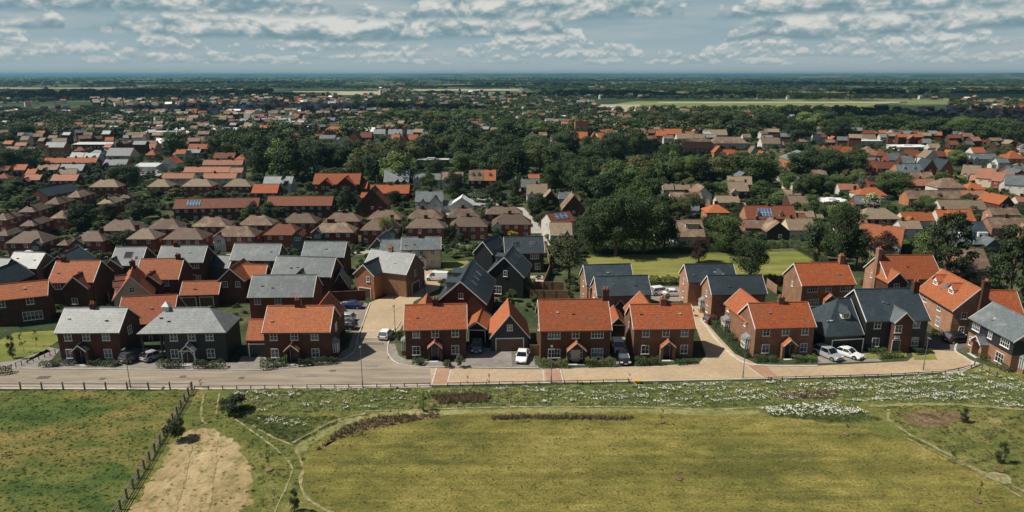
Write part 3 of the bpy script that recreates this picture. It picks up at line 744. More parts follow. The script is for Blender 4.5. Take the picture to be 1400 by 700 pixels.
def sheet(name, pts, m, level, sm=0, px=True, kd='structure', jitter=0, rag=0):
    """flat area on the ground given by photo points (or metres), level x 4 mm up"""
    w = [W(*p) if px else Vector((p[0], p[1], 0)) for p in pts]; w = [(v.x, v.y) for v in w]
    if sm: w = smooth(w, sm)
    if rag: w = ragged(w, rag, len(w)*7+level)
    if jitter:
        r = random.Random(len(pts)); w = [(x+r.gauss(0, jitter), y+r.gauss(0, jitter)) for x, y in w]
    bm = bmesh.new(); vs = [bm.verts.new((x, y, level*.004)) for x, y in w]; f = bm.faces.new(vs); bm.normal_update()
    if f.normal.z < 0: f.normal_flip()
    bmesh.ops.triangulate(bm, faces=[f], ngon_method='EAR_CLIP')
    for f in bm.faces:
        if f.normal.z < 0: f.normal_flip()
    me = bpy.data.meshes.new(name); bm.to_mesh(me); bm.free(); me.materials.append(M[m])
    return kind(link(name, me), kd)
TRK = [0]
def strip(name, pts, wd, m, level, px=True, h=0, kd='structure', closed=False):
    """ribbon of width wd metres along a line; h gives it a real height (kerb)"""
    if name in ('track', 'rut'): TRK[0] += 1; level = 8+TRK[0]*.75
    w = [W(*p) if px else Vector((p[0], p[1], 0)) for p in pts]
    q = []
    for i in range(len(w)-1):                      # Catmull-Rom
        p0, p1, p2, p3 = w[max(0, i-1)], w[i], w[i+1], w[min(len(w)-1, i+2)]
        for k in range(5):
            t = k/5; q.append(.5*((2*p1)+(p2-p0)*t+(2*p0-5*p1+4*p2-p3)*t*t+(3*p1-p0-3*p2+p3)*t**3))
    q.append(w[-1]); vs, fs = [], []; rs_ = random.Random(len(pts)+TRK[0])
    if name == 'track':
        q2 = []
        for i in range(len(q)-1):
            k_ = max(1, int((q[i+1]-q[i]).length/.5)); q2 += [q[i].lerp(q[i+1], j/k_) for j in range(k_)]
        q = q2+[q[-1]]
    for i, p in enumerate(q):
        d = (q[min(i+1, len(q)-1)]-q[max(i-1, 0)]).normalized(); n = Vector((-d.y, d.x, 0))*wd/2
        if name == 'track': n = n*rs_.uniform(.45, 1.35); p = p+n*rs_.uniform(-.5, .5)
        z = level*.004
        vs += [(p.x+n.x, p.y+n.y, z+h), (p.x-n.x, p.y-n.y, z+h)]
        if h: vs += [(p.x+n.x, p.y+n.y, -.02), (p.x-n.x, p.y-n.y, -.02)]
    s = 4 if h else 2
    for i in range(len(q)-1):
        a = i*s; fs.append((a, a+1, a+s+1, a+s))
        if h: fs += [(a+1, a+3, a+s+3, a+s+1), (a, a+s, a+s+2, a+2)]
    if h: fs += [(0, 2, 3, 1), (len(vs)-4, len(vs)-3, len(vs)-1, len(vs)-2)]
    b = MB().add(vs, fs); o = b.build(name, m); return kind(o, kd)

def grid_sheet(name, x0, x1, y0, y1, m, z, nx=1, ny=1):
    b = MB(); vs = [(x0+(x1-x0)*i/nx, y0+(y1-y0)*j/ny, z) for j in range(ny+1) for i in range(nx+1)]
    b.add(vs, [(j*(nx+1)+i, j*(nx+1)+i+1, (j+1)*(nx+1)+i+1, (j+1)*(nx+1)+i) for j in range(ny) for i in range(nx)])
    return kind(b.build(name, m), 'structure')
grid_sheet('ground', -30000, 30000, -500, 40000, 'm_ground', -.02)
grid_sheet('countryside', -30000, 30000, 620, 40000, 'm_far', .10)
# low hills on the skyline
def hills(px0, px1, dist, hgt, seed, base=0):
    r = random.Random(seed); b = MB(); n = 90; ph = [r.uniform(0, 6.28) for _ in range(4)]
    vs = []
    for i in range(n+1):
        f = i/n; x = (px0+(px1-px0)*f-700)/F*dist*1.03
        e = math.sin(math.pi*f)**.6; h = hgt*e*(.62+.2*math.sin(f*9+ph[0])+.12*math.sin(f*23+ph[1])+.06*math.sin(f*61+ph[2]))
        vs += [(x, dist-1800, 0), (x, dist, base+h), (x*1.1, dist+3500, base+h*.6)]
    fs = []
    for i in range(n): a = i*3; fs += [(a, a+3, a+4, a+1), (a+1, a+4, a+5, a+2)]
    return kind(b.add(vs, fs).build('hills', 'm_far'), 'structure')
hills(-300, 1000, 14000, 68, 3); hills(200, 1500, 17000, 72, 5); hills(1080, 1560, 8200, 74, 8)

# ---- front roads (photo points)
low = [(-60, 529), (260, 530), (400, 529), (553, 527.5), (700, 524.5), (900, 521), (1060, 517.5), (1200, 513.5), (1290, 508.5), (1322, 503), (1330, 498)]
sheet('verge_pavement', [(-60, 531.5), (262, 532.5), (553, 530)]+[(590, 529.5), (590, 522)]+[(-60, 522)], 'm_pavement', 1)
sheet('road', [(-60, 527), (300, 527.5), (560, 525.5), (590, 525.5), (588, 499), (548, 497.5), (530, 489), (531, 470), (545, 440), (500, 440), (494, 452), (488, 474), (478, 488), (440, 497), (370, 505.5), (300, 507), (120, 505), (-60, 504)], 'm_tarmac', 2)
sheet('paved_road', [(590, 525.5), (700, 523.5), (900, 520.5), (1060, 517), (1200, 512.5), (1285, 508), (1318, 502.5), (1328, 497), (1318, 488), (1306, 480), (1316, 462), (1262, 455), (1262, 478), (1240, 494), (1120, 500), (1040, 500), (1005, 484), (985, 463), (962, 437), (948, 437), (958, 465), (965, 486), (955, 497), (900, 500), (740, 505), (588, 503)], 'm_pavers', 3)
sheet('paved_side_street', [(496, 452), (545, 455), (553, 440), (566, 412), (600, 395), (606, 372), (585, 366), (560, 370), (563, 385), (540, 400), (505, 414), (498, 430)], 'm_pavers', 4)
sheet('paved_side_street', [(948, 440), (964, 440), (960, 420), (948, 402), (935, 392), (905, 398), (912, 405), (935, 412)], 'm_pavers', 4)
sheet('paved_side_street', [(1262, 478), (1306, 480), (1330, 470), (1318, 455), (1290, 448), (1272, 460)], 'm_dark_tarmac', 4)
sheet('crossing', [(493, 462), (540, 462), (538, 452), (495, 452)], 'm_pale_pavers', 5)
sheet('crossing', [(592, 527), (611, 526.5), (616, 503.5), (597, 503.5)], 'm_red_pavers', 5)
sheet('crossing', [(1022, 500), (1045, 518), (1066, 516.5), (1046, 500)], 'm_red_pavers', 5)
sheet('crossing', [(745, 504.5), (768, 504), (772, 522), (748, 522.4)], 'm_red_pavers', 5)
for a in ([(590, 526), (597, 503)], [(611, 526), (617, 503)], [(493, 462), (540, 462)], [(494.5, 452), (543, 452)], [(1046, 518.5), (1021, 500)], [(744, 523.5), (742, 505)], [(770, 523), (766, 505)]):
    strip('line', a, .18, 'm_kerb', 7)
# footways and kerbs
sheet('footway', [(-60, 503.5), (120, 504.5), (300, 506.5), (370, 505), (440, 496.5), (478, 487.5), (487, 474), (492, 455), (484, 455), (476, 476), (462, 484), (430, 490), (330, 496), (180, 497), (-60, 495)], 'm_drive', 8)
strip('kerb', [(-60, 504), (120, 505), (300, 507), (370, 505.5), (430, 498.5), (465, 492), (481, 484), (487, 474), (490, 460), (497, 440), (506, 415)], .16, 'm_kerb', 0, h=.13)
sheet('footway', [(532, 470), (540, 470), (545, 486), (556, 492), (600, 495), (720, 497), (736, 500), (736, 504), (600, 502.5), (556, 500), (536, 492), (530, 484)], 'm_drive', 8)
strip('kerb', [(548, 440), (534, 462), (530, 478), (534, 490), (548, 498), (580, 502), (640, 503), (738, 504)], .16, 'm_kerb', 0, h=.12)
strip('kerb', [(958, 436), (978, 463), (1000, 485), (1018, 496), (1045, 500), (1118, 500.5)], .35, 'm_kerb', 0, h=.12)
strip('kerb', [(738, 504.5), (860, 502.5), (952, 499.5), (966, 490), (966, 484)], .14, 'm_kerb', 0, h=.06)
strip('kerb', [(-60, 528.5), (260, 529.5), (400, 529), (553, 527.8), (700, 525), (900, 521.5), (1060, 518), (1200, 514), (1290, 509), (1322, 503), (1331, 497)], .16, 'm_kerb', 0, h=.12)
strip('kerb', [(1331, 497), (1318, 488), (1306, 480), (1308, 470)], .3, 'm_kerb', 0, h=.12)
sheet('pavement', [(1290, 513), (1318, 508), (1340, 497), (1322, 490), (1328, 497), (1318, 503.5), (1288, 509.5)], 'm_pavement', 3)
# drives
for k, p in enumerate([[(172, 503), (222, 503), (220, 480), (186, 478)], [(322, 503), (372, 500), (362, 486), (330, 487)], [(20, 505), (60, 505), (82, 478), (66, 474)],
    [(636, 498), (700, 500), (732, 500), (728, 478), (668, 476), (640, 470)], [(838, 500), (860, 500), (860, 460), (840, 460)], [(1118, 497), (1206, 494), (1182, 480), (1118, 478)],
    [(470, 452), (492, 455), (503, 415), (468, 408)], [(890, 412), (930, 412), (935, 392), (892, 392)], [(0, 500), (30, 498), (70, 480), (55, 474), (0, 490)]]):
    sheet('driveway', p, 'm_drive', 6)
sheet('paving', [(700, 500), (708, 500), (706, 478), (699, 478)], 'm_dark_tarmac', 9)
r_ = random.Random(4)
for px_, py_ in ((60, 516), (140, 518), (250, 515), (330, 517), (420, 514), (455, 507), (512, 470), (508, 500)):
    c = W(px_, py_); a, b_ = r_.choice(((.45, .35), (.9, .5), (1.6, .45), (.4, .4))); sheet('road_patch', [(c.x-a, c.y-b_), (c.x+a, c.y-b_*.9), (c.x+a*.95, c.y+b_), (c.x-a, c.y+b_*.95)], 'm_dark_tarmac' if r_.random() < .6 and px_ < 590 else 'm_drive', 9, px=False)
# ---- open ground in front
sheet('meadow', [(-80, 534), (262, 534), (254, 548), (200, 640), (150, 720), (-300, 720), (-160, 600)], 'm_meadow', 2, rag=.3)
sheet('turf', [(264, 533), (600, 531), (900, 525), (1200, 517), (1300, 511), (1345, 500), (1460, 520), (1500, 600), (1600, 720), (150, 720), (205, 640), (258, 548)], 'm_turf', 1)
sheet('mown_field', [(520, 568), (700, 562), (900, 560), (1040, 566), (1160, 583), (1240, 600), (1330, 640), (1460, 720), (470, 740), (418, 668), (414, 632), (430, 606), (470, 584)], 'm_field', 2, 1, rag=.5)
sheet('bare_ground', [(262, 586), (300, 588), (330, 606), (343, 640), (338, 720), (150, 730), (185, 690), (214, 640), (240, 604)], 'm_bare', 2, 2, rag=.55)
sheet('scrub_strip', [(325, 533), (600, 531), (900, 525), (1200, 517), (1300, 512), (1350, 505), (1460, 520), (1460, 566), (1340, 556), (1200, 550), (1040, 556), (960, 559), (860, 556), (700, 556), (560, 561), (420, 565), (330, 566), (308, 552), (303, 540)], 'm_scrub', 3, 0, rag=.35)
sheet('scrub_strip', [(322, 574), (350, 568), (465, 570), (462, 580), (420, 600), (402, 608), (378, 598)], 'm_scrub', 3, 1, rag=.5)
sheet('scrub_strip', [(1040, 560), (1090, 554), (1160, 555), (1205, 574), (1150, 578), (1060, 570)], 'm_scrub', 4, 1, rag=.4)
sheet('mown_path', [(470, 566), (700, 558), (870, 558), (960, 562), (1035, 559), (1042, 567), (960, 568), (870, 564), (700, 564), (560, 569), (490, 575), (430, 602), (414, 620), (402, 614), (430, 590)], 'm_mown', 5, 1, rag=.25)
strip('track', [(480, 563), (700, 556.5), (900, 557), (960, 560), (1060, 556)], .35, 'm_path', 5)
strip('track', [(404, 612), (414, 640), (412, 668), (432, 690), (470, 708)], .38, 'm_path', 5)
strip('track', [(322, 573), (345, 590), (375, 612), (397, 634), (398, 650), (380, 690), (372, 712)], .24, 'm_path', 5)
for q_ in ([(297, 600), (292, 640), (280, 715)], [(262, 602), (252, 650), (232, 715)]): strip('track', q_, .55, 'm_rut', 4)
strip('track', [(345, 582), (378, 600), (400, 609)], .3, 'm_path', 5)
strip('track', [(279, 540), (275, 570), (283, 580)], .3, 'm_path', 5)
strip('track', [(300, 538), (296, 566)], .25, 'm_path', 5)
strip('track', [(1215, 560), (1216, 574), (1240, 592), (1275, 610), (1330, 640), (1400, 672), (1450, 695)], .55, 'm_path', 5)
strip('track', [(1240, 600), (1300, 628), (1370, 664), (1410, 690)], .3, 'm_path', 5)
strip('track', [(1190, 556), (1300, 553), (1460, 566)], .8, 'm_mown', 4)
strip('track', [(400, 606), (425, 592), (460, 575), (500, 566)], .5, 'm_path', 5)
for p in ([(432, 618), (450, 604), (500, 588), (560, 577), (600, 572), (600, 566), (545, 568), (500, 572), (460, 590)], [(672, 570), (760, 568.5), (865, 571), (860, 575), (760, 573), (672, 574)],
          [(590, 541), (650, 538), (672, 541), (668, 550), (600, 553)], [(1062, 540), (1100, 535), (1146, 536), (1142, 545), (1072, 546)], [(1232, 566), (1290, 561), (1326, 565), (1322, 576), (1268, 586), (1240, 578)]):
    sheet('mulch_bed', p, 'm_mulch', 6, 1, rag=.28)
for ip, p in enumerate(((928, 655, 5), (1302, 631, 5), (1366, 643, 6), (1367, 655, 14), (1157, 594, 4), (1336, 686, 5), (368, 643, 5), (905, 578, 4))):
    c = W(p[0], p[1]); sheet('bare_patch', [(c.x+math.cos(a)*p[2]*.09*(1+.3*math.sin(3*a)), c.y+math.sin(a)*p[2]*.09) for a in [i*.6283 for i in range(10)]], 'm_path' if p[2] > 10 else 'm_mulch', 26+ip, 1, px=False)
# ---- behind the houses
sheet('playing_field', [(800, 349), (838, 348.5), (960, 347), (1100, 343), (1118, 356), (1110, 384), (1060, 386), (930, 386), (812, 383)], 'm_park', 1)
sheet('lawn', [(-10, 470), (20, 455), (76, 452), (80, 466), (60, 480), (20, 493), (-10, 497)], 'm_park', 7)
sheet('lawn', [(608, 370), (640, 366), (650, 356), (604, 358)], 'm_park', 2)
sheet('lawn', [(1184, 481), (1238, 478), (1240, 488), (1184, 491)], 'm_park', 8); sheet('lawn', [(1246, 482), (1275, 480), (1282, 492), (1250, 492)], 'm_park', 8)
sheet('lawn', [(1330, 505), (1345, 498), (1366, 508), (1400, 513), (1400, 520), (1340, 512)], 'm_park', 4)
sheet('street', [(736, 340), (752, 335), (738, 308), (716, 284), (704, 283), (718, 305)], 'm_far_road', 2)
sheet('car_park', [(592, 295), (655, 292), (672, 284), (690, 283), (665, 268), (622, 274), (600, 283)], 'm_far_road', 2)
strip('street', [(640, 280), (655, 290), (672, 286)], 2.5, 'm_stubble', 4)
sheet('car_park', [(178, 240), (222, 240), (226, 229), (190, 228)], 'm_far_road', 2)
strip('street', [(140, 244), (175, 232), (215, 226)], 7, 'm_dark_tarmac', 3)
strip('street', [(-20, 351), (100, 352), (250, 351), (480, 346), (560, 338), (700, 333), (745, 330)], 4, 'm_far_road', 2)
strip('street', [(-20, 322), (90, 319), (180, 322), (300, 318)], 3, 'm_far_road', 2)
strip('street', [(455, 292), (480, 280), (520, 284)], 4, 'm_far_road', 2)
strip('street', [(1262, 290), (1330, 276), (1400, 268)], 4, 'm_far_road', 2)
strip('street', [(880, 292), (940, 288), (1010, 296)], 3, 'm_far_road', 2)
sheet('garden_patio', [(716, 390), (744, 390), (742, 377), (720, 377)], 'm_pavement', 3)
# open fields beyond the town
def fld(x0, x1, y0, y1, m='m_airfield', sk=0, lvl=.15):
    a, b, c, d = W(x0, y1), W(x1, y1), W(x1+sk, y0), W(x0+sk, y0)
    o = MB().add([(p.x, p.y, lvl) for p in (a, b, c, d)], [(0, 1, 2, 3)]).build('field', m); return kind(o, 'structure')
# ---------------------------------------------------------------- the new estate
def fit(h, u=(), l=(), uz=None, lz=1.4, w=1.15, hh=1.25, wide=(), lw=None, face='F'):
    uz = h.e-.85 if uz is None else uz
    for p in u: h.win(face, h.fx(p, uz, face), uz, 1.9 if p in wide else w, hh, 4 if p in wide else 2)
    for p in l: h.win(face, h.fx(p, lz, face), lz, 1.9 if p in wide else (lw or w+.05), hh+.2, 4 if p in wide else 2)
ES = 'detached houses of the new estate'
def EH(f, *a, **k):
    k.setdefault('group', ES); k.setdefault('wall', 'brick'); k.setdefault('roof', 'slate'); h = f(*a, **k)
    vr2 = random.Random(len(FOOT)*3)
    if f is HF and h.D > 4:
        for _ in range(vr2.choice((1, 2, 2))):
            x, y = vr2.uniform(-.4, .4)*h.L, -vr2.uniform(.22, .36)*h.D; z = h.zr-abs(y)*h.t; MB().box(x-.22, x+.22, y-.14, y+.14, z-.05, z+.10).build('roof_vent', vr2.choice(('lead', 'gutter', 'flat_roof')), h.roofob)
    return h

# --- front row, left to right
h = EH(HF, (-12, 412), (65, 404), 386, roof='orange_tile', label='red roofed brick house at the left edge with a wide white ground floor bay', nick='left edge red roofed house')
fit(h, [41], lz=1.4); h.win('F', h.fx(45, 1.4), 1.4, 3.0, 1.6, 5, 2); h.win('F', h.fx(2, 4), 4.1)
h = EH(HF, (74, 455.7), (162, 455), 420.5, roof='pale_slate', label='brick house with pale slate roof and slate porch, leftmost of the front row', nick='leftmost front row slate house')
fit(h, [93, 118, 145], [96, 148]); h.porch(h.fx(115.5, 1.5), roof='dark_slate'); h.chimney(h.fx(127, 8, yy=0), h=.7, m='brick')
h.win('R', 0, 4.1); 
h = EH(HF, (158, 445), (236, 441), 404, e=3.2, pitch=42, roof='red_tile', wall='red_brick', label='long low building under a plain deep red roof between the two slate front row houses', cat='garage block', name='garage_block', nick='deep red roofed block')
h.garage('F', -1, 2.6); h.garage('F', 2.2, 2.6)
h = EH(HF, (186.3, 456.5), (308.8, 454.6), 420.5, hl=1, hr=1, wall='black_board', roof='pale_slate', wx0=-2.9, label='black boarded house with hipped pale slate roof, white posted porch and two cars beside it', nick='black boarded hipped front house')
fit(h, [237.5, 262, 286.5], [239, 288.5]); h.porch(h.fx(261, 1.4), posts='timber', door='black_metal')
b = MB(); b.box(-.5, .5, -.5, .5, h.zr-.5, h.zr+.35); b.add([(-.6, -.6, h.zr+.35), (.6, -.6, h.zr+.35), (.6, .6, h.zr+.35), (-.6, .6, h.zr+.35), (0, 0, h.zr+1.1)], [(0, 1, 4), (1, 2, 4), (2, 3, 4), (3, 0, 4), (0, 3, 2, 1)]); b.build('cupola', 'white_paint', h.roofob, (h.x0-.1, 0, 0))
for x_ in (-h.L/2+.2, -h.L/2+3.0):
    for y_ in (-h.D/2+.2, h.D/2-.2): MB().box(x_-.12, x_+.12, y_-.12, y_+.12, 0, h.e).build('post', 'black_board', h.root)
h = EH(HF, (357.5, 455), (450.8, 454.4), 418, roof='orange_tile', label='orange roofed brick house with side garage, front row just left of the side street', nick='orange roofed corner house')
fit(h, [374, 402.5, 430], [376, 431.5]); h.porch(h.fx(402, 1.4), roof='red_tile'); h.chimney(h.fx(407, 8, yy=0), h=1.0)
c, yf = h.sidewing('L', 3.5, 4.6, 3.0, 45, yc=.8); h.garage('F', c, 2.7, 2.1, 'black_metal', y=yf)
h.bay('R', -1.2); h.wing('B', h.L/2-2.6, 4.6, 5.0, roof='orange_tile', e=4.6, pitch=50)
h.win('R', 1, 4.1)
h = EH(HF, (551.6, 452), (638.7, 449.8), 416, roof='red_tile', label='brick house with bright red roof and orange porch, just right of the side street', nick='bright red corner house')
fit(h, [569, 595, 622.4], [569.2, 622.4]); h.porch(h.fx(595, 1.4), roof='orange_tile'); h.chimney(h.fx(595.6, 8, yy=0), h=.9, w=.9)
h.bay('L', -1.0); h.wing('B', -h.L/2+2.9, 4.2, 4.5, roof='orange_tile', e=4.6, pitch=48)  # orange tile paints the sunlit left slope of the rear wing
h = EH(HG, (638.5, 449), (666, 449.8), 6.5, e=2.6, ay=440, roof='orange_tile', wall='black_board', label='small open carport with orange tiled gable roof beside the bright red corner house', cat='carport', name='carport', group=None)
h.garage('L', 0, 2.5, 2.1, 'tyre')  # near-black panel fills the open front with its inner shade
h = EH(HG, (669, 463), (725, 462), 7.6, e=2.5, ay=430, roof='orange_tile', wall='black_board', label='black boarded gable fronted garage with orange roof, one upstairs window and wide brown door', cat='garage', name='garage', group=None, nick='black gabled garage')
h.win('L', 0, 4.0, .9, 1.0); h.garage('L', 0, 4.3, 2.1)
h = EH(HF, (738, 453), (837, 451.4), 409, e=5.3, roof='red_tile', label='largest red roofed front row house, with tall right chimney and pale double door', nick='largest red roofed front house')
fit(h, [757.6, 787, 816.7], [757.6, 816.2], wide=(757.6, 816.7, 816.2)); h.porch(h.fx(787, 1.4), w=2.6, roof='orange_tile', door='pale_door', dwin=True)
h.chimney(h.L/2-.2, 0, 1.0, .7, 1.6); h.win('L', 0, 4.2, .6, 1)
h = EH(HG, (835, 444), (856, 444), 6, e=2.4, pitch=45, roof='red_tile', wall='black_board', label='narrow red roofed carport in the gap right of the largest red roofed front house', cat='carport', name='carport', group=None)
h.garage('L', 0, 2.3, 2.0, 'tyre')  # open front closed by a near-black panel for its shade
h = EH(HG, (836, 424), (860, 424), 5, e=2.4, ay=409.5, roof='slate', wall='brick', label='small slate gabled garage behind the narrow red roofed carport', cat='garage', name='garage', group=None)
h = EH(HF, (866, 450.5), (952, 449.5), 415.6, roof='red_tile', wall='mid_brick', label='red roofed brick house at the left corner of the right hand lane', nick='red house left of the lane')
fit(h, [883, 910.5, 936], [882, 935]); h.porch(h.fx(911, 1.4), roof='orange_tile'); h.chimney(h.fx(906.5, 8, yy=0), h=.9, w=.9)
h.wing('B', -1.6, 5, 4.5, roof='orange_tile', e=4.6, pitch=48); h.win('L', .5, 4.1, .6, 1)
h = EH(HF, (1033, 449.6), (1116.8, 447.2), 413.5, roof='red_tile', wall='mid_brick', label='red roofed corner house with two white side bays, right of the lane', nick='red corner house with side bays')
fit(h, [1047.7, 1074, 1100.5], [1046.5, 1098.5]); h.porch(h.fx(1075, 1.4), roof='orange_tile'); h.chimney(h.fx(1067.5, 8, yy=0), h=.9, w=.95)
h.bay('L', -.8, 2.0); h.wing('B', -h.L/2+2.5, 4.9, 6.0, roof='orange_tile', e=4.7, pitch=45)  # sun on the rear wing's left slope is in the orange tile
bw = h; h.bay('L', h.D/2+4.4, 2.0)
h.win('L', .8, 4.2, .6, 1.0); h.win('L', h.D/2+4.6, 4.2, .9, 1.0)
h = EH(HF, (1128, 460), (1182, 457), 408, e=3.3, pitch=45, hl=1, roof='dark_slate', wall='black_board', label='low dark slate roofed garage with one small dormer and two pale cars in front', cat='garage', name='garage', nick='dark slate garage with a dormer')
h.garage('F', h.fx(1158, 1.2), 5.2, 2.2, 'tyre'); h.dormer(h.fx(1157, 5, yy=-h.D*.32), -h.D*.30, 1.5, 1.1)  # near-black panel stands for the shade inside the garage opening
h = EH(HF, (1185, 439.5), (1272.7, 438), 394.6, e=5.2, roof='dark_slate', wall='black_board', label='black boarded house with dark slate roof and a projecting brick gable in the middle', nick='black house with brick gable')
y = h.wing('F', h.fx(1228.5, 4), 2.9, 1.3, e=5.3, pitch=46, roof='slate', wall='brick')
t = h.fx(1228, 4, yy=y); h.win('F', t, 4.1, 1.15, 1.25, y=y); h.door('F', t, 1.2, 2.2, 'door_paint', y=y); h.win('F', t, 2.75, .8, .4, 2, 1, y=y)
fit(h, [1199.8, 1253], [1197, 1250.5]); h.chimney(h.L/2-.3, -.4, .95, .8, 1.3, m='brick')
h = EH(HF, (1324, 434.7), (1385.9, 467.7), 422, e=5.0, pitch=38, Dmax=9, D=6.4, roof='slate', wall='sunlit_brick', label='angled slate roofed house with black boarded upper storey at the right edge', nick='right edge angled slate house')
MB().box(-h.L/2-.05, h.L/2+.05, -h.D/2-.06, h.D/2+.06, 2.7, 4.98).build('weatherboarding', 'black_board', h.root)
for t, w_ in ((-3.0, 1.7), (0, .9), (3.0, 1.9)): h.win('F', t*h.L/9, 4.0, w_, 1.2, 4 if w_ > 1 else 2, y=-h.D/2-.07)
h.win('F', -h.L*.38, 1.35, 1.3, 1.5); h.win('F', h.L*.27, 1.35, 1.8, 1.6, 3); h.porch(-h.L*.12, 2.1, roof='slate', door='door_paint')
h.bay('R', -1.0, 2.0)
# --- right hand group behind
h = EH(HF, (1096.7, 391), (1171, 389), 359, roof='red_tile', wall='sunlit_brick', label='wide red roofed house with tall chimney at its right end, beside the playing field', nick='red house beside the playing field')
fit(h, [1111, 1133, 1155.5], [1112], wide=(1111, 1155.5, 1112)); h.chimney(h.L/2-1, 0, .9, .8, 1.4); h.porch(h.fx(1131, 1.5), roof='orange_tile')
h.wing('B', h.L/2-1.6, 4.6, 2.5, wall='black_board', roof='dark_slate', e=4.2); h.win('L', 0, 4.1, .6, 1)
h = EH(HF, (1213, 382), (1290, 381.5), 348.6, roof='red_tile', wall='sunlit_brick', label='red roofed brick house with small front gable and a full height left chimney', nick='red house with full height chimney')
y = h.wing('F', h.fx(1222, 4), 3.6, 1.2, e=4.6, pitch=45, roof='orange_tile', wall='brick'); h.win('F', h.fx(1226, 3.9, yy=y), 3.7, 1.1, 1.2, y=y)
h.win('F', h.fx(1245, 4), 4.0, 2.0, 1.1, 4); h.win('F', h.fx(1268, 4), 4.0, 1.2, 1.1)
h.chimney(-h.L/2-.35, -.6, .7, 1.1, 1.5, base=0, m='sunlit_brick'); h.win('L', 1.4, 4, .6, 1)
h = EH(HF, (1253, 396), (1302, 425.5), 386, D=7.2, pitch=46, roof='orange_tile', wall='sunlit_brick', label='angled orange roofed house with two white dormers and a tall brick chimney', nick='angled orange dormer house')
fit(h, [], []); 
for t in (-.28, .14): h.win('F', h.L*t, 4.0, 1.2, 1.25)
h.win('F', h.L*.16, 1.5, 1.2, 1.6, 3); h.dormer(-h.L*.30, -h.D*.30, 1.5, 1.0); h.dormer(h.L*.14, -h.D*.30, 1.5, 1.0); h.skylight(-h.L*.08, -1.6)
h.chimney(h.L/2+.35, .6, .8, 1.1, 1.4, base=0, m='brick'); h.win('R', -1.8, 4, .9, 1.1); h.win('R', -1.8, 1.5, .9, 1.1)
h.porch(-h.L*.36, 2.2, 1.5, roof='red_tile')
h.wing('B', h.L/2-3, 6, 4, roof='red_tile', e=4.4)
# --- slate houses by the playing field
h = EH(HF, (816.5, 405), (891.5, 403), 377, e=5, roof='dark_slate', wall='sunlit_brick', label='nearer of the two dark slate houses behind the red roofs, left of the lane', nick='nearer left slate pair house')
h.win('L', 0, 4.1, .8, 1.1); h.win('L', .8, 1.4, 1.0, 1.3); h.bay('L', -1.4, 1.5)
h = EH(HF, (802, 390), (868, 388), 361.3, e=5, roof='dark_slate', wall='sunlit_brick', label='farther of the two dark slate houses behind the red roofs, left of the lane', nick='farther left slate pair house')
h.wing('F', -h.L/2+2.6, 4.6, 1.2, pitch=44, e=4.6); h.win('L', 0, 4.1, .8, 1.1); h.win('L', 0, 1.4, 1., 1.3)
h = EH(HF, (973, 403), (1049.5, 402), 376, roof='dark_slate', wall='sunlit_brick', label='nearer dark slate house with lit brick gable at the top of the right hand lane', nick='nearer slate house at the lane top')
h.win('L', 0, 4.1, .8, 1.1); h.win('L', -.8, 1.4, 1., 1.3); h.bay('L', 1.4, 1.5)
h = EH(HF, (941, 386), (1009, 385), 360.5, roof='dark_slate', wall='sunlit_brick', label='farther dark slate house with a slate cross gable at the top of the lane', nick='farther slate house at the lane top')
h.wing('F', h.fx(985, 5), 4.4, 1.2, pitch=44, e=4.6); h.win('L', 0, 4.1, .7, 1.0); h.win('L', 0, 1.4, 1., 1.3)
# --- centre
h = EH(HG, (594.7, 414), (665.7, 416), 14, e=4.8, ay=384.5, roof='dark_slate', wall='brick', label='big dark slate house, gable to the front, two flat dormers on its left slope', nick='big dark gable house')
for x_ in (-3.5, 2.5):
    y_ = 2.3; z = h.zr-y_*h.t
    d = MB().box(x_-1.5, x_+1.5, .6, y_+.6, z-.9, z+1.05).build('dormer', 'lead', h.root); MB().box(x_-1.7, x_+1.7, .3, y_+.8, z+1.05, z+1.18).build('dormer_roof', 'dark_slate', d)
    o = h.win('B', x_, z+.3, 2.2, .9, 3, 1); o.location = (x_, y_+.62, z+.4)
for x_ in (-3, 0, 3): h.skylight(x_, -1.8)
h.win('L', 0, 6.0, .8, 1)
h = EH(HG, (662, 376.5), (717, 379.5), 9, e=4.6, ay=351.4, roof='dark_slate', wall='black_board', label='tall black boarded house with its gable to the front and a single small window', nick='tall black gable house')
h.win('L', -.2, 5.0, .8, 1.2); h.win('L', 1.4, 1.5, 1.6, 1.6, 3)
y_ = 1.9; z = h.zr-y_*h.t; d = MB().box(-1.5, 1.2, .5, y_+.5, z-.8, z+1.0).build('dormer', 'lead', h.root); MB().box(-1.7, 1.4, .3, y_+.7, z+1.0, z+1.12).build('dormer_roof', 'dark_slate', d)
for x_ in (-2.5, 2): h.skylight(x_, -1.5)
h = EH(HF, (690, 347), (745, 346), 323.5, e=4.6, roof='dark_slate', wall='black_board', label='dark slate terrace with two square roof lights behind the tall black gable house', nick='dark slate terrace with roof lights')
fit(h, [704, 731], [735], wide=(704, 731)); h.skylight(h.fx(706, 7, yy=-1.7), -1.7, 1.7, 1.4); h.skylight(h.fx(730, 7, yy=-1.7), -1.7, 1.7, 1.4)
h = EH(HG, (646, 345), (674, 348), 8, e=4.4, ay=330, roof='dark_slate', wall='black_board', label='narrow gabled house with a bright glass and metal strip on its left slope', nick='narrow glazed gable house')
z = h.zr-1.2*h.t; a = math.atan(h.t); o = MB().box(-2.4, 2.4, -1.0, 1.0, .02, .10).build('solar_panel', 'solar', h.roofob, (-.3, 1.3, h.zr-1.3*h.t+.05)); o.rotation_euler = (-a, 0, 0)
h = EH(HF, (548, 342.2), (603, 341.2), 323.8, e=4.6, roof='slate', wall='cream', label='cream rendered house with slate roof facing the end of the side street', nick='cream rendered house')
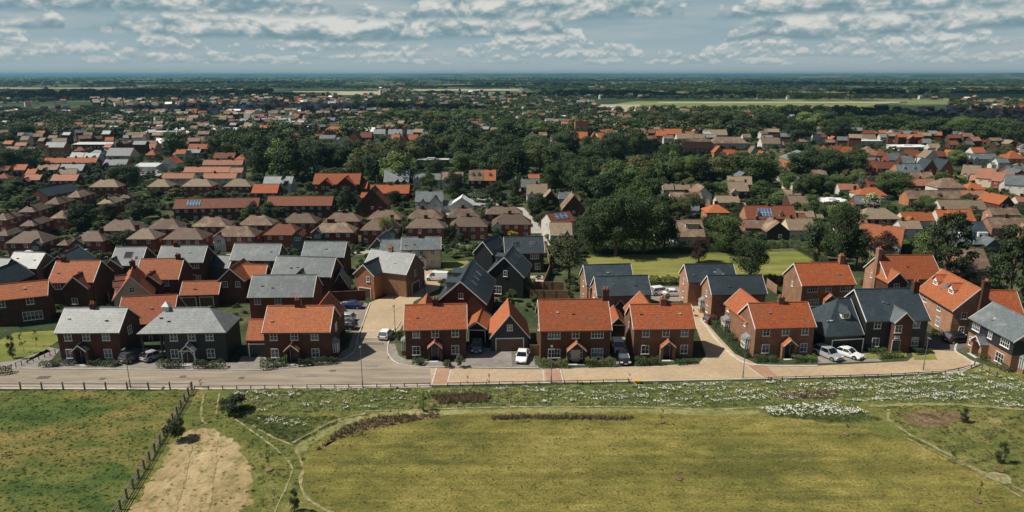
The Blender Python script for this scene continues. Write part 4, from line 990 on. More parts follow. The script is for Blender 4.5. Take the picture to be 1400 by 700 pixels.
fit(h, [560.7, 576, 591.5], [561.5, 591.5], w=.9, hh=1.1); h.porch(h.fx(576.7, 1.5), 1.8, roof='slate', posts='timber'); h.chimney(h.fx(574, 8, yy=0), h=.7, m='brick')
h.sidewing('L', 5.0, 5, 4.0, 40, yc=.5, roof='slate')
h = EH(HG, (503, 340), (530, 341), 7, e=4.4, ay=325, roof='slate', wall='grey_board', label='grey boarded slate gable house left of the cream rendered house', nick='grey boarded gable house')
h.win('L', 0, 4, .9, 1)
h = EH(HF, (494, 369), (555, 376), 343.4, e=4.9, roof='pale_slate', wall='sunlit_brick', pitch=40, label='brick house with pale slate roof and brick wing, left of the side street', nick='pale slate roofed house')
y = h.wing('F', -h.L/2+2.3, 4.4, 3.2, roof='dark_slate', wall='orange_brick', pitch=42); h.win('R', 0, 4.1, .7, 1.3); h.garage('R', 0, 3.0, 2.1, 'garage_brown')  # wing's dark slate and orange brick paint its shaded slope and sunlit gable
h.win('F', -h.L/2+3.2, 4.0, .8, 1.1, y=y); h.garage('F', -h.L/2+2.3, 2.6, 2.0, y=y); h.chimney(-.5, 0, .8, .6, .9)
h = EH(HG, (453, 395), (478, 394), 4, e=2.1, ay=373, roof='slate', wall='brick', label='little slate roofed garden garage beside the pale slate roofed house', cat='garage', name='garage', group=None)
# --- left block, nearest rank
h = EH(HF, (338, 407), (427.6, 406.4), 375.7, roof='slate', wall='red_brick', label='wide slate roofed house directly behind the orange roofed corner house', nick='wide slate house')
fit(h, [352, 380, 408]); 
h = EH(HF, (370, 376.5), (452, 379), 350.8, roof='slate', wall='brick', label='slate roofed house with a tiny central gablet, behind the wide slate house', nick='slate house with gablet')
h.wing('F', 0, 2.2, .15, e=5.0, pitch=42, barge=False)
h = EH(HG, (296, 384.5), (335, 384.5), 7, e=4.7, ay=367, roof='orange_tile', wall='brick', label='gable fronted brick house with two upstairs windows and orange roof in the left block', nick='orange gable fronted house')
for q in (-1.2, 1.2): h.win('L', q, 3.9, .95, 1.1)
h.wing('F', 1.0, 4.6, 3.0, roof='orange_tile', e=4.3)
h = EH(HF, (245, 404), (298.5, 402.6), 384.2, e=2.7, roof='orange_tile', wall='brick', label='low garage row with an orange tiled roof in the middle of the left block', cat='garage', name='garage_block', group=None, nick='low orange garage row')
for q in (-2, 1.2): h.garage('F', q, 2.4, 2.0)
h = EH(HF, (213, 359.5), (277, 359), 335.8, roof='slate', wall='brick', label='slate roofed brick house with a small red front door, left block back row', nick='slate house with red door')
fit(h, [254.4, 268.7], [255.5, 271.5], w=1.0, hh=1.1); h.door('F', h.fx(265.4, 1.2), m='red_door'); h.chimney(-h.L*.2, 0, .7, .6, .7)
h = EH(HF, (313.5, 356), (379, 356.5), 333, roof='slate', wall='grey_board', label='grey boarded slate house, second of three in the back row of the estate', nick='middle back row slate house')
fit(h, [325, 345, 365], w=1, hh=1)
h = EH(HF, (411.5, 351.5), (470, 352), 330, roof='slate', wall='brick', label='slate roofed house at the back of the estate nearest the pale slate house', nick='right back row slate house')
fit(h, [422, 457], w=1, hh=1); h.win('F', h.fx(457, 1.4), 1.4, .9, 1.1)
h = EH(HF, (284, 366), (312, 367), 349, e=3, roof='dark_slate', wall='grey_board', label='low dark slate link building right of the slate house with the red door', cat='outbuilding', name='outbuilding', group=None)
h = EH(HG, (153, 411), (210, 404.5), 8.5, e=4.0, ay=377.5, roof='orange_tile', wall='beige', label='beige gabled house with two dormers in its sunlit left roof slope', nick='beige gabled dormer house')
h.win('L', 0, 5.3, .9, 1.1)
for x_ in (-2.2, 1.6):
    y_ = 2.5; z = h.zr-y_*h.t; d = MB().prism([(x_-.8, z-.6), (x_+.8, z-.6), (x_+.8, z+1.0), (x_, z+1.8), (x_-.8, z+1.0)], 'y', .4, y_+.3).build('dormer', 'white_paint', h.root)
    r_ = roof_shell(2.6, 1.6, z+1.0, 1.0, oh=.15, ov=.1, th=.1); r_.v = [(yy+x_, xx+1.7, zz) for xx, yy, zz in r_.v]; r_.build('dormer_roof', 'rust_tile', d)
    o = h.win('B', x_, z+.4, .9, .9); o.location = (x_, y_+.31, z+.45)
h.chimney(h.L*.3, 0, .9, .9, 1.1, m='brick')
h = EH(HF, (183, 383), (243.5, 382), 353.5, roof='orange_tile', wall='brick', label='orange roofed brick house partly hidden behind the beige gabled house', nick='orange house behind the beige gable')
fit(h, [227], [228]); h.chimney(h.L/2-.9, 0, .8, .6, .8); h.wing('F', -.8, 4, 1.5, roof='rust_tile', e=4.5)  # rust tile paints the wing's shading as a darker roof
h = EH(HF, (64.5, 387), (127, 386), 356.3, roof='orange_tile', wall='brick', label='orange roofed house with a central shaded front gable, left block middle rank', nick='orange house with central gable')
h.wing('F', h.fx(109, 4), 4.4, 1.5, roof='rust_tile', e=4.2, pitch=44); fit(h, [79]); h.chimney(-h.L/2+1.2, 0, .8, .6, .8)  # rust tile puts the front gable's shadow into its roof colour
y_ = -h.D/2-1.5; h.win('F', h.fx(102, 2, yy=y_), 1.6, 1.1, 1.2, y=y_)
h = EH(HF, (149, 363.5), (192, 363), 337.5, roof='slate', wall='brick', label='slate roofed house with a dark roof light and white left bargeboard, left block', nick='slate house with roof light')
h.skylight(0, -1.6, 1.6, 1.6); h.wing('F', -h.L/2+.6, 4, .6, roof='dark_slate', e=4.6, wall='brick'); fit(h, [157])
h = EH(HF, (6.3, 366), (49, 367.5), 344.6, roof='pale_slate', wall='sunlit_brick', label='brick house with the palest slate roof at the far left', nick='palest slate roofed house')  # pale slate colour carries the roof's glint of sunlight
fit(h, [19.5, 37], [38], w=1.1); h.win('R', 0, 4, .9, 1.1); h.porch(h.fx(20, 1.4), 1.6)
h = EH(HG, (58, 367), (104, 366), 8, e=4.6, pitch=38, roof='dark_slate', wall='brick', label='dark slate gabled house right of the palest slate roof', nick='dark slate gable at left')
h = EH(HF, (-60, 378), (-2, 380), 352, roof='dark_slate', wall='brick', label='dark slate roofed house cut off by the left picture edge', nick='cut off slate house')
h = EH(HG, (-40, 392), (6, 392), 8, e=4.6, pitch=40, roof='dark_slate', wall='brick', label='dark gabled house mostly outside the left picture edge above the red roofed one', nick='left edge dark gable')
# ---------------------------------------------------------------- the town behind the estate
ORD = ['first', 'second', 'third', 'fourth', 'fifth', 'sixth', 'seventh', 'eighth', 'ninth', 'tenth', 'eleventh', 'twelfth', 'thirteenth', 'fourteenth', 'fifteenth', 'sixteenth', 'seventeenth', 'eighteenth', 'nineteenth', 'twentieth']
ORD += ['twenty '+o for o in ORD[:9]]+['thirtieth']+['thirty '+o for o in ORD[:9]]+['fortieth']+['forty '+o for o in ORD[:9]]
def autowin(h, e2=3.1, e1=1.0, w=.95, hh=.95, step=2.3, lower=True):
    n = max(1, int(h.L/step))
    for i in range(n):
        x = (i+.5-n/2)*h.L/n+rnd.uniform(-.15, .15)
        if h.e > 2.7: h.win('F', x, e2, w, hh)
        if lower and (i % 3 != 1 or h.e <= 3): h.win('F', x, e1, w*1.1, 1.0)
    if h.D > 3 and h.e > 3: h.win('L' if h.root.location.x > 0 else 'R', 0, e2, .8, .9)
def T(t, xL, xR, ye, ry, roof, wall, lab, e=None, chim=1, wins=True, name='brick_house', yR=None, step=2.3, cat='house', group=None, ln=None, nick=None, **k):
    yR = ye if yR is None else yR
    e = e or (3.9 if ye > 240 else 3.3 if ye > 215 else 2.85)
    k.setdefault('pitch', 38); k.setdefault('oh', .22); k.setdefault('ov', .1)
    if t == 'hip': h = HF((xL, ye), (xR, yR), ry, e=e, hl=1, hr=1, roof=roof, wall=wall, label=lab, far=True, name=name, cat=cat, group=group, nick=nick, Dmin=2.5, Dmax=11, **k)
    elif t == 'gab': h = HF((xL, ye), (xR, yR), ry, e=e, roof=roof, wall=wall, label=lab, far=True, name=name, cat=cat, group=group, nick=nick, Dmin=2, Dmax=13, **k)
    elif t == 'gf': k.pop('pitch'); h = HG((xL, ye), (xR, yR), ln or 7, e=e, ay=ry, roof=roof, wall=wall, label=lab, far=True, name=name, cat=cat, group=group, nick=nick, **k)
    elif t == 'hf': h = HG((xL, ye), (xR, yR), ln or 7, e=e, hf=1, hb=1, roof=roof, wall=wall, label=lab, far=True, name=name, cat=cat, group=group, nick=nick, **k)
    if wins and t in ('hip', 'gab'): autowin(h, min(3.1, e-.8), step=step)
    if wins and t in ('gf', 'hf'):
        if e > 3: h.win('L', 0, 3.0, .9, .9); h.win('F', -1.5, 3.0, .9, .9); h.win('F', 1.5, 3.0, .9, .9)
        h.win('L', -.6, 1.1, .9, 1.0)
    if t == 'gab' and wins and h.L > 5.5 and name == 'brick_house' and vr.random() < .55 and not any(w_ in lab for w_ in ('gable', 'dormer', 'solar', 'bays')):
        w_ = vr.uniform(2.4, 3.4); q = vr.choice((-1, 1))*(h.L/2-w_/2-.2); y = h.wing('F', q, w_, vr.uniform(.6, 1.8), e=max(2.2, e-.4), pitch=vr.uniform(38, 48), roof=vr.choice((roof, roof, 'slate')), wall=vr.choice((wall, wall, 'render'))); h.win('F', q, max(1.2, e-1.3), .9, .9, y=y)
    elif t == 'gab' and wins and h.L > 5 and name == 'brick_house' and vr.random() < .5: h.sidewing(vr.choice('LR'), vr.uniform(2, 3.5), max(2.5, h.D*.7), max(1.9, e*.6), 32, yc=vr.uniform(-.8, .8))
    if chim:
        c = chim if isinstance(chim, (list, tuple)) else [h.L*rnd.choice((-.3, 0, .3))]
        for x in c:
            if isinstance(chim, (list, tuple)): x = max(-h.L/2+.3, min(h.L/2-.3, h.fx(x, h.zr, yy=0)))
            h.chimney(x, 0, .9 if t == 'hip' else .6, .5, .8, m='brick', pots=0)
    return h
vr = random.Random(5)
def row(items, phrase, group):
    """items left to right; labels count along the row"""
    out = []
    for i, it in enumerate(items):
        look = it.pop('look'); it['lab'] = '%s, %s from left %s' % (look, ORD[i] if i < len(ORD) else str(i), phrase); it['group'] = group; out.append(T(**it))
    return out
vs_ = random.Random(3)
S = lambda t, xL, xR, ye, ry, look='brown hipped brick semi', roof=None, wall='red_brick', **k: dict(t=t, xL=xL, xR=xR, ye=ye, ry=ry, look=look, roof=roof or vs_.choice(('brown_tile', 'brown_tile', 'tan_tile', 'moss_tile', 'moss_tile')), wall=wall, **k)
# ends of the narrow hipped houses at the left (hip end toward the camera)
row([S('hf', -12, 9, 301, 287, 'narrow hipped house', ln=7), S('hf', 23.6, 47, 290, 277, 'narrow hipped house', ln=8), S('hf', 59, 81, 279.5, 268, 'narrow hipped house', ln=8),
     S('hf', 89, 110, 270, 259, 'narrow hipped house', ln=8), S('hf', 132, 153.5, 279, 267, 'narrow hipped house', ln=7), S('hf', 161, 178, 271, 259, 'narrow hipped house', ln=6)], 'in the upper stepped row at far left', 'upper stepped row of hipped houses')
row([S('hf', -8, 11, 322.5, 307, 'narrow hipped house', ln=7), S('hf', 26, 47, 309, 298, 'narrow hipped house', ln=8), S('hf', 67, 91, 298.5, 285, 'narrow hipped house', ln=8)], 'in the lower stepped row at far left', 'lower stepped row of hipped houses')
HS = [S('hip', 6.6, 59.4, 332.5, 314.7, chim=[37]), S('hf', 76, 93, 335.5, 326, 'tiny hipped outhouse', e=2.6, chim=0, ln=4, wins=False, cat='outbuilding'), S('hip', 98, 141.5, 330, 315.5), S('hip', 172, 212, 327, 311.5), S('hip', 221, 277, 327.5, 310.4, chim=[259]),
      S('hip', 290.3, 348.5, 323.6, 308, 'red brown hipped semi', chim=[325]), S('hip', 359, 409, 321.5, 305, 'red brown hipped semi', roof='rust_tile', chim=[388]), S('hip', 424, 484, 318, 303.7, 'half slated hipped semi', chim=[450, 455]),
      S('hip', 491.7, 545, 315, 298), S('hip', 554, 608, 312, 298), S('hip', 614, 667, 310, 295.5, chim=[640]), S('hip', 672, 727, 307, 292, chim=[697])]
hs = row(HS, 'in the front row of semis', 'front row of semis')
for q_ in (0, 2, 5, 8, 10, 11):
    h = hs[q_]
    if h.L < 6: continue
    sd_ = vr.choice((-1, 1)); w_ = vr.uniform(2.2, 2.8); x_ = sd_*(h.L/2-w_/2-.1); y = h.wing('F', x_, w_, vr.uniform(.5, .9), e=3.5, pitch=40, roof=vr.choice(('brown_tile', 'rust_tile', 'slate')), wall=vr.choice(('render', 'red_brick', 'grey_board'))); h.win('F', x_, 2.8, 1.2, .9, 3, y=y); h.win('F', x_, 1.1, 1.4, 1.0, 3, y=y)
for h in hs:
    if h.L > 6 and vr.random() < .5: MB().box(-1.0, 1.0, -h.D/2-1.3, -h.D/2, 0, 2.1).build('porch', 'render', h.root).location = (vr.uniform(-.2, .2)*h.L, 0, 0)
h = hs[6]; y = h.wing('F', h.fx(407, 3), 2.6, .9, e=3.7, pitch=42, wall='grey_board'); h.win('F', h.fx(407, 3, yy=y), 3.0, 1.5, .9, 3, y=y)
h = hs[7]; y = h.wing('F', h.fx(434, 3), 2.6, .9, e=3.7, pitch=42, roof='slate', wall='grey_board'); h.win('F', h.fx(434, 3, yy=y), 3.0, 1.5, .9, 3, y=y)
row([S('hip', 133, 186, 315.6, 299.7, chim=[163.5]), S('hip', 199, 246, 313.3, 298, chim=[226.6]), S('hip', 260.4, 310, 310, 296, chim=[288.7]), S('hip', 324, 372.3, 308, 294), S('hip', 383, 432.7, 305, 291, chim=[407.6]),
     S('hip', 442, 492.5, 302.8, 290.3, chim=[470.5]), S('hip', 501, 548.5, 300, 287, chim=[520]), S('hip', 556, 605, 299, 285.5, 'half slated hipped semi', chim=[578]), S('hip', 611, 657, 297.5, 284, chim=[633]), S('hip', 663, 715, 293, 282, chim=[690])], 'in the rear row of semis', 'rear row of semis')
row([S('hip', 121, 162, 255.7, 245, 'grey hipped semi', roof='tan_tile', chim=[141]), S('hip', 200, 231.6, 255.4, 244, 'grey hipped semi', roof='tan_tile', chim=[219]), S('hip', 247, 289.5, 255, 244, 'grey hipped semi', roof='tan_tile', chim=[276]), S('hip', 305, 343, 255, 244, 'grey hipped semi', roof='tan_tile', chim=[333])], 'in the row above the long terrace', 'grey hipped semis')
h = T('gab', 236, 353, 285.6, 271, 'rust_tile', 'brick', 'long rust red terrace with bright blue solar panels on its front slope', yR=283.5, chim=0, name='terrace', cat='terrace', nick='terrace with solar panels')
h.solar(h.fx(265, 5, yy=-1.5), 1.5, 4.0, 2.2)
h = T('gab', 363, 453.5, 281.3, 268, 'rust_tile', 'brick', 'long rust red terrace without panels, right of the one with solar panels', chim=0, name='terrace', cat='terrace', nick='plain rust terrace')
for a in [
 ('gf', 37.7, 65.2, 267, 258, 'dark_slate', 'brick', 'long dark gabled hall rising from the stepped rows at far left', dict(ln=13, yR=268.5, name='hall', cat='hall', chim=0, nick='dark hall')),
 ('gab', 31, 54, 246, 238, 'pink_tile', 'brick', 'left pink roofed house just above the dark hall', {}), ('gab', 68, 104, 247, 238, 'pink_tile', 'brick', 'right pink roofed house just above the dark hall', {}),
 ('gab', 343, 379, 264, 251.5, 'red_tile', 'brick', 'plain red roofed building beside the dark conifer, above the long terraces', dict(chim=0)),
 ('gab', 359, 399, 251, 241, 'pale_slate', 'render', 'pale slate roof with small roof lights behind the plain red roofed building', dict(chim=0)),
 ('gf', 488, 530, 281, 257.5, 'rust_tile', 'brick', 'shaded brown gable in front of the red roofed house centre left', dict(ln=6, chim=0)),
 ('gab', 505, 559, 264.5, 252.6, 'red_tile', 'red_brick', 'red roofed brick house with shaded gable at its left, centre left', dict(nick='red house centre left')),
 ('gab', 524, 559, 249, 232, 'pale_slate', 'brick', 'pale slate roofed house with two tiny front gables, edge of the dark wood', dict(chim=0, e=3.4, pitch=50, nick='pale slate house by the wood')),
 ('gab', 564, 602, 246, 237, 'slate', 'render', 'low slate roofed range partly hidden by a round tree', dict(chim=0)), ('gab', 604, 633, 246, 235, 'tan_tile', 'render', 'tan roofed house left of the half orange roofed house', {}),
 ('gab', 640.5, 661, 247, 232, 'brown_tile', 'brick', 'brown roofed half of the pair with white dormers', dict(chim=[642])), ('gab', 661.5, 678, 247, 232, 'orange_tile', 'brick', 'orange roofed half of the pair with white dormers', dict(chim=[669])),
 ('gab', 567, 605, 276, 261, 'slate', 'render', 'slate roofed house with two white front gables behind the semis', dict(e=3.6, pitch=46, nick='twin white gable house')),
 ('gf', 614.6, 648, 281, 270, 'white_roof', 'render', 'white roofed hall beside the small car park', dict(e=2.3, ln=6, chim=0, wins=False, name='hall', cat='hall')),
 ('gf', 700, 713, 256, 237, 'slate', 'orange_brick', 'sunlit orange brick gable at the top of the grey street', dict(ln=7, nick='sunlit orange gable')),
 ('gab', 712, 738, 256, 244, 'slate', 'brick', 'grey roofed house beside the sunlit orange gable', dict(chim=[716, 721])), ('gab', 722, 738, 246, 238, 'orange_tile', 'brick', 'small orange roof just behind the grey roofed street house', dict(chim=0)),
 ('gab', 720, 749, 265, 251, 'tan_tile', 'render', 'grey tan roofed cottage row along the grey street', {}), ('gf', 742, 764, 273, 261, 'tan_tile', 'brick', 'dark brick gable halfway along the grey street', dict(ln=6)),
 ('gf', 768, 801, 287, 267, 'brown_tile', 'brick', 'brown gabled house with dormers right of the grey street', dict(ln=8, nick='brown gabled street house')),
 ('gab', 755, 787, 306, 290, 'rust_tile', 'render', 'house with a column of blue solar panels right of the grey street', dict(yR=302, chim=0)),
 ('gab', 752, 783, 322, 304, 'tan_tile', 'render', 'plain pale grey roof just above the light green conifer', dict(chim=0, e=3)),
 ('gab', 825, 842, 243, 227, 'orange_tile', 'orange_brick', 'left orange house glimpsed among the central trees', {}), ('gf', 840, 858, 240, 224, 'orange_tile', 'orange_brick', 'right orange gable glimpsed among the central trees', dict(ln=6)), ('gab', 809, 822, 250, 242, 'orange_tile', 'orange_brick', 'lowest orange roof glimpsed among the central trees', {}),
 ('gab', 764, 781, 272, 262, 'slate', 'render', 'small slate and white house beyond the brown gabled street house', {}),
 ('gab', 907, 922, 259.5, 251, 'tan_tile', 'render', 'left tan cottage in the line above the dormer bungalows', dict(e=2.6)), ('gab', 923.5, 945, 259.5, 252, 'tan_tile', 'brick', 'middle tan cottage in the line above the dormer bungalows', dict(e=2.6)), ('gab', 947, 973, 260, 251, 'brown_tile', 'brick', 'right brown cottage in the line above the dormer bungalows', dict(e=2.6)),
 ('gab', 918, 962, 280, 262.5, 'brown_tile', 'render', 'brown dormer house with one white dormer among dark trees', dict(e=2.4, pitch=42, nick='brown dormer house')),
 ('hip', 966, 999.5, 291, 278.5, 'orange_tile', 'orange_brick', 'square orange hipped house with a sunlit left wall', dict(e=4, pitch=32, nick='orange hipped house')),
 ('gab', 997, 1025, 261.5, 248.5, 'tan_tile', 'brick', 'tan roofed house with a wide plain slope, right of the cottages', dict(chim=[1019])), ('gab', 980, 1012, 277, 267.5, 'tan_tile', 'render', 'white gabled house in front of the wide tan roof', {}),
 ('gab', 921, 965, 324, 300, 'brown_tile', 'render', 'brown bungalow with a wide flat roofed dormer, nearest the playing field', dict(e=2.4, pitch=36, nick='wide dormer bungalow')),
 ('gab', 1021, 1090, 299, 281, 'rust_tile', 'sunlit_brick', 'long rust roofed house with big solar panels and two dormers', dict(e=2.6, pitch=42, nick='rust roof with big solar panels')),
 ('gab', 1019, 1058, 312, 300, 'brown_tile', 'sunlit_brick', 'brown roofed bungalow in front of the big solar panels', dict(e=2.4)), ('gf', 1048, 1081, 317, 304, 'brown_tile', 'black_board', 'black gabled bungalow at the top edge of the playing field', dict(e=2.4, ln=7, nick='black gabled bungalow')),
 ('gab', 1079, 1116, 315, 298, 'tan_tile', 'cream', 'white edged dormer house left of the tall dark trees', dict(e=2.6, nick='white edged dormer house')), ('gab', 1090, 1115, 297, 288, 'tan_tile', 'cream', 'small tan roof behind the white edged dormer house', dict(e=2.4)),
 ('gab', 1061, 1085, 268, 258.5, 'tan_tile', 'render', 'tan bungalow with one white gable end, alone among hedges', dict(e=2.5)),
 ('gab', 1148, 1176, 259.5, 251, 'pink_tile', 'render', 'pink roofed bungalow left of the bluish tree', dict(e=2.5)), ('hip', 1168, 1184, 264.5, 257, 'orange_tile', 'render', 'tiny orange hipped bungalow below the bluish tree', dict(e=2.3)),
 ('hip', 1176, 1234, 299.5, 284, 'tan_tile', 'brick', 'wide dark tan hipped bungalow right of the cream blossoming tree', dict(e=2.8, pitch=36, chim=[1196], nick='wide tan hipped bungalow')),
 ('gab', 1160, 1191, 315, 299, 'brown_tile', 'render', 'brown roofed house with a white dormer below the wide tan bungalow', dict(e=3)),
 ('gab', 1172, 1232, 331, 308, 'orange_tile', 'beige', 'big rusty orange roof close behind the red full height chimney house', dict(yR=338, e=3.2, nick='big rusty orange roof')),
 ('gab', 1243, 1282, 254, 244, 'pink_tile', 'brick', 'pinkish brown bungalow right of the bright green tree', dict(e=2.5)), ('hip', 1282, 1322, 257, 243, 'brown_tile', 'render', 'brown hipped house with a small white gable, upper right', dict(e=3)),
 ('gab', 1243, 1318, 272, 260, 'brown_tile', 'orange_brick', 'very long brown roof with a sunlit brick left gable', dict(e=2.6, nick='very long brown roof')), ('gab', 1288, 1351, 287, 273, 'tan_tile', 'render', 'long grey brown roof below the very long brown roof', dict(e=2.6)),
 ('gab', 1286, 1336, 304, 286, 'orange_tile', 'render', 'orange roofed house with two white dormers behind the tall conifer', dict(e=2.4, pitch=42, nick='orange house behind the conifer')), ('gab', 1236, 1279, 302, 289.5, 'orange_tile', 'render', 'orange brown bungalow left of the tall conifer', dict(e=2.4)),
 ('gab', 1233, 1262, 313, 301, 'tan_tile', 'render', 'small white walled house left of the tall conifer', dict(e=3)),
 ('gab', 1308, 1352, 318, 303, 'dark_slate', 'grey_board', 'modern dark grey house with white framed square bays', dict(chim=0, e=3)), ('gab', 1320, 1366, 334, 325, 'slate', 'grey_board', 'low grey extension roof in front of the modern dark house', dict(chim=0, e=2.2, pitch=15)),
 ('gab', 1318, 1358, 372, 339, 'brown_tile', 'sunlit_brick', 'large mossy brown roof between the tall conifer and the cedar', dict(chim=0, e=2.6, pitch=44)),
 ('gab', 1357, 1396, 294, 283.5, 'brown_tile', 'sunlit_brick', 'far brown roofed terrace house at the right edge with sunlit gable', dict()), ('gab', 1357, 1410, 312, 297, 'brown_tile', 'sunlit_brick', 'near brown roofed house at the right edge above the cedar', dict(nick='near right edge brown house')),
 ('gab', 1313, 1340, 239, 226, 'tan_tile', 'render', 'white rendered house, first of the pale row at upper right', dict(yR=241, nick='white row end house')), ('gab', 1334, 1360, 243, 230, 'pink_tile', 'cream', 'cream house with pink roof, second of the pale row at upper right', dict(yR=245)),
 ('gab', 1355, 1381, 247, 235, 'pink_tile', 'red_brick', 'brick house with pink roof, third of the pale row at upper right', dict(yR=249)), ('gab', 1373, 1402, 252, 239, 'slate', 'render', 'grey roofed house with white gables, last of the pale row at upper right', dict(yR=254)),
 ('hip', 1322, 1349, 259, 249.5, 'orange_tile', 'orange_brick', 'bright orange hipped bungalow below the pale row', dict(e=2.5)), ('gab', 1316, 1352, 270, 260, 'pink_tile', 'render', 'flat looking pink roof right of the very long brown roof', dict(e=2.5)), ('hip', 1367, 1388, 272, 265, 'rust_tile', 'render', 'small red hipped bungalow near the right edge', dict(e=2.4)), ('gab', 1392, 1410, 276, 268, 'pink_tile', 'render', 'pink roof cut by the right edge', dict(e=2.4)),
 ('gf', 1262, 1283, 233, 218.5, 'dark_slate', 'red_brick', 'left navy roofed gable of the modern pair', dict(ln=8, chim=0, nick='left navy gable')), ('gf', 1284.5, 1305, 234, 219, 'dark_slate', 'red_brick', 'right navy roofed gable of the modern pair', dict(ln=8, chim=0)),
 ('gab', 1229, 1264, 236.5, 224, 'slate', 'orange_brick', 'slate roofed house with a white dormer strip left of the navy gables', {}), ('gab', 1250, 1278, 243.5, 235, 'brown_tile', 'sunlit_brick', 'brown roof directly below the left navy gable', dict(e=2.5)),
 ('gab', 1200, 1227, 230.5, 221, 'rust_tile', 'red_brick', 'red brown villa, lowest of the crowded cluster at right', {}), ('gab', 1216, 1234, 219, 209, 'slate', 'red_brick', 'brick gabled villa in the crowded cluster at right', {}), ('gab', 1236, 1252, 223, 212.5, 'slate', 'brick', 'dark slate villa in the crowded cluster at right', {}), ('hip', 1198, 1217, 213, 203.5, 'rust_tile', 'brick', 'red brown hipped villa at the back left of the crowded cluster', {}),
 ('gab', 1240, 1260, 213.5, 204, 'rust_tile', 'brick', 'brown red roof in front of the white industrial roofs at right', {}), ('gf', 1265, 1283, 216, 206, 'tan_tile', 'render', 'white gabled house in front of the white industrial roofs at right', dict(ln=7)), ('gab', 1283, 1295, 214, 206, 'rust_tile', 'brick', 'little red roof right of the white gabled house', {}), ('gf', 1296, 1312, 214.5, 206, 'orange_tile', 'brick', 'vivid orange roofed house standing apart at upper right', dict(ln=7, nick='vivid orange house')),
 ('gab', 1331, 1349, 209, 201, 'orange_tile', 'render', 'orange roofed white house above the long grey roof at upper right', {}), ('gab', 1329, 1365, 217.5, 210, 'slate', 'render', 'long grey roofed terrace at upper right', dict(chim=0)), ('gab', 1365, 1381, 222.5, 216, 'slate', 'render', 'grey roofed end of terrace at upper right', dict(chim=0)), ('hip', 1379, 1404, 217, 205, 'orange_tile', 'orange_brick', 'big orange roof at the right edge, upper part', {}), ('gab', 1380, 1404, 235, 226, 'slate', 'red_brick', 'slate roofed brick gabled house at the right edge', {}),
 ('gab', 1271, 1287, 202, 196, 'tan_tile', 'render', 'tan roofed shed behind the white industrial roofs at right', dict(chim=0)), ('gab', 1300, 1312, 198, 192, 'rust_tile', 'brick', 'small red roof on the dark wood edge at upper right', {}),
 ('gab', 1042, 1068, 196.5, 188, 'tan_tile', 'render', 'tan roofed house behind the pale roofed hall', {}), ('gf', 1036, 1051, 216.5, 207, 'orange_tile', 'brick', 'orange gable left of the pale roofed hall', dict(ln=6)), ('gab', 1109, 1131, 187.5, 180, 'rust_tile', 'render', 'red and white gabled row alone in the trees', {}),
 ('hip', 1122, 1137, 207, 198.5, 'orange_tile', 'brick', 'left orange roof above the dark tree belt at right', {}), ('gab', 1138, 1154, 207.5, 198.5, 'rust_tile', 'brick', 'right rust roof above the dark tree belt at right', {}), ('gab', 1156, 1168, 210.5, 200, 'red_tile', 'red_brick', 'brightest red little house above the dark tree belt', {}),
 ('gab', 1168, 1200, 191.5, 183.5, 'tan_tile', 'orange_brick', 'long tan building with sunlit left end, upper right', dict(chim=0)), ('hip', 1180, 1200, 209, 199.5, 'brown_tile', 'brick', 'brown hipped villa right of the brightest red little house', {}), ('gab', 1174, 1190, 228, 217, 'rust_tile', 'brick', 'left one of two rust roofed villas at the belt end', {}), ('gab', 1190, 1206, 230, 219, 'rust_tile', 'brick', 'right one of two rust roofed villas at the belt end', {}),
 ('gab', 1089, 1112, 236.5, 228.5, 'rust_tile', 'brick', 'red roofed bungalow below the dark tree belt', dict(e=2.6)), ('gab', 1113, 1132, 240.5, 232, 'brown_tile', 'brick', 'brown bungalow right of the red one below the belt', dict(e=2.6)), ('gf', 1067, 1080, 238, 228, 'tan_tile', 'render', 'pair of pale gables under the pale roofed hall', dict(ln=5, chim=0)),
 ('gab', 871, 888, 182.5, 175.5, 'tan_tile', 'render', 'tan roof at the left end of the central shops', {}), ('gab', 889, 912, 185.5, 178, 'orange_tile', 'orange_brick', 'bright orange roof at the left end of the central shops', {}), ('gab', 903, 933, 183.5, 176, 'orange_tile', 'brick', 'long orange roof behind the bright orange shop roof', {}),
 ('gab', 926, 949, 189.5, 182, 'tan_tile', 'render', 'left tan roof in the middle of the central shops', {}), ('gab', 950, 972, 190, 183, 'tan_tile', 'brick', 'right tan roof in the middle of the central shops', {}), ('gab', 964, 995, 184.5, 177, 'tan_tile', 'render', 'farthest tan roof of the central shops', {}),
 ('hip', 972, 1024, 196, 187, 'brown_tile', 'render', 'long dark brown hipped roof at the right of the central shops', dict(chim=0)), ('gab', 937, 972, 195.5, 189.5, 'brown_tile', 'brick', 'dark brown roof left of the long hipped one', dict(chim=0)), ('gab', 938, 976, 203, 194, 'pink_tile', 'orange_brick', 'long pink orange roof on a lit brick block', dict(chim=0)), ('gf', 976, 991, 209, 200, 'orange_tile', 'orange_brick', 'orange gable joined to the long pink orange roof', dict(ln=6)), ('gab', 991, 1007, 213, 204, 'red_tile', 'red_brick', 'red roofed house left of the blue walled one', {}),
 ('gab', 1007, 1024, 213, 205.5, 'rust_tile', 'blue_render', 'house with blue painted walls', dict(nick='blue walled house')), ('gf', 1025, 1038, 211, 200.5, 'tan_tile', 'blue_render', 'white and blue gabled house beside the blue walled one', dict(ln=6)),
 ('gab', 866, 883, 234, 226, 'orange_tile', 'brick', 'small orange roof in the trees left of centre right', {}), ('gab', 884, 896, 231, 222.5, 'pale_slate', 'render', 'small pale roof in the trees beside the orange one', {}), ('gab', 862, 880, 225, 216, 'rust_tile', 'red_brick', 'red roof with tall chimneys in the central trees', dict(chim=[866, 872])),
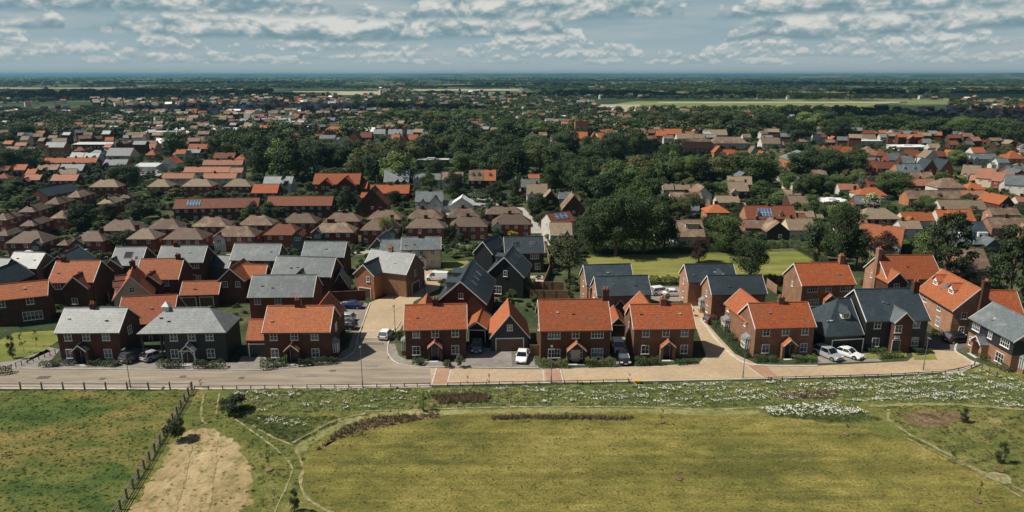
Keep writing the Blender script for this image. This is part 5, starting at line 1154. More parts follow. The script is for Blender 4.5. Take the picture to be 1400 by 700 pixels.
 ('gab', 753.6, 771, 192, 184, 'slate', 'render', 'slate roofed shop with a plain front in the centre', {}), ('gab', 731, 754, 199, 194, 'tan_tile', 'brick', 'low tan roof left of the plain slate shop', dict(e=2.6)), ('gf', 771, 787, 193, 183, 'brown_tile', 'brick', 'brown gable between the slate shop and the brick tower', dict(ln=7)),
 ('gab', 787, 804, 189.5, 180, 'orange_tile', 'orange_brick', 'orange roofed hall at the foot of the brick tower', {}), ('gf', 807, 818, 191, 181.5, 'red_tile', 'orange_brick', 'red roofed gable house right of the brick tower', dict(ln=7)), ('gab', 818, 830, 191, 182, 'red_tile', 'render', 'red roof with a white gable right of the brick tower', {}), ('gab', 831, 846, 192, 184.5, 'brown_tile', 'brick', 'dark brown roof right of the red ones by the tower', {}),
 ('gab', 691, 708, 197.5, 190, 'slate', 'render', 'lone slate roof in the trees left of the centre', {}), ('gab', 839, 850, 176, 169, 'tan_tile', 'brick', 'tall tan house by the pale field corner', {}), ('gab', 686, 709, 169.5, 166, 'white_roof', 'render', 'long low white building in the far trees', dict(chim=0, wins=False)), ('gf', 716, 723, 195, 187, 'orange_tile', 'orange_brick', 'tiny lit orange gable in the central trees', dict(ln=4)),
 ('gab', 530, 549, 183.5, 176.5, 'pale_slate', 'render', 'left pale slate roof of the three above the wood', dict(chim=[535, 543])), ('gab', 556, 577, 183.5, 177, 'pale_slate', 'render', 'right pale slate roof of the three above the wood', dict(chim=[562, 571])), ('gab', 510, 526, 183, 176.5, 'pale_slate', 'render', 'leftmost pale slate roof of the three above the wood', {}),
 ('gab', 534, 546, 191, 183.5, 'orange_tile', 'brick', 'left orange roof just below the pale slates', {}), ('gf', 546, 558, 193, 183.5, 'rust_tile', 'orange_brick', 'orange brick gable between the two orange roofs', dict(ln=6)), ('gab', 558, 571, 191, 183.5, 'orange_tile', 'brick', 'right orange roof just below the pale slates', {}),
 ('gab', 624, 659, 180, 173, 'slate', 'cream', 'long slate roof on cream shops, centre', dict(chim=[630, 645])), ('gab', 660, 680, 181.5, 174, 'tan_tile', 'cream', 'tan roofed block right of the cream shops', {}), ('gab', 573, 619, 195.5, 188, 'brown_tile', 'brick', 'long low brown roof on the top edge of the dark wood', dict(chim=0, e=2.6)),
 ('hip', 440, 474, 181, 173, 'orange_tile', 'brick', 'wide orange hipped roof above the left wood', dict(chim=0)), ('gf', 460, 480, 195, 186, 'pink_tile', 'render', 'pink roofed white house above the left wood', dict(ln=6)), ('gf', 476, 492, 191, 180, 'rust_tile', 'orange_brick', 'tall orange brick gable above the left wood', dict(ln=9)), ('gab', 492, 508, 188, 180.5, 'rust_tile', 'brick', 'rust roof joined to the tall orange gable', {}),
 ('gab', 380, 397, 198.5, 191.5, 'pale_slate', 'render', 'small pale roof caught in the left wood', dict(chim=0)), ('hip', 424, 443, 169.5, 163.5, 'brown_tile', 'render', 'brown hipped roof among the white flat blocks', {}), ('gab', 436, 458, 189.5, 184.5, 'slate', 'render', 'low grey roof left of the pink roofed white house', dict(chim=0, e=2.5)), ('gab', 490, 512, 180, 174, 'white_roof', 'render', 'pale roofed shed left of the pale slates', dict(chim=0)),
 ('gab', 276, 331, 225.5, 218.5, 'pink_tile', 'render', 'top pink roofed terrace of the three at left', dict(chim=[297, 318], name='terrace', cat='terrace')), ('gab', 250, 313, 235.5, 228, 'pink_tile', 'render', 'middle pink roofed terrace, longest of the three at left', dict(chim=[270], name='terrace', cat='terrace')), ('gab', 314, 331, 236, 229, 'pink_tile', 'render', 'short pink roof right of the middle pink terrace', dict(chim=0)),
 ('gab', 220, 264, 244, 236.5, 'pink_tile', 'render', 'left part of the lowest pink terrace', dict(chim=0, name='terrace', cat='terrace')), ('gab', 276, 322, 244, 236.5, 'pink_tile', 'render', 'right part of the lowest pink terrace', dict(chim=[294], name='terrace', cat='terrace')),
 ('gab', 291, 320, 216.5, 208.5, 'rust_tile', 'brick', 'dark brown roof just above the top pink terrace', {}), ('hip', 320, 348, 218, 210, 'orange_tile', 'brick', 'orange hipped roof above the top pink terrace', {}), ('gab', 256, 284, 203.5, 196.5, 'red_tile', 'brick', 'red roofed building above the dark brick block', {}), ('gab', 254, 273, 209, 203.5, 'slate', 'red_brick', 'dark brick block with grey roof at left', {}), ('gab', 239, 253, 210.5, 204, 'orange_tile', 'render', 'orange roofed white house left of the dark brick block', {}),
 ('gab', 256, 290, 193, 186.5, 'brown_tile', 'render', 'brown roofed row left of the white bright shed', {}), ('gf', 217, 242, 224, 214.5, 'orange_tile', 'render', 'bright orange gabled house above the parked cars at left', dict(ln=7, nick='bright orange gabled house')), ('gab', 181, 213, 228, 221.5, 'flat_roof', 'render', 'flat pale roofed hall beside the car park at left', dict(e=2.6, pitch=8, chim=0)),
 ('gab', 188, 211, 204, 195.5, 'pink_tile', 'render', 'pink roofed white house left of the round tree', {}), ('hip', 198, 212, 212, 204, 'orange_tile', 'orange_brick', 'orange hipped house below the pink roofed white house', {}), ('gab', 211, 233, 196, 189, 'white_roof', 'render', 'white workshop behind the pink roofed white house', dict(chim=0)),
 ('gab', 60, 87, 201.5, 194, 'slate', 'orange_brick', 'tall grey roofed mill with sunlit orange walls at far left', dict(e=6, nick='orange walled mill', chim=0)), ('gab', 98, 165, 197.5, 194, 'flat_roof', 'brick', 'long flat roofed brick range behind the mill', dict(e=4.5, pitch=6, chim=0)),
 ('gab', 58, 131, 222.5, 215.5, 'orange_tile', 'brick', 'orange terrace with four dark chimneys at far left', dict(chim=[74, 89, 104, 119], name='terrace', cat='terrace', nick='orange terrace with four chimneys')),
 ('gab', 11, 34, 232.5, 224.5, 'orange_tile', 'brick', 'larger orange roof at the left edge', dict(chim=0)), ('gab', -8, 11, 233, 226, 'rust_tile', 'brick', 'rust roof cut by the left edge', {}), ('gab', 28, 40, 226, 219, 'orange_tile', 'brick', 'upper small orange roof near the left edge', {}), ('gab', 33, 47, 239, 230.5, 'orange_tile', 'brick', 'lower small orange roof near the left edge', {}),
 ('gab', 94, 112, 216, 208, 'pale_slate', 'render', 'left pale slate roof behind the orange terrace', {}), ('gab', 113, 134, 216, 208.5, 'pale_slate', 'render', 'right pale slate roof behind the orange terrace', {}), ('gab', 144, 178, 213, 202, 'dark_slate', 'render', 'broad nearly black roof with a white gable at left', dict(chim=0)),
 ('gab', 58, 78, 232, 224.5, 'brown_tile', 'brick', 'brown roof under the orange terrace', {}), ('gab', 79, 112, 233.5, 224, 'dark_slate', 'brick', 'dark slate roof under the orange terrace', {}), ('gab', 140, 172, 226, 217.5, 'dark_slate', 'brick', 'dark terrace left of the flat pale hall', {}),
 ]:
    h = T(*a[:8], **a[8])
    if 'solar panels right' in a[7]: 
        for q in (-1.2, 0.3, 1.8): h.solar(q, 1.2, 1.2, 2.2)
    if a[7].startswith('long rust roofed house with big solar'): h.solar(h.fx(1046, 4, yy=-2), 1.9, 3.9, 3.0); h.dormer(h.fx(1037, 4, yy=-2.6), -2.8, 1.0, .8); h.dormer(h.fx(1068, 4, yy=-2.6), -2.8, 1.0, .8)
    if a[7].startswith('brown bungalow with a wide flat'): h.dormer(h.fx(946, 4, yy=-2.4), -2.6, 3.4, 1.2, gable=False, wall='render')
    if 'two white front gables' in a[7]:
        for q, w_ in ((.24, 3.6), (-.22, 2.6)): y = h.wing('F', h.L*q, w_, .8, wall='render', pitch=48, e=2.8 if w_ < 3 else 3.4); h.win('F', h.L*q, 2.4, .9, .9, y=y)
    if 'white dormers' in a[7] or 'one white dormer' in a[7] or 'with dormers' in a[7] or 'with a white dormer' in a[7]:
        for q in ((-.2, .2) if h.L > 5 else (0,)):
            if h.D > 3.2: h.dormer(h.L*q, -h.D*.3, 1.0, .7, wall='white_paint')
    if 'two tiny front gables' in a[7]:
        for q in (.05, .32): h.wing('F', h.L*q, 1.6, .1, pitch=45)
    if 'square bays' in a[7]:
        for q in (-.3, .3): y_ = -h.D/2-.8; MB().box(h.L*q-1.3, h.L*q+1.3, y_, -h.D/2+.5, .1, 3.1).build('bay', 'white_paint', h.root); h.win('F', h.L*q, 1.6, 2.1, 2.2, 3, y=y_)
# red brick twin gabled house
h = T('gab', 427, 491.5, 252, 237, 'red_tile', 'brick', 'big red brick house with two large front gables beside the dark wood', e=4.3, chim=0, nick='twin gabled brick house')
for px_, w_ in ((446, 5.2), (473.5, 7)):
    x = h.fx(px_, 5); y = h.wing('F', x, w_, 1.6, e=4.0, pitch=40); h.win('F', x-.8, 3.2, 1, 1, y=y); h.win('F', x+.9, 3.2, 1, 1, y=y); h.win('F', x, 1.2, 1, 1, y=y)
# brick tower, flat blocks, sheds
def block(x0, x1, y, yt, m, roof, lab, dep=9, e=None, name='flat_block', cat='building', stripes=False, nick=None):
    A, B = W(x0, y), W(x1, y); L = (B-A).length; c = (A+B)/2; e = e or solve(lambda z: P((c.x, c.y, z))[1]-yt, .5, 40)
    o = link(name, None, None, (c.x, c.y+dep/2, 0)); tag(o, lab, cat)
    MB().box(-L/2, L/2, -dep/2, dep/2, 0, e).build('wall', m, o); r = MB().box(-L/2-.2, L/2+.2, -dep/2-.2, dep/2+.2, e+.003, e+.28).box(-L*.2, L*.05, -1, 1.5, e+.28, e+.9).build('roof', roof, o)
    n = max(1, int(L/3.2))
    for i in range(n):
        if e > 2: link('window', far_window(1.6, 1.0), o, ((i+.5-n/2)*L/n, -dep/2-.01, e*.6))
    FOOT.append((c.x, c.y+dep/2, 0, L, dep))
    if nick: NICK.append((nick, c.x, c.y))
    return o
block(786, 803, 188, 166, 'orange_brick', 'rust_tile', 'tall plain orange brick tower in the town centre', 6, name='brick_tower', cat='tower', nick='brick tower')
block(571, 613, 228, 219, 'grey_board', 'flat_roof', 'flat roofed grey building with dark windows in front of the black wood', 5, nick='flat building by the wood')
block(897, 915, 330, 320, 'render', 'flat_roof', 'flat pale garage by the big tree cluster near the playing field', 5, name='garage', cat='garage')
block(1126, 1164, 281, 277, 'brick', 'white_roof', 'long white flat roof gleaming among the gardens at right', 8, nick='gleaming white flat roof')
block(288, 316, 342, 336, 'grey_board', 'flat_roof', 'small flat roofed garage in front of the red brown semi', 3, name='garage', cat='garage')
block(174, 252, 188, 184, 'render', 'white_roof', 'long white roofed shed, nearest of the industrial ones at left', 30)
block(170, 246, 181, 178.5, 'grey_board', 'flat_roof', 'long grey roofed shed behind the nearest white shed at left', 30)
block(274, 322, 184.5, 178.5, 'render', 'white_roof', 'brightest white shed at left, right of the round tree', 26)
block(128, 180, 181, 177, 'grey_board', 'flat_roof', 'grey roofed works building left of the long white shed', 30)
block(91, 124, 180.5, 176.5, 'render', 'flat_roof', 'small pale works building above the mill', 12)
block(340, 388, 170, 163.5, 'render', 'flat_roof', 'white flat roofed school block left of the wood', 14)
block(395, 425, 172, 167, 'render', 'white_roof', 'low white flat block between wood and brown hipped roof', 12)
block(445, 520, 170, 166.5, 'render', 'white_roof', 'long pale flat roof behind the wide orange hipped roof', 16)
block(1229, 1276, 206, 201.5, 'render', 'white_roof', 'long white industrial roof behind the crowded cluster at right', 14)
block(1176, 1206, 199, 193, 'render', 'white_roof', 'white flat roofs below the long tan building at right', 16)
h = T('gab', 1065, 1082, 214, 207.5, 'pale_slate', 'orange_brick', 'big hall with pale metal roof and lit brick side, angled', yR=220, e=6, pitch=22, D=15, name='hall', cat='hall', chim=0, wins=False, nick='pale roofed hall')
# ---------------------------------------------------------------- street furniture, fences, cars, plants near the road
def lamp(px, py, top, lab, side=1):
    g = W(px, py); o = link('street_lamp', None, None, (g.x, g.y, 0)); tag(o, lab, 'street lamp', 'street lamps along the front road')
    h = solve(lambda z: P((g.x, g.y, z))[1]-top, 1, 12)
    MB().bar((0, 0, 0), (0, 0, 1.1), .09, 8).bar((0, 0, 1.1), (0, 0, h), .055, 8, .04).build('pole', 'pole_paint', o)
    MB().box(-.14, .14, -.62, .12, h-.02, h+.09).build('lamp_head', 'pole_paint', o); MB().box(-.10, .10, -.55, -.15, h-.035, h-.021).build('lens', 'lens', o)
lamp(178.5, 530.5, 477, 'leftmost street lamp, standing by the post and rail fence'); lamp(496, 530, 474, 'street lamp on the verge at the mouth of the side street')
lamp(540.5, 456, 418, 'street lamp inside the side street beside the white car'); lamp(753.5, 524, 473, 'street lamp in front of the largest red roofed house')
lamp(1015.5, 517, 471, 'street lamp at the mouth of the right hand lane'); lamp(1262, 506, 462, 'street lamp in front of the angled orange house at right')
lamp(581, 401, 366, 'street lamp in front of the cream rendered house')
def posts(p0, p1, n, h=1.15, r=.075, m='fence_wood', rails=(.45, .95), lab='', name='post_and_rail_fence', rr=.045, cat='fence', jit=.03, w0=None):
    a, b = (W(*p0), W(*p1)); c = (a+b)/2; o = link(name, None, None, (c.x, c.y, 0)); tag(o, lab, cat)
    r_ = random.Random(n)
    for i in range(n):
        p = a.lerp(b, i/(n-1))-c
        MB().box(-r, r, -r, r, 0, h).build('post', m, o, (p.x, p.y, 0)).rotation_euler = (r_.gauss(0, jit), r_.gauss(0, jit), 0)
    d = (b-a).normalized(); nn = Vector((d.y, -d.x, 0))*(r+.03)
    for z in rails:
        rb = MB()
        for i in range(n-1):
            q0, q1 = a.lerp(b, i/(n-1))-c+nn, a.lerp(b, (i+1)/(n-1))-c+nn; j0, j1 = r_.gauss(0, .02), r_.gauss(0, .02)
            rb.bar((q0.x, q0.y, z+j0), (q1.x, q1.y, z+j1), rr, 4)
        rb.build('rail', 'fence_wood' if m == 'fence_wood' else m, o)
    return o
posts((-30, 532.5), (262, 532.5), 11, lab='weathered post and rail fence along the road above the meadow')
posts((263, 533), (156, 712), 17, h=1.25, lab='weathered post and rail fence running diagonally down between meadow and bare ground', rails=(.4, .75, 1.1))
kn = dict(h=.55, r=.05, m='rail_wood', rails=(.5,), name='knee_rail_fence', rr=.05)
posts((266, 532.5), (553, 528.8), 16, lab='brown knee rail fence on the left of the verge, below the orange corner house', **kn)
posts((553, 528.8), (588, 528), 3, lab='short piece of knee rail ending at the red paved crossing', **kn)
posts((612, 527.5), (860, 523), 15, lab='brown knee rail fence in front of the largest red roofed house', **kn)
posts((1050, 519.8), (1200, 516), 9, lab='brown knee rail fence in front of the dark slate garage', **kn)
posts((1200, 516), (1292, 511.2), 6, lab='brown knee rail fence below the black house with brick gable', **kn)
posts((1292, 511.2), (1328, 503), 3, lab='last short knee rail curving up at the road end', **kn)
posts((1332, 500), (1362, 516), 4, h=1.0, r=.06, rails=(.4, .85), lab='short timber fence by the right edge slate house')
posts((22, 503), (76, 484), 8, h=.9, r=.04, m='black_metal', rails=(.25, .8), rr=.02, lab='low dark fence beside the small green lawn at left', name='estate_railing', cat='railing')
g = W(871, 523.5); o = MB().box(-.45, .45, -.3, .3, 0, .35).box(-.5, .5, -.34, .34, .35, .42).build('grit_box', 'flower_white', None, (g.x, g.y, 0)); o.data.materials[0] = solid('grit_yellow', (.55, .33, .04), .6); tag(o, 'small yellow box at the right end of the knee rail', 'grit box')
# garden walls and board fences
def panel(p0, p1, lab, h=1.8, m='panel_wood', name='board_fence', cat='fence', th=.05):
    a, b = W(*p0), W(*p1); c = (a+b)/2; d = b-a; L = d.length; o = link(name, None, None, (c.x, c.y, 0), math.atan2(d.y, d.x)); tag(o, lab, cat)
    MB().box(-L/2, L/2, -th, th, 0, h).build('panel', m, o)
    if m == 'panel_wood':
        for i in range(int(L/1.9)+1): x = -L/2+i*L/max(1, int(L/1.9)); MB().box(x-.06, x+.06, -.10, .10, 0, h+.08).build('post', m, o)
    else: MB().box(-L/2-.05, L/2+.05, -th-.05, th+.05, h+.003, h+.10).build('coping', m, o)
    FOOT.append((c.x, c.y, math.atan2(d.y, d.x), L, .4)); return o
panel((725, 486), (737, 486), 'brown wooden gate between the black gabled garage and the largest red house', 1.8, name='garden_gate', cat='gate')
panel((720, 396), (770, 397), 'board fence behind the largest red roofed house, far one'); panel((725, 408), (776, 409), 'board fence behind the largest red roofed house, near one')
panel((752, 372), (742, 398), 'sunlit yellow board fence by the terrace with roof lights')
panel((740, 330), (756, 372), 'long orange brown fence beside the terrace with roof lights')
panel((455, 412), (500, 410), 'brick garden wall behind the parked cars of the side street', 1.9, 'brick', 'garden_wall', 'wall', .12)
panel((238, 416), (300, 415), 'board fence behind the low orange garage row', 1.8); panel((300, 398), (338, 396), 'board fence right of the low orange garage row')
panel((984, 447), (996, 450), 'low brick wall beside the corner house with side bays', 1.6, 'sunlit_brick', 'garden_wall', 'wall', .12)
panel((1048, 392), (1062, 402), 'pale board fence between lane top slate house and red house'); panel((1060, 388), (1068, 388), 'short board fence at the playing field corner')
panel((66, 402), (110, 402), 'board fence behind the leftmost front row slate house'); panel((128, 398), (150, 412), 'board fence left of the beige gabled house')
# cars
for a in [(186, 491, 62, 'suv', 'grey', 'dark grey car on the left of the pair beside the black boarded house'), (211, 490, 62, 'hatch', 'silver', 'silver car on the right of the pair beside the black boarded house'),
          (528, 460.5, 82, 'hatch', 'white', 'white hatchback alone in the side street'), (480, 421, 176, 'saloon', 'blue', 'blue car, topmost of the three by the side street wall'), (471, 438, 170, 'hatch', 'silver', 'silver car, middle of the three by the side street wall'), (473, 449, 168, 'hatch', 'black', 'black car, lowest of the three by the side street wall'),
          (652, 478, -90, 'hatch', 'grey', 'grey car parked in front of the open carport'), (714, 491, -97, 'saloon', 'white', 'white car with dark windows in front of the black gabled garage'),
          (845, 479, -92, 'suv', 'silver', 'silver car parked behind a black one in the gap of the red houses'), (852, 494, -88, 'hatch', 'black', 'black car parked at the front of the gap between the red houses'),
          (1131, 488, -62, 'suv', 'silver', 'silver estate car, left of the two before the dark slate garage'), (1158, 486.5, -50, 'saloon', 'white', 'white car, right of the two before the dark slate garage'),
          (1308, 467, 10, 'suv', 'black', 'black car in shade below the angled orange dormer house'), (902, 402, 20, 'suv', 'white', 'left white car at the far end of the lane'), (921, 404, 5, 'saloon', 'white', 'right white car at the far end of the lane'), (977, 441, 15, 'hatch', 'red', 'dark red car beside the nearer slate house at the lane top'),
          (598, 383, 172, 'van', 'white', 'white van in front of the cream rendered house'), (742, 311, 100, 'suv', 'black', 'dark vehicle on the grey street behind the semis')]:
    car(a[0], a[1], a[2], a[3], a[4], a[5])
i_ = 0
for x, y in ((628, 287), (636, 286.5), (644, 286), (652, 285), (660, 284.5), (641, 291), (196, 237), (203, 237.5), (210, 237), (217, 236.5), (199, 234), (207, 233.5), (215, 233)):
    c_ = ['white', 'silver', 'blue', 'white', 'black', 'grey'][i_ % 6]; i_ += 1
    zone = 'in the small car park behind the semis' if x > 400 else 'in the car park left of the bright orange gable'
    k = i_ if x > 400 else i_-6
    car(x, y, 80+rnd.uniform(-8, 8), 'hatch', c_, '%s car, %s listed from left, %s' % (c_, ORD[k-1], zone), scale=.85)['group'] = 'cars in the far car parks'
# shrubs along the house fronts
HD = 'clipped shrubs along the house fronts'
for a, b, hh, leaf, lab in [((55, 502), (82, 500), .7, 'leaf_dark', 'low shrub bed left of the leftmost front row slate house'), ((82, 498), (108, 499), .6, 'leaf_blue', 'grey green bed left of the first porch'), ((122, 499), (160, 500), .7, 'leaf_dark', 'dark bed right of the first porch'),
    ((216, 503), (252, 503), 1.1, 'leaf_dark', 'dark shrub mass left of the white posted porch'), ((266, 504), (308, 503), 1.1, 'leaf_dark', 'dark shrub mass right of the white posted porch'),
    ((356, 505), (394, 500), 1.3, 'leaf_mid', 'bushy green bed left of the porch of the orange corner house'), ((408, 500), (462, 496), .9, 'leaf_dark', 'low dark bed right of the porch of the orange corner house'),
    ((564, 498), (580, 498), .8, 'leaf_dark', 'small dark bed left of the bright red corner house porch'), ((740, 502), (776, 502), 1.1, 'leaf_scrub', 'brownish clipped hedge left of the pale double door'), ((800, 501), (842, 500), 1.1, 'leaf_scrub', 'brownish clipped hedge right of the pale double door'),
    ((868, 499), (902, 498), 1.1, 'leaf_dark', 'dark green hedge left of the porch by the lane'), ((924, 498), (952, 496), .6, 'leaf_dark', 'low bed right of the porch by the lane'),
    ((1030, 493), (1062, 494), .8, 'leaf_dark', 'bed of low plants left of the corner house porch'), ((1082, 494), (1114, 493), .8, 'leaf_mid', 'bed of low plants right of the corner house porch'),
    ((1185, 482), (1212, 482), .7, 'leaf_dark', 'dark bed left of the brick gable door'), ((1200, 489), (1232, 487), .6, 'leaf_dark', 'thin hedge on the little lawn before the brick gable'), ((1248, 484), (1272, 482), .8, 'leaf_dark', 'dark bed right of the brick gable door'),
    ((972, 440), (1004, 472), 1.2, 'leaf_dark', 'dark hedge along the kerb beside the two side bays'), ((1004, 473), (1022, 490), .7, 'leaf_dark', 'low planting below the side bays'), ((1273, 459), (1298, 462), 1.0, 'leaf_light', 'light green shrubs under the angled orange house'),
    ((1338, 488), (1352, 494), .7, 'leaf_mid', 'small hedge left of the right edge porch'), ((1366, 502), (1380, 510), .8, 'leaf_dark', 'small hedge right of the right edge porch'),
    ((462, 474), (474, 462), 1.4, 'leaf_dark', 'tall dark hedge on the shaded side of the orange corner house'), ((468, 404), (520, 402), 1.6, 'leaf_dark', 'dark hedge behind the garden wall of the side street'), ((545, 396), (582, 392), 1.6, 'leaf_dark', 'dark hedge between the pale slate house and the street'),
    ((0, 512), (18, 509), .9, 'leaf_dark', 'dark hedge at the left edge by the road'),
    ((812, 388), (930, 389), 1.6, 'leaf_dark', 'long dark hedge along the near side of the playing field'), ((1050, 387), (1112, 388), 1.6, 'leaf_dark', 'dark hedge at the near right corner of the playing field'), ((1086, 339), (1130, 364), 1.6, 'leaf_dark', 'slanting hedge at the right side of the playing field'), ((800, 346), (960, 344), 2.2, 'leaf_dark', 'long dark hedge on the far left side of the playing field'), ((960, 344), (1085, 338), 1.8, 'leaf_mid', 'hedge on the far right side of the playing field')]:
    phedge(a, b, h=hh, w=1.0, leaf=leaf, label=lab, group=HD if hh < 1.35 else None)
def bush(px, py, wp, hp, leaf, lab, nm='bush'): return ptree(px, py, hp, wp, 'bush', leaf, label=lab, cat='bush', name=nm)
bush(240, 602, 32, 34, 'leaf_dark', 'large dark bush growing through the diagonal fence'); bush(322, 563, 40, 26, 'leaf_dark', 'dark spreading bush at the left end of the scrub strip', )
bush(629, 502, 13, 20, 'leaf_blue', 'grey green rounded shrub right of the bright red corner house porch'); bush(612, 502, 13, 12, 'leaf_scrub', 'rusty green shrub beside the grey green rounded one'); bush(575, 500, 9, 8, 'leaf_dark', 'dark ball shaped shrub left of the porch')
bush(547, 468, 13, 18, 'leaf_mid', 'green shrub below the side bay of the bright red corner house'); bush(724, 402, 20, 26, 'leaf_light', 'yellow green shrub in the garden behind the black gabled garage')
bush(700, 412, 16, 18, 'leaf_mid', 'mid green shrub behind the black gabled garage'); bush(303, 404, 12, 15, 'leaf_pale', 'pale flowering shrub left of the wide slate house'); bush(108, 408, 22, 14, 'leaf_pale', 'pale shrub behind the leftmost slate house'); bush(966, 428, 14, 10, 'leaf_light', 'light shrub at the lane bend'); bush(944, 432, 12, 12, 'leaf_blue', 'silvery shrub in front of the nearer lane top house')
bush(160, 500, 12, 7, 'leaf_blue', 'round grey shrub at the right corner of the first front house')
# saplings on the open ground
for px, py, hp, wp, leaf, lab in [(579, 562, 28, 17, 'leaf_light', 'light green sapling at the gap in the scrub strip'), (403, 700, 34, 22, 'leaf_dark', 'leafy sapling at the bottom edge beside the worn track'), (368, 642, 38, 8, 'leaf_dark', 'thin sapling above the bottom left track'),
    (904, 580, 24, 9, 'leaf_mid', 'thin sapling in the middle of the mown path'), (1157, 594, 26, 9, 'leaf_mid', 'thin sapling below the white flower patch'), (1302, 628, 20, 9, 'leaf_mid', 'slim sapling left of the round topped one'), (1367, 633, 31, 22, 'leaf_dark', 'round topped young tree on bare earth at right'),
    (1336, 686, 32, 8, 'leaf_dark', 'bare stemmed sapling at the bottom right'), (1299, 562, 40, 11, 'leaf_mid', 'tall thin tree rising from the flowers at right'), (276, 530, 12, 9, 'leaf_mid', 'tiny sapling behind the knee rail, left end'), (960, 552, 22, 7, 'leaf_mid', 'thin sapling in the flower strip below the lane'),
    (860, 530, 20, 7, 'leaf_mid', 'thin sapling near the yellow box'), (668, 531, 22, 6, 'leaf_mid', 'thin sapling behind the knee rail, centre'), (639, 530, 18, 6, 'leaf_scrub', 'thin brownish sapling right of the red crossing'), (79, 508, 5, 4, 'leaf_dark', ''), (18, 490, 34, 15, 'leaf_dark', 'young tree on the small lawn, near the left edge'), (33, 482, 28, 12, 'leaf_mid', 'young tree on the small lawn, farther right'), (50, 474, 24, 10, 'leaf_mid', 'slender young tree behind the small lawn'),
    (700, 575, 12, 7, 'leaf_dark', 'first low sapling in the straight mulch bed'), (712, 576, 14, 12, 'leaf_dark', 'darkest low sapling in the straight mulch bed'), (735, 574, 11, 6, 'leaf_mid', 'third low sapling in the straight mulch bed'), (752, 574, 12, 8, 'leaf_dark', 'fourth low sapling in the straight mulch bed'), (775, 574, 12, 9, 'leaf_dark', 'last low sapling in the straight mulch bed'),
    (534, 577, 18, 8, 'leaf_dark', 'left one of two dark saplings at the mulch bed bend'), (545, 577, 20, 9, 'leaf_dark', 'right one of two dark saplings at the mulch bed bend'), (476, 597, 18, 12, 'leaf_dark', 'left sapling in the slanting mulch bed'), (488, 594, 17, 11, 'leaf_dark', 'right sapling in the slanting mulch bed'), (1317, 577, 20, 16, 'leaf_dark', 'dark leaning shrub on the right mulch bed')]:
    if lab: ptree(px, py, hp, wp, 'sapling' if wp < 14 else 'column', leaf, label=lab, cat='sapling', name='sapling', group='young trees on the open ground')
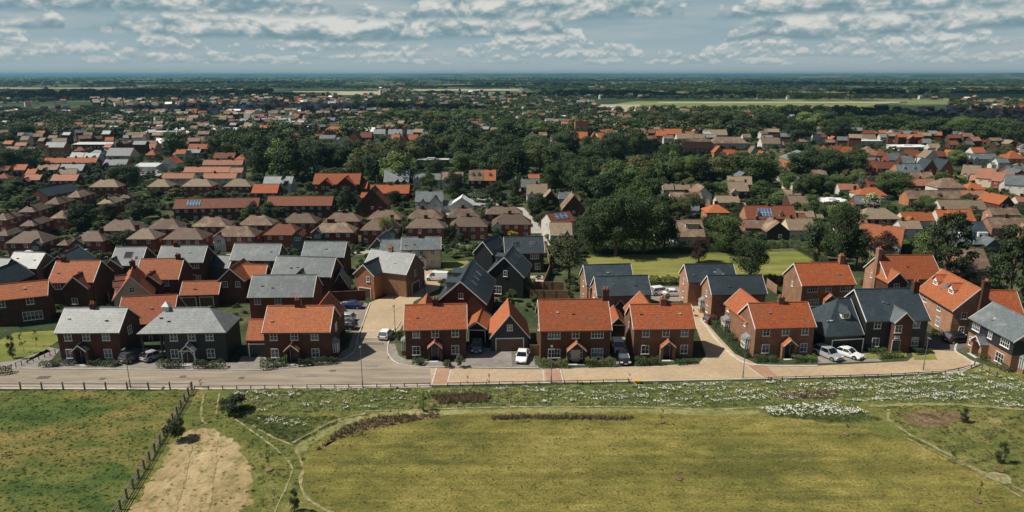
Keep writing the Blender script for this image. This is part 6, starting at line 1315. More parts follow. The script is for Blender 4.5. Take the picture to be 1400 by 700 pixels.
# ---------------------------------------------------------------- trees of the town
def clear(x, y, r):
    for cx, cy, rot, L, D in FOOT:
        dx, dy = x-cx, y-cy; q, s_ = math.cos(rot), math.sin(rot)
        u, v = abs(dx*q+dy*s_), abs(-dx*s_+dy*q)
        if u < L/2+r*.75 and v < D/2+r*.75: return False
    return True
SH = {'leaf_dark': 'dark green', 'leaf_mid': 'mid green', 'leaf_light': 'light green', 'leaf_blue': 'bluish green', 'leaf_pale': 'cream blossoming', 'leaf_copper': 'copper dark', 'leaf_yellow': 'golden yellow', 'leaf_scrub': 'olive green'}
for px, py, hp, wp, k, leaf, lab in [
    (778, 394, 76, 62, 'open', 'leaf_scrub', 'light feathery conifer behind the two left dark slate houses'), (1025, 384, 62, 54, 'big', 'leaf_dark', 'big round tree at the near side of the playing field'), (955, 359, 36, 26, 'round', 'leaf_copper', 'small copper dark tree at the far side of the playing field'),
    (991, 345, 52, 52, 'big', 'leaf_mid', 'broad tree left of the black gabled bungalow, beyond the playing field'), (842, 350, 88, 64, 'big', 'leaf_dark', 'tallest of the big tree cluster left of the playing field'), (812, 346, 68, 52, 'big', 'leaf_dark', 'left tree of the big cluster beside the playing field'), (880, 346, 80, 60, 'big', 'leaf_dark', 'right tree of the big cluster beside the playing field'), (862, 318, 66, 60, 'big', 'leaf_mid', 'rear tree of the big cluster beside the playing field'), (908, 342, 50, 36, 'round', 'leaf_dark', 'rightmost lower tree of the big cluster'),
    (1148, 366, 92, 50, 'big', 'leaf_dark', 'tall dark tree right of the playing field'), (1118, 358, 56, 40, 'round', 'leaf_dark', 'shorter dark tree at the right end of the playing field'), (1170, 368, 58, 36, 'round', 'leaf_dark', 'dark tree directly behind the wide red roofed house'),
    (1289, 392, 100, 58, 'tier', 'leaf_dark', 'tall dark conifer behind the angled orange house'), (1262, 376, 62, 36, 'open', 'leaf_light', 'pale feathery tree left of the tall conifer'), (1376, 424, 114, 62, 'tier', 'leaf_dark', 'huge dark cedar at the right edge'), (1402, 425, 60, 30, 'open', 'leaf_scrub', 'bare twiggy tree cut by the right edge'), (1204, 352, 36, 36, 'round', 'leaf_copper', 'copper dark tree in front of the big rusty orange roof'),
    (1218, 270, 38, 52, 'big', 'leaf_mid', 'bright green rounded tree at upper right'), (1188, 294, 32, 34, 'bush', 'leaf_pale', 'cream blossoming tree left of the wide tan hipped bungalow'), (1183, 264, 24, 24, 'round', 'leaf_blue', 'bluish conifer right of the pink roofed bungalow'), (1171, 256, 26, 24, 'round', 'leaf_light', 'light green tree behind the pink roofed bungalow'),
    (390, 269, 30, 14, 'column', 'leaf_dark', 'narrow dark conifer beside the plain red roofed building'), (478, 292, 38, 28, 'round', 'leaf_dark', 'dark tree below the big twin gabled house'), (495, 263, 22, 22, 'round', 'leaf_light', 'small light green tree right of the twin gabled house'), (352, 303, 28, 26, 'round', 'leaf_dark', 'left dark tree between the two long terraces'), (373, 304, 28, 30, 'round', 'leaf_dark', 'right dark tree between the two long terraces'), (338, 301, 19, 20, 'bush', 'leaf_light', 'light green bush at the right end of the solar panel terrace'),
    (529, 332, 38, 32, 'open', 'leaf_light', 'yellow green tree standing among the front semis'), (564, 326, 28, 32, 'round', 'leaf_dark', 'dark tree left of the yellow bush among the semis'), (590, 324, 15, 24, 'bush', 'leaf_yellow', 'golden yellow bush among the semis'), (618, 330, 22, 14, 'round', 'leaf_dark', 'small dark tree right of the golden bush'), (702, 326, 12, 16, 'bush', 'leaf_yellow', 'yellow bush before the rightmost front semi'), (730, 332, 12, 24, 'bush', 'leaf_mid', 'green bush at the bottom of the grey street'),
    (585, 263, 28, 24, 'round', 'leaf_mid', 'round green tree before the low slate range'), (620, 270, 34, 26, 'round', 'leaf_dark', 'dark tree left of the half orange roofed pair'), (568, 286, 14, 18, 'round', 'leaf_mid', 'small tree left of the twin white gable house'), (677, 288, 38, 26, 'tier', 'leaf_dark', 'dark conifer at the right of the small car park'), (655, 276, 14, 30, 'bush', 'leaf_blue', 'greyish bush mass below the half orange roofed pair'),
    (733, 294, 30, 26, 'round', 'leaf_dark', 'dark tree in the middle of the grey street'), (748, 309, 20, 30, 'round', 'leaf_dark', 'low dark tree right of the grey street'), (703, 274, 30, 14, 'round', 'leaf_dark', 'dark tree left of the sunlit orange gable'),
    (759, 262, 40, 30, 'round', 'leaf_mid', 'bright sided round tree behind the grey street'), (790, 264, 48, 46, 'big', 'leaf_dark', 'large round dark tree in the centre'), (822, 250, 40, 40, 'round', 'leaf_dark', 'dark tree left of the glimpsed orange houses'), (741, 248, 12, 20, 'bush', 'leaf_mid', 'small round tree by the orange street roof'),
    (787, 212, 34, 18, 'cone', 'leaf_dark', 'pointed dark conifer under the brick tower'), (741, 188, 24, 28, 'round', 'leaf_light', 'bright yellow green tree in the town centre'), (805, 216, 30, 26, 'round', 'leaf_mid', 'mid green tree right of the pointed conifer'), (838, 224, 44, 44, 'big', 'leaf_dark', 'big dark tree below the dark brown roof by the tower'),
    (173, 264, 42, 42, 'big', 'leaf_dark', 'large dark tree right of the leftmost grey hipped semi'), (240, 212, 32, 34, 'round', 'leaf_mid', 'round green tree in front of the white sheds at left'), (300, 214, 36, 34, 'round', 'leaf_mid', 'sunlit tree at the left end of the dark wood'), (262, 226, 12, 20, 'round', 'leaf_dark', 'small tree above the middle pink terrace'), (12, 240, 38, 42, 'big', 'leaf_mid', 'broad tree at the left edge above the orange roofs'), (38, 234, 34, 40, 'big', 'leaf_mid', 'broad tree left of the orange walled mill'),
    (210, 298, 22, 24, 'bush', 'leaf_mid', 'rounded garden tree left of the solar panel terrace'), (190, 300, 24, 30, 'round', 'leaf_dark', 'dark garden tree behind the rear row of semis'), (118, 318, 40, 38, 'round', 'leaf_dark', 'dark tree between the stepped rows'), (150, 300, 22, 24, 'round', 'leaf_dark', 'dark tree right of the stepped rows'), (170, 345, 32, 32, 'round', 'leaf_dark', 'dark tree left of the back row slate houses'), (247, 336, 16, 40, 'bush', 'leaf_mid', 'wide green bush behind the slate house with red door'), (120, 345, 18, 22, 'bush', 'leaf_light', 'light bush behind the orange house with central gable'), (420, 336, 12, 13, 'bush', 'leaf_mid', 'small round bush below the gabled semi'),
    (630, 240, 32, 28, 'round', 'leaf_mid', 'lit round tree above the tan roofed house'), (652, 240, 28, 28, 'round', 'leaf_dark', 'dark round tree above the half orange pair'), (595, 242, 26, 30, 'round', 'leaf_dark', 'tree before the flat roofed grey building'), (1166, 290, 20, 24, 'round', 'leaf_dark', 'dark tree left of the cream blossoming one'), (1092, 294, 14, 30, 'round', 'leaf_mid', 'low tree above the white edged dormer house'), (1282, 284, 20, 14, 'column', 'leaf_dark', 'dark upright bush below the very long brown roof'), (1270, 259, 18, 12, 'round', 'leaf_mid', 'small tree before the pinkish brown bungalow')]:
    ptree(px, py, hp, wp, k, leaf, label=lab, name='conifer' if k in ('tier', 'cone') else 'flowering_tree' if leaf in ('leaf_pale', 'leaf_yellow') and k == 'bush' else 'broadleaf_tree')
# belts: each tree its own object, counted along its belt
BELT = [
 ('in the dark wood behind the pink terraces', 'trees of the dark left wood', [(314, 214, 40, 38), (330, 222, 44, 40), (345, 214, 40, 38), (352, 232, 48, 42), (370, 224, 46, 42), (362, 246, 50, 40), (385, 246, 56, 46), (392, 222, 44, 36), (408, 248, 56, 44), (416, 226, 36, 34), (430, 238, 44, 40)], 'leaf_dark'),
 ('in the row behind the twin gabled house', 'trees behind the twin gabled house', [(444, 228, 30, 34), (462, 236, 38, 46), (470, 216, 26, 34), (488, 226, 32, 38), (496, 244, 40, 38), (512, 236, 44, 40), (513, 250, 40, 34), (528, 248, 50, 46), (546, 256, 44, 42), (552, 234, 46, 44)], 'leaf_dark'),
 ('in the black wood behind the flat grey building', 'trees of the central black wood', [(572, 224, 36, 42), (590, 214, 30, 42), (606, 212, 30, 40), (622, 216, 36, 42), (636, 210, 40, 42), (644, 226, 44, 42), (664, 222, 44, 42), (668, 244, 38, 38), (682, 232, 42, 38), (696, 218, 34, 36), (690, 252, 38, 34)], 'leaf_dark'),
 ('in the belt behind the grey street', 'trees behind the grey street', [(708, 240, 40, 44), (722, 226, 34, 40), (738, 236, 38, 40), (728, 210, 26, 40), (748, 222, 34, 40), (764, 238, 40, 38), (770, 212, 32, 34), (776, 248, 36, 34), (812, 236, 36, 38), (818, 222, 34, 38), (850, 262, 44, 46), (800, 270, 38, 36), (828, 276, 40, 40)], 'leaf_dark'),
 ('in the belt between central shops and cottages', 'trees between shops and cottages', [(868, 256, 40, 44), (872, 214, 34, 34), (886, 276, 44, 44), (896, 246, 40, 40), (912, 250, 40, 40), (916, 230, 32, 34), (930, 252, 36, 36), (946, 244, 34, 36), (960, 252, 38, 34), (976, 250, 36, 38), (990, 244, 36, 36), (1002, 268, 24, 28), (1016, 246, 40, 44), (1034, 254, 40, 38), (1052, 252, 34, 32), (1044, 276, 30, 34), (985, 272, 26, 30)], 'leaf_mid'),
 ('in the dark belt right of the pale roofed hall', 'dark belt right of the hall', [(1092, 224, 30, 30), (1096, 244, 36, 36), (1112, 242, 36, 34), (1126, 228, 28, 30), (1130, 246, 38, 34), (1146, 244, 38, 36), (1162, 240, 34, 34), (1172, 232, 28, 26)], 'leaf_dark'),
 ('in the gardens between cottages and bright green tree', 'garden trees at right', [(1078, 262, 26, 28), (1100, 266, 26, 30), (1120, 264, 26, 30), (1140, 262, 22, 24), (1070, 282, 20, 34), (1104, 286, 22, 30), (1115, 300, 24, 28), (1150, 304, 30, 34), (1165, 308, 26, 30), (1240, 276, 18, 22), (1262, 286, 18, 26), (1280, 296, 18, 24), (1250, 296, 14, 22), (1336, 298, 18, 28), (1352, 288, 16, 24), (1380, 280, 16, 24)], 'leaf_mid'),
 ('in the trees around the dormer bungalows', 'trees around the dormer bungalows', [(925, 300, 34, 34), (944, 294, 28, 34), (966, 274, 26, 24), (938, 310, 18, 18), (972, 318, 26, 26), (1006, 318, 22, 26), (1010, 300, 18, 24), (900, 300, 34, 34), (918, 330, 24, 22), (1070, 328, 14, 26), (1040, 326, 14, 24), (1095, 326, 16, 22)], 'leaf_dark'),
 ('in the far belt above the central shops', 'far belt above the shops', [(860, 182, 22, 30), (880, 172, 22, 32), (900, 174, 22, 32), (916, 170, 20, 30), (940, 178, 24, 34), (958, 182, 26, 36), (980, 176, 26, 36), (998, 184, 30, 38), (1012, 178, 26, 32), (1030, 186, 28, 34), (1052, 180, 26, 32), (1072, 186, 28, 34), (1090, 196, 30, 34), (1104, 178, 24, 30), (1120, 176, 24, 32), (1134, 192, 28, 32), (1150, 194, 26, 30), (1160, 180, 26, 34)], 'leaf_dark'),
 ('in the far belt above the black wood', 'far belt above the black wood', [(520, 172, 18, 30), (540, 170, 20, 34), (558, 172, 20, 34), (576, 170, 20, 34), (592, 172, 20, 34), (608, 172, 18, 30), (630, 168, 18, 30), (648, 170, 20, 34), (664, 166, 18, 30), (694, 188, 24, 30), (712, 180, 22, 30), (724, 186, 22, 28), (600, 186, 18, 22), (585, 184, 14, 20), (505, 168, 16, 26)], 'leaf_mid'),
 ('in the dark wood at the upper right', 'dark wood at the upper right', [(1180, 182, 24, 38), (1200, 184, 26, 38), (1222, 182, 26, 38), (1244, 184, 26, 40), (1268, 188, 28, 40), (1292, 186, 28, 40), (1316, 190, 30, 42), (1340, 194, 32, 42), (1364, 196, 34, 44), (1388, 202, 34, 44), (1378, 224, 26, 28), (1310, 226, 20, 26), (1322, 214, 16, 22)], 'leaf_dark'),
 ('in the far wood at the upper left', 'far wood at the upper left', [(12, 172, 20, 34), (34, 170, 20, 34), (56, 166, 20, 34), (80, 170, 20, 36), (104, 166, 20, 34), (126, 162, 18, 34), (150, 164, 18, 34), (60, 188, 18, 26), (90, 172, 18, 26), (28, 190, 20, 28), (8, 200, 20, 28), (250, 176, 12, 14), (260, 184, 16, 14), (226, 172, 12, 20), (290, 172, 12, 22)], 'leaf_dark'),
 ('in the gardens of the front and rear semis', 'trees in the semi gardens', [(78, 316, 18, 20), (212, 334, 16, 18), (284, 318, 16, 16), (356, 332, 18, 18), (415, 314, 18, 16), (488, 312, 16, 12), (548, 306, 16, 14), (608, 306, 16, 12), (660, 322, 18, 14), (680, 328, 16, 14), (58, 300, 18, 18), (150, 322, 18, 18), (630, 334, 14, 12), (480, 326, 14, 12), (96, 292, 16, 20)], 'leaf_dark')]
for phrase, grp, lst, base in BELT:
    lst = sorted(lst)
    for i, (px, py, hp, wp) in enumerate(lst):
        leaf = rnd.choice([base]*5+['leaf_dark', 'leaf_mid', 'leaf_scrub'])
        if rnd.random() < .05: leaf = 'leaf_light'
        k = rnd.choice(['round']*5+['big']+(['cone'] if wp < 30 else []))
        g = W(px, py)
        if wp < 30 and not clear(g.x, g.y, 1.5): g = g+Vector((0, 3.5, 0)); px, py = P(g)[0], P(g)[1]
        ptree(px, py, hp*rnd.uniform(.94, 1.08), wp*rnd.uniform(.95, 1.15), k, leaf, label='%s tree, %s from left %s' % (SH[leaf], ORD[i], phrase), group=grp, name='conifer' if k == 'cone' else 'broadleaf_tree')
# smaller houses between the catalogued ones
used = set(); made = 0
fr = random.Random(21)
for _ in range(4000):
    if made >= 62: break
    z_ = fr.choice(((900, 1400, 252, 326), (1170, 1400, 196, 300), (0, 180, 200, 262), (640, 1000, 188, 214), (180, 500, 170, 212), (1020, 1180, 160, 200)))
    px, py = fr.uniform(z_[0], z_[1]), fr.uniform(z_[2], z_[3]); g = W(px, py)
    if px > 1225 and py > 330 or not clear(g.x, g.y, 8.5): continue
    best = min(NICK, key=lambda n: (n[1]-g.x)**2+((n[2]-g.y)*.6)**2); nx, ny = P((best[1], best[2], 0)); dx, dy = px-nx, py-ny
    rel = 'left of' if dx < -abs(dy)*2 else 'right of' if dx > abs(dy)*2 else 'behind' if dy < 0 else 'in front of'
    far_ = 'just' if math.hypot(g.x-best[1], g.y-best[2]) < 32 else 'well'
    rf, rn = fr.choice((('brown_tile', 'brown'), ('rust_tile', 'rust'), ('tan_tile', 'tan'), ('slate', 'slate'), ('orange_tile', 'orange')))
    wl, wn = fr.choice((('brick', 'brick'), ('red_brick', 'brick'), ('brick', 'brick'), ('render', 'white walled'), ('cream', 'cream')))
    lab = 'small %s house with %s roof %s %s the %s' % (wn, rn, far_, rel, best[0])
    if (rn, wn, far_, rel, best[0]) in used or len(lab.split()) > 16: continue
    used.add((rn, wn, far_, rel, best[0]))
    L, D, e = fr.uniform(6, 10), fr.uniform(5, 6.5), fr.choice((2.4, 3.6, 3.9)); k_ = 1 if py > 250 else .8 if py > 215 else .62; L, D, e = L*k_, D*k_, e*k_; hp = fr.random() < .35
    h = House((g.x, g.y), fr.uniform(-.35, .35)+(1.57 if fr.random() < .25 else 0), L, D, e, fr.uniform(34, 44), rf, wl, hl=hp, hr=hp, label=lab, far=True, oh=.22, ov=.1)
    autowin(h, min(3.1, e-.6), min(1., e*.3)); h.chimney(h.L*fr.choice((-.3, .3)), 0, .6, .5, .8, m='brick', pots=0); made += 1
# masses nobody could count: garden greenery, far woods, far roofs
def pick(kinds): return [cr_mesh(k, l, i) for k, l, i in kinds]
def low_crown(seed, n=16, nf=150):
    return crown(seed, nl=n, nleaf=nf, size=.17, base=.05)
LOWC = []
for i, leaf in enumerate(('leaf_dark', 'leaf_dark', 'leaf_mid', 'leaf_scrub', 'leaf_light')):
    me = low_crown(500+i); me.materials.clear(); me.materials.append(M[leaf]); LOWC.append(me)
    # solid dark heart so that far crowns are not see-through
BU = pick([('bush', 'leaf_dark', 0), ('bush', 'leaf_mid', 1), ('bush', 'leaf_dark', 2), ('bush', 'leaf_scrub', 0), ('bush', 'leaf_light', 1), ('round', 'leaf_dark', 1)])
pts = []
for _ in range(9500):
    py = 172+(rnd.random()**1.25)*196; px = rnd.uniform(-40, 1440)
    if 795 < px < 1122 and 330 < py < 392: continue
    if py > 352 and (300 < px < 1290): continue
    if 585 < px < 672 and 272 < py < 297 or 176 < px < 226 and 226 < py < 240: continue
    if 700 < px < 760 and 283 < py < 340 and abs(px-(706+(py-283)*.72)) < 11: continue
    g = W(px, py); s = rnd.uniform(1.0, 2.5)*(1.8 if rnd.random() < .16 and py < 300 else 1)
    if 286 < py < 350 and px < 740:
        s *= .75
        if not clear(g.x, g.y+s*.8, s*1.3): continue
    if not clear(g.x, g.y, s*.45): continue
    pts.append(((g.x, g.y, -.1), (s*1.6, s*1.6, s*rnd.uniform(.7, 1.3)), rnd.random()*6.28, rnd.choice([0, 0, 0, 1, 1, 2, 2, 3, 4 if rnd.random() < .4 else 0, 5])))
for a, b, n, lf in (((0, 440), (340, 368), 260, 1), ((600, 440), (790, 375), 110, 1), ((1130, 440), (1290, 385), 70, 1), ((850, 440), (1010, 392), 50, 1), ((640, 372), (760, 345), 50, 1), ((430, 400), (600, 356), 60, 1)):
    for _ in range(n):
        px, py = rnd.uniform(a[0], b[0]), rnd.uniform(*sorted((a[1], b[1]))); g = W(px, py); s = rnd.uniform(.5, 1.5)
        if 488 < px < 600 and py > 372 or 930 < px < 985 and py > 380 or 885 < px < 930 and py < 412: continue
        if clear(g.x, g.y, s*.7): pts.append(((g.x, g.y, -.05), (s*1.4, s*1.4, s), rnd.random()*6.28, rnd.choice([0, 1, 2, 3])))
scatter('garden_greenery', BU, pts, label='hedges and bushes filling the gardens between the houses')
pts = []
OPEN = [(808, 1290, 134, 153), (1000, 1430, 127, 142)]
def open_(px, py):
    if 812 < px < 1300 and 136.5 < py < 152-(px-812)*.0: return True
    if 370 < px < 520 and 124 < py < 130.5: return True
    if 560 < px < 720 and 121.5 < py < 124.5: return True
    if 1290 < px < 1420 and 128 < py < 137: return True
    if 350 < px < 470 and 121 < py < 124: return True
    if 0 < px < 160 and 119.5 < py < 121.5: return True
    return False
for _ in range(34000):
    y = 480*math.exp(rnd.random()*3.4); py = P((0, y, 0))[1]; px = rnd.uniform(-30, 1430)
    if open_(px, py): continue
    g = Vector(((px-700)/F*(y*cp+H0*sp), y, 0))
    k = math.sin(g.x*.0045+1.3*math.sin(y*.0021))+math.sin(y*.0065+g.x*.0013)+.9*math.sin(g.x*.017+y*.003)
    if y > 1700 and k < .25+rnd.gauss(0, .5): continue
    if y <= 1700 and k < -.45+rnd.gauss(0, .45): continue
    h = rnd.uniform(4.2, 10)*(1.0 if y < 1500 else 1.3); w_ = h*rnd.uniform(1.0, 1.6)*(1.0 if y < 1500 else 1.7)
    if not (y > 700 or clear(g.x, g.y, w_*.5)): continue
    pts.append(((g.x, g.y, -.3), (w_, w_, h), rnd.random()*6.28, rnd.choice((0, 0, 1, 1, 2, 2, 3, 4 if rnd.random() < .4 else 0))))
scatter('distant_woodland', LOWC, pts, label='woods, hedgerows and garden trees stretching to the skyline')
# poplar rows by the airfield
pts = []
for x0, x1, py, hp in ((1035, 1150, 135.5, 9), (1155, 1300, 135, 7), (1300, 1420, 128, 5), (880, 960, 134.5, 5)):
    q = ppm(py)
    for i in range(int((x1-x0)*.9)):
        g = W(x0+i/.9+rnd.uniform(-.5, .5), py+rnd.uniform(-.3, .3)); h = hp/q*rnd.uniform(.8, 1.1); pts.append(((g.x, g.y, 0), (h*.5, h*.5, h), rnd.random()*6, rnd.choice((1, 2))))
scatter('shelter_belt', LOWC, pts, label='long line of tall trees behind the pale airfield')
# roofs too far and too many to count
RC = ['brown_tile', 'rust_tile', 'tan_tile', 'orange_tile', 'slate', 'pale_slate', 'pink_tile', 'render', 'brick', 'white_roof']
b = MB(); nfar = 0
DENS = [(0, 560, 150, 172, 230), (130, 520, 138, 160, 230), (0, 330, 180, 212, 90), (260, 700, 128, 150, 120), (700, 1000, 140, 165, 60), (850, 1400, 160, 178, 130), (1180, 1420, 150, 170, 120), (1200, 1420, 172, 205, 90), (500, 900, 165, 200, 60), (0, 560, 152, 186, 240), (850, 1420, 166, 200, 170), (560, 900, 150, 170, 90), (0, 1400, 124, 150, 260), (180, 420, 118, 128, 40), (1100, 1420, 142, 152, 50), (520, 560, 123, 129, 40), (640, 1060, 168, 178, 40)]
for x0, x1, y0, y1, n in DENS:
    for _ in range(n):
        px, py = rnd.uniform(x0, x1), rnd.uniform(y0, y1); g = W(px, py)
        if open_(px, py): continue
        if py > 170 and not clear(g.x, g.y, 3.2): continue
        k_ = .62 if py > 150 else .8; L, D, e = rnd.uniform(7, 12)*k_, rnd.uniform(5.5, 8)*k_, rnd.uniform(3.5, 5.5)*k_
        if rnd.random() < .06: L *= 2.2
        lift = rnd.uniform(.5, 4)
        rot = rnd.choice((0, 0, .3, -.3, 1.57, .8)); q, s_ = math.cos(rot), math.sin(rot)
        tr = lambda vs: [(g.x+x*q-y*s_, g.y+x*s_+y*q, z+lift if z > .5 else z) for x, y, z in vs]
        e *= .8; wl = wall_prism(L, D, e, .8); rf = roof_shell(L, D, e, .8, th=.3)
        b.add(tr(wl.v), wl.f, rnd.choice((7, 8, 8))); b.add(tr(rf.v), rf.f, rnd.choice((0, 0, 0, 1, 2, 2, 3 if rnd.random() < .5 else 0, 4, 4, 5, 6 if rnd.random() < .5 else 2, 9 if rnd.random() < .4 else 2))); nfar += 1
o = b.build('distant_rooftops', RC); o['kind'] = 'stuff'; o['label'] = 'crowded roofs of the far town, too small to count'
fld(812, 1180, 138.5, 146, 'm_airfield', 60, .2); fld(812, 866, 143, 153, 'm_stubble', 10, .25); fld(870, 1200, 146, 152, 'm_park', 0, .25); fld(900, 1230, 139.5, 141, 'm_stubble', 0, .3)
fld(400, 520, 125, 130, 'm_stubble', 0, .2); fld(560, 715, 122, 124, 'm_stubble', 0, .2); fld(0, 160, 120, 121.2, 'm_stubble', 0, .2); fld(1290, 1420, 129, 137, 'm_airfield', 0, .2); fld(1240, 1430, 138, 143, 'm_airfield', 0, .22)
# ---------------------------------------------------------------- grass tufts, flowers, stems on the open ground (never counted)
def inpoly(x, y, poly):
    c = False; n = len(poly)
    for i in range(n):
        x1, y1 = poly[i]; x2, y2 = poly[(i+1) % n]
        if (y1 > y) != (y2 > y) and x < (x2-x1)*(y-y1)/(y2-y1)+x1: c = not c
    return c
def tuft(seed, n, h, w, leaf, flowers=0):
    r = random.Random(seed); b = MB()
    for _ in range(n):
        a = r.random()*6.28; d = r.random()*w; x, y = math.cos(a)*d, math.sin(a)*d; z = h*r.uniform(.5, 1); lx, ly = r.gauss(0, .12), r.gauss(0, .12); q = r.uniform(.02, .045); t = r.random()*3.14
        b.add([(x-q*math.cos(t), y-q*math.sin(t), 0), (x+q*math.cos(t), y+q*math.sin(t), 0), (x+lx, y+ly, z)], [(0, 1, 2)], 0)
    for _ in range(flowers):
        a = r.random()*6.28; d = r.random()*w*1.2; x, y, z = math.cos(a)*d, math.sin(a)*d, h*r.uniform(.75, 1.15); s = r.uniform(.025, .06)
        b.add([(x-s, y-s, z), (x+s, y-s, z+s*.4), (x+s, y+s, z), (x-s, y+s, z-s*.3)], [(0, 1, 2, 3)], 1)
    return b.mesh('tuft', [leaf, 'flower_white'] if flowers else [leaf])
GT = [tuft(1, 26, .30, .4, 'leaf_mid'), tuft(2, 26, .32, .4, 'leaf_scrub'), tuft(3, 20, .20, .4, 'leaf_mid'), tuft(4, 22, .36, .35, 'dry_stem'), tuft(5, 26, .3, .4, 'leaf_light')]
FT = [tuft(11, 14, .42, .5, 'leaf_light', 4), tuft(12, 14, .4, .5, 'leaf_light', 2), tuft(13, 12, .45, .5, 'leaf_light', 6), tuft(14, 20, .3, .5, 'leaf_light'), tuft(15, 20, .35, .5, 'leaf_scrub'), tuft(16, 18, .3, .5, 'leaf_light')]
def fill(poly, n, pat, s0, s1, y0=None, y1=None, thr=None, acc=None, seed=1):
    xs = [p[0] for p in poly]; ys = [p[1] for p in poly]; a, c = W(min(xs), max(ys)), W(max(xs), min(ys)); r = random.Random(seed)
    wl = [tuple(W(*p))[:2] for p in poly]; x0, x1 = min(p[0] for p in wl), max(p[0] for p in wl); yy0, yy1 = min(p[1] for p in wl), max(p[1] for p in wl)
    for _ in range(n):
        x, y = r.uniform(x0, x1), r.uniform(yy0, yy1)
        if not inpoly(x, y, wl): continue
        px, py = P((x, y, 0))
        if px < -20 or px > 1420 or py > 712: continue
        v = pat(px, py, r)
        if v is None: continue
        s = r.uniform(s0, s1); acc.append(((x, y, 0), (s, s, s*r.uniform(.7, 1.2)), r.random()*6.28, v))
def n2(x, y, s=1.0, o=0.0):
    return (math.sin(x*.11*s+1.7*math.sin(y*.23*s+o))+math.sin(y*.31*s+1.3*math.sin(x*.07*s+o*2))+math.sin((x+y*2)*.051*s+o*3))/3
g_ = []
fill([(-80, 534), (262, 534), (254, 548), (200, 640), (150, 716), (-160, 716)], 7000, lambda px, py, r: None if r.random() < .35-.4*n2(px, py*1.5, 1, 2) else r.choice((0, 0, 1, 1, 4) if n2(px, py*2, .7) < .25 else (1, 3, 4, 4)), .25, .6, acc=g_)
fill([(470, 570), (900, 562), (1040, 566), (1240, 600), (1440, 716), (470, 716), (418, 668), (430, 606)], 14000, lambda px, py, r: (r.choice((0, 1, 1, 3, 4)) if n2(px, py, 1.3, 1)+r.gauss(0, .5) > .35 else None), .15, .42, acc=g_, seed=2)
fill([(264, 534), (330, 566), (600, 566), (418, 612), (400, 716), (345, 716), (335, 600), (262, 584), (258, 548)], 5000, lambda px, py, r: r.choice((0, 1, 1, 2)) if n2(px, py, 2)+r.gauss(0, .4) > .1 else None, .3, .75, acc=g_, seed=3)
fill([(1205, 556), (1340, 556), (1440, 566), (1440, 700), (1240, 600)], 6000, lambda px, py, r: r.choice((0, 1, 1, 3)) if n2(px, py, 2)+r.gauss(0, .4) > .15 else None, .3, .7, acc=g_, seed=4)
fill([(262, 586), (300, 588), (343, 640), (338, 716), (160, 716), (214, 640)], 900, lambda px, py, r: r.choice((4, 1, 1)) if n2(px, py, 3, 5)+r.gauss(0, .3) > .45 else None, .25, .6, acc=g_, seed=5)
scatter('grass', GT, g_, label='rough grass and weeds on the open ground')
f_ = []
def drift(px, py):
    return (math.sin(px*.045+2*math.sin(py*.33))+math.sin(px*.11+py*.9+1.5*math.sin(px*.031))+.8*math.sin(px*.27-py*.7))/2.8
def flw(px, py, r):
    # white heads in drifts, more of them to the right
    t = (px-330)/1070; v = 1.25*drift(px*.6, py*.8)+r.gauss(0, .2)
    if 590 < px < 672 and 540 < py < 552: return 3 if r.random() < .4 else None
    up = (540-py)/20
    if px < 500: hit = v > .85-.4*(py < 543)
    elif px < 740: hit = v > 1.0-.3*(py < 537)
    else: hit = v > .62-.55*t+.25*(py > 548)
    if hit: return r.choice((0, 2, 2, 0, 1))
    return r.choice((1, 3, 4, 5, 3, 4)) if r.random() < .55 else None
strip_ = [(325, 534), (600, 532), (900, 526), (1200, 518), (1300, 513), (1350, 507), (1440, 520), (1440, 564), (1340, 555), (1200, 549), (1040, 555), (960, 558), (860, 555), (700, 555), (560, 560), (420, 564), (330, 565), (308, 552)]
fill(strip_, 19000, flw, .45, .85, acc=f_, seed=6)
fill([(322, 574), (350, 568), (465, 570), (462, 580), (420, 600), (402, 607), (378, 598)], 1300, lambda px, py, r: r.choice((0, 2, 1, 3)) if (px-385)**2/1800+(py-577)**2/70+.8*drift(px*1.7, py*1.5) < .2+r.gauss(0, .35) else r.choice((3, 5, 3, 4)), .45, .8, acc=f_, seed=7)
fill([(1040, 560), (1090, 554), (1160, 555), (1205, 574), (1150, 578), (1060, 570)], 1050, lambda px, py, r: r.choice((0, 2, 2, 3)) if py < 568+r.gauss(0, 2) and drift(px*1.5, py)+r.gauss(0, .3) > -.4 else r.choice((3, 4)), .6, 1.0, acc=f_, seed=8)
scatter('wildflowers', FT, f_, label='white flowering weeds over rough green growth beside the road')
d_ = []
DS = [tuft(21, 16, .8, .25, 'dry_stem'), tuft(22, 12, .6, .3, 'leaf_scrub'), tuft(23, 14, .9, .2, 'dry_stem')]
for pl, n in (([(432, 618), (450, 604), (500, 588), (560, 577), (600, 572), (600, 566), (545, 568), (500, 572), (460, 590)], 1500), ([(672, 570), (760, 568.5), (865, 571), (860, 575), (760, 573), (672, 574)], 700), ([(590, 541), (650, 538), (672, 541), (668, 550), (600, 553)], 900), ([(1062, 540), (1100, 535), (1146, 536), (1142, 545), (1072, 546)], 300)):
    fill(pl, n, lambda px, py, r: r.choice((0, 0, 1, 2)), .5, .9, acc=d_, seed=9)
scatter('bare_stems', DS, d_, label='dry stems and whips standing in the mulch beds')
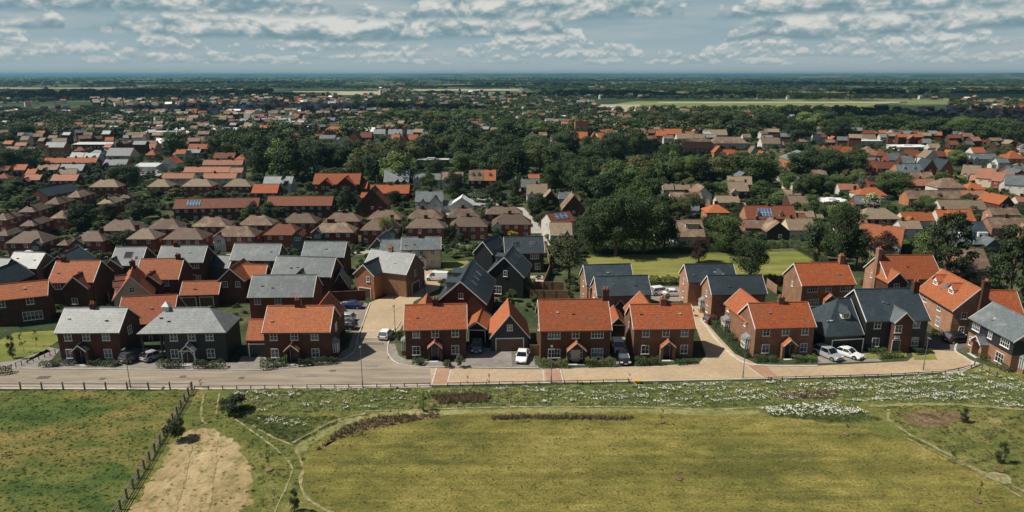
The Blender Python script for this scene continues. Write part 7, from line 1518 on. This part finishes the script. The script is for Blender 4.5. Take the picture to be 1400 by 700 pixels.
# ---------------------------------------------------------------- light, sky, air
SUN_EL, SUN_DIR = R(52), Vector((-1, -.04, 0)).normalized()
sd = Vector((SUN_DIR.x*math.cos(SUN_EL), SUN_DIR.y*math.cos(SUN_EL), math.sin(SUN_EL)))
sl = bpy.data.lights.new('sun', 'SUN'); so = bpy.data.objects.new('sun', sl); COL.objects.link(so)
sl.energy = 5.0; sl.angle = R(.55); sl.color = (1, .93, .82); so.rotation_euler = sd.to_track_quat('Z', 'Y').to_euler(); so.location = (0, 0, 200)
w = bpy.data.worlds.new('World'); scene.world = w; w.use_nodes = True; nt = w.node_tree; nt.nodes.clear()
out = N(nt, 'ShaderNodeOutputWorld'); bg = N(nt, 'ShaderNodeBackground'); bg.inputs[1].default_value = .054; nt.links.new(bg.outputs[0], out.inputs[0])
sky = N(nt, 'ShaderNodeTexSky', sky_type='NISHITA', sun_disc=False, sun_elevation=SUN_EL, sun_rotation=math.atan2(sd.x, sd.y), altitude=50, air_density=1.3, dust_density=1.6, ozone_density=2.5)
tc = N(nt, 'ShaderNodeTexCoord'); sx = N(nt, 'ShaderNodeSeparateXYZ'); nt.links.new(tc.outputs['Generated'], sx.inputs[0])
az = math_(nt, 'ARCTAN2', sx.outputs[0], sx.outputs[1]); el = math_(nt, 'ARCSINE', sx.outputs[2])
# rows of heaped clouds, far ones low and small: flat shaded bases, bumpy lit tops
def comb(x, y, z=0.):
    c = N(nt, 'ShaderNodeCombineXYZ')
    for i_, v_ in enumerate((x, y, z)):
        if hasattr(v_, 'links'): nt.links.new(v_, c.inputs[i_])
        else: c.inputs[i_].default_value = v_
    return c.outputs[0]
def puff(k, dy=0.):
    e_ = math_(nt, 'ADD', el, dy) if dy else el
    wv = noise(nt, comb(math_(nt, 'MULTIPLY', az, 14*k), math_(nt, 'MULTIPLY', e_, 26*k), k), 1.0, 5, .6)
    x = math_(nt, 'MULTIPLY_ADD', wv, 1.6, math_(nt, 'MULTIPLY', az, 27*k)); y = math_(nt, 'MULTIPLY_ADD', wv, 1.1, math_(nt, 'MULTIPLY', e_, 44*k))
    t = None
    for sc_, am in ((1., .6), (2.6, .26), (6.3, .12)):
        vo = N(nt, 'ShaderNodeTexVoronoi', voronoi_dimensions='2D', feature='F1'); vo.inputs['Scale'].default_value = sc_; nt.links.new(comb(x, y), vo.inputs['Vector'])
        q = math_(nt, 'MULTIPLY', math_(nt, 'SUBTRACT', .8, vo.outputs['Distance']), am); t = q if t is None else math_(nt, 'ADD', t, q)
    return math_(nt, 'MULTIPLY_ADD', math_(nt, 'SUBTRACT', wv, .5), .5, t)
base = mixc(nt, maprange(nt, el, 0, .10), (6.6, 7.9, 8.3), (3.7, 5.9, 7.0))
veil = noise(nt, comb(math_(nt, 'MULTIPLY', az, 5), math_(nt, 'MULTIPLY', el, 38), 2.2), 1.0, 6, .55)
base = mixc(nt, math_(nt, 'MULTIPLY', maprange(nt, veil, .45, .68), maprange(nt, el, .008, .03, 0, .75)), base, (7.6, 8.4, 8.5))
pa, pb = puff(.8), puff(.8, .008); qa, qb = puff(1.7), puff(1.7, .0045)
da, db = math_(nt, 'SUBTRACT', pa, pb), math_(nt, 'SUBTRACT', qa, qb)
def sstep(v, a, b_):
    n = N(nt, 'ShaderNodeMapRange', interpolation_type='SMOOTHSTEP'); nt.links.new(v, n.inputs[0]); n.inputs[1].default_value = a; n.inputs[2].default_value = b_
    n.inputs[3].default_value = 0; n.inputs[4].default_value = 1; return n.outputs[0]
col = base
for b0, hh_, fq, sd, near, lo, hi, op in ((.0135, .013, 16, 1.7, 0, .36, .60, .5), (.021, .020, 11, 4.2, 0, .36, .58, .65), (.032, .030, 7, 7.9, 0, .40, .60, .8), (.048, .046, 4.6, 12.3, 1, .37, .56, .95), (.074, .056, 3.4, 17.1, 1, .34, .53, .97), (.100, .06, 2.8, 23.3, 1, .34, .53, 1.)):
    pr = noise(nt, comb(math_(nt, 'MULTIPLY', az, fq), sd, 0.), 1.0, 5, .55)
    bw_ = noise(nt, comb(math_(nt, 'MULTIPLY', az, fq*.7), sd+5, 0.), 1.0, 3, .5)
    rel = math_(nt, 'SUBTRACT', math_(nt, 'SUBTRACT', el, b0), math_(nt, 'MULTIPLY', math_(nt, 'SUBTRACT', bw_, .5), hh_*.8))
    p_, d_ = (pa, da) if near else (qa, db)
    hgt = math_(nt, 'MULTIPLY', sstep(pr, lo, hi), hh_)
    topd = math_(nt, 'ADD', math_(nt, 'SUBTRACT', hgt, rel), math_(nt, 'MULTIPLY', math_(nt, 'SUBTRACT', p_, .42), hh_*.75))
    al = math_(nt, 'MULTIPLY', sstep(topd, -hh_*.04, hh_*.26), sstep(math_(nt, 'ADD', rel, math_(nt, 'MULTIPLY', math_(nt, 'SUBTRACT', p_, .42), hh_*.15)), -hh_*.10, hh_*.07))
    al = math_(nt, 'MULTIPLY', math_(nt, 'MULTIPLY', al, sstep(hgt, 0, hh_*.22)), op)
    lt = math_(nt, 'ADD', math_(nt, 'DIVIDE', rel, hh_*.6), math_(nt, 'MULTIPLY', d_, 1.5 if near else 1.8))
    lt = sstep(math_(nt, 'ADD', lt, math_(nt, 'MULTIPLY', math_(nt, 'SUBTRACT', p_, .42), .8)), -.35, 1.05)
    cc = ramp(nt, lt, [(0, (3.0, 4.8, 5.6) if near else (4.6, 6.4, 7.0)), (.35, (4.5, 6.2, 6.8) if near else (6.0, 7.4, 7.8)), (.65, (7.2, 8.1, 8.2)), (1, (11.6, 11.6, 10.9))])
    col = mixc(nt, al, col, cc)
nt.links.new(col, bg.inputs[0])
bg2 = N(nt, 'ShaderNodeBackground'); bg2.inputs[1].default_value = .04; nt.links.new(sky.outputs[0], bg2.inputs[0])
ms = N(nt, 'ShaderNodeMixShader'); nt.links.new(maprange(nt, el, .105, .15), ms.inputs[0]); nt.links.new(bg.outputs[0], ms.inputs[1]); nt.links.new(bg2.outputs[0], ms.inputs[2]); nt.links.new(ms.outputs[0], out.inputs[0])
# the air: pale even haze round camera and scene
m = bpy.data.materials.new('haze'); m.use_nodes = True; nt = m.node_tree; nt.nodes.clear()
o_ = N(nt, 'ShaderNodeOutputMaterial'); pv = N(nt, 'ShaderNodeVolumePrincipled'); nt.links.new(pv.outputs[0], o_.inputs['Volume'])
pv.inputs['Color'].default_value = (.20, .50, .68, 1); pv.inputs['Density'].default_value = .00008; pv.inputs['Anisotropy'].default_value = .2
M['haze'] = m
hz = MB().box(-31000, 31000, -600, 41000, -1.1, 76).build('haze', 'haze'); hz['kind'] = 'stuff'
scene.view_settings.view_transform = 'Standard'; scene.view_settings.look = 'None'; scene.view_settings.exposure = .15; scene.view_settings.gamma = 1
scene.cycles.max_bounces = 5; scene.cycles.diffuse_bounces = 3; scene.cycles.glossy_bounces = 2; scene.cycles.transparent_max_bounces = 6; scene.cycles.volume_bounces = 0
scene.cycles.use_denoising = True; scene.cycles.sample_clamp_indirect = 6
for nm_, n_ in (('', 0),): pass

# unseen clouds set above the frame to throw shade on the woods behind
solid('cloud_white', (.8, .8, .8), 1, var=.02)
for i, (tx, ty, rx, ry, z) in enumerate([(470, 720, 270, 150, 900), (-330, 840, 260, 120, 900), (-760, 1500, 380, 260, 950), (180, 1480, 420, 150, 950), (980, 1500, 330, 240, 950), (-200, 2700, 620, 330, 1000), (1300, 3200, 800, 420, 1000), (-1900, 3600, 800, 500, 1000), (400, 5200, 1500, 600, 1000), (90, 395, 62, 30, 700)]):
    r = random.Random(i); b = MB(); k = z/math.tan(SUN_EL); cx, cy = tx+SUN_DIR.x*k, ty+SUN_DIR.y*k
    for _ in range(16):
        a, q = r.random()*6.28, r.random()**.6; s_ = r.uniform(.30, .5)
        bm = bmesh.new(); bmesh.ops.create_icosphere(bm, subdivisions=3, radius=1)
        ox, oy, oz = math.cos(a)*q*rx*.7, math.sin(a)*q*ry*.7, r.uniform(0, .25)*ry
        ph = [r.uniform(0, 6) for _ in range(3)]
        vs = []
        for v in bm.verts:
            c = v.co; w_ = 1+.10*math.sin(c.x*5+ph[0])+.10*math.sin(c.y*6+ph[1])+.08*math.sin(c.z*8+c.x*7+ph[2])
            vs.append((ox+c.x*rx*s_*w_, oy+c.y*ry*s_*w_, oz+max(c.z, -.25)*ry*s_*w_*.8))
        b.add(vs, [tuple(v.index for v in f.verts) for f in bm.faces]); bm.free()
    o = b.build('cloud', 'cloud_white', None, (cx, cy, z)); o['kind'] = 'structure'
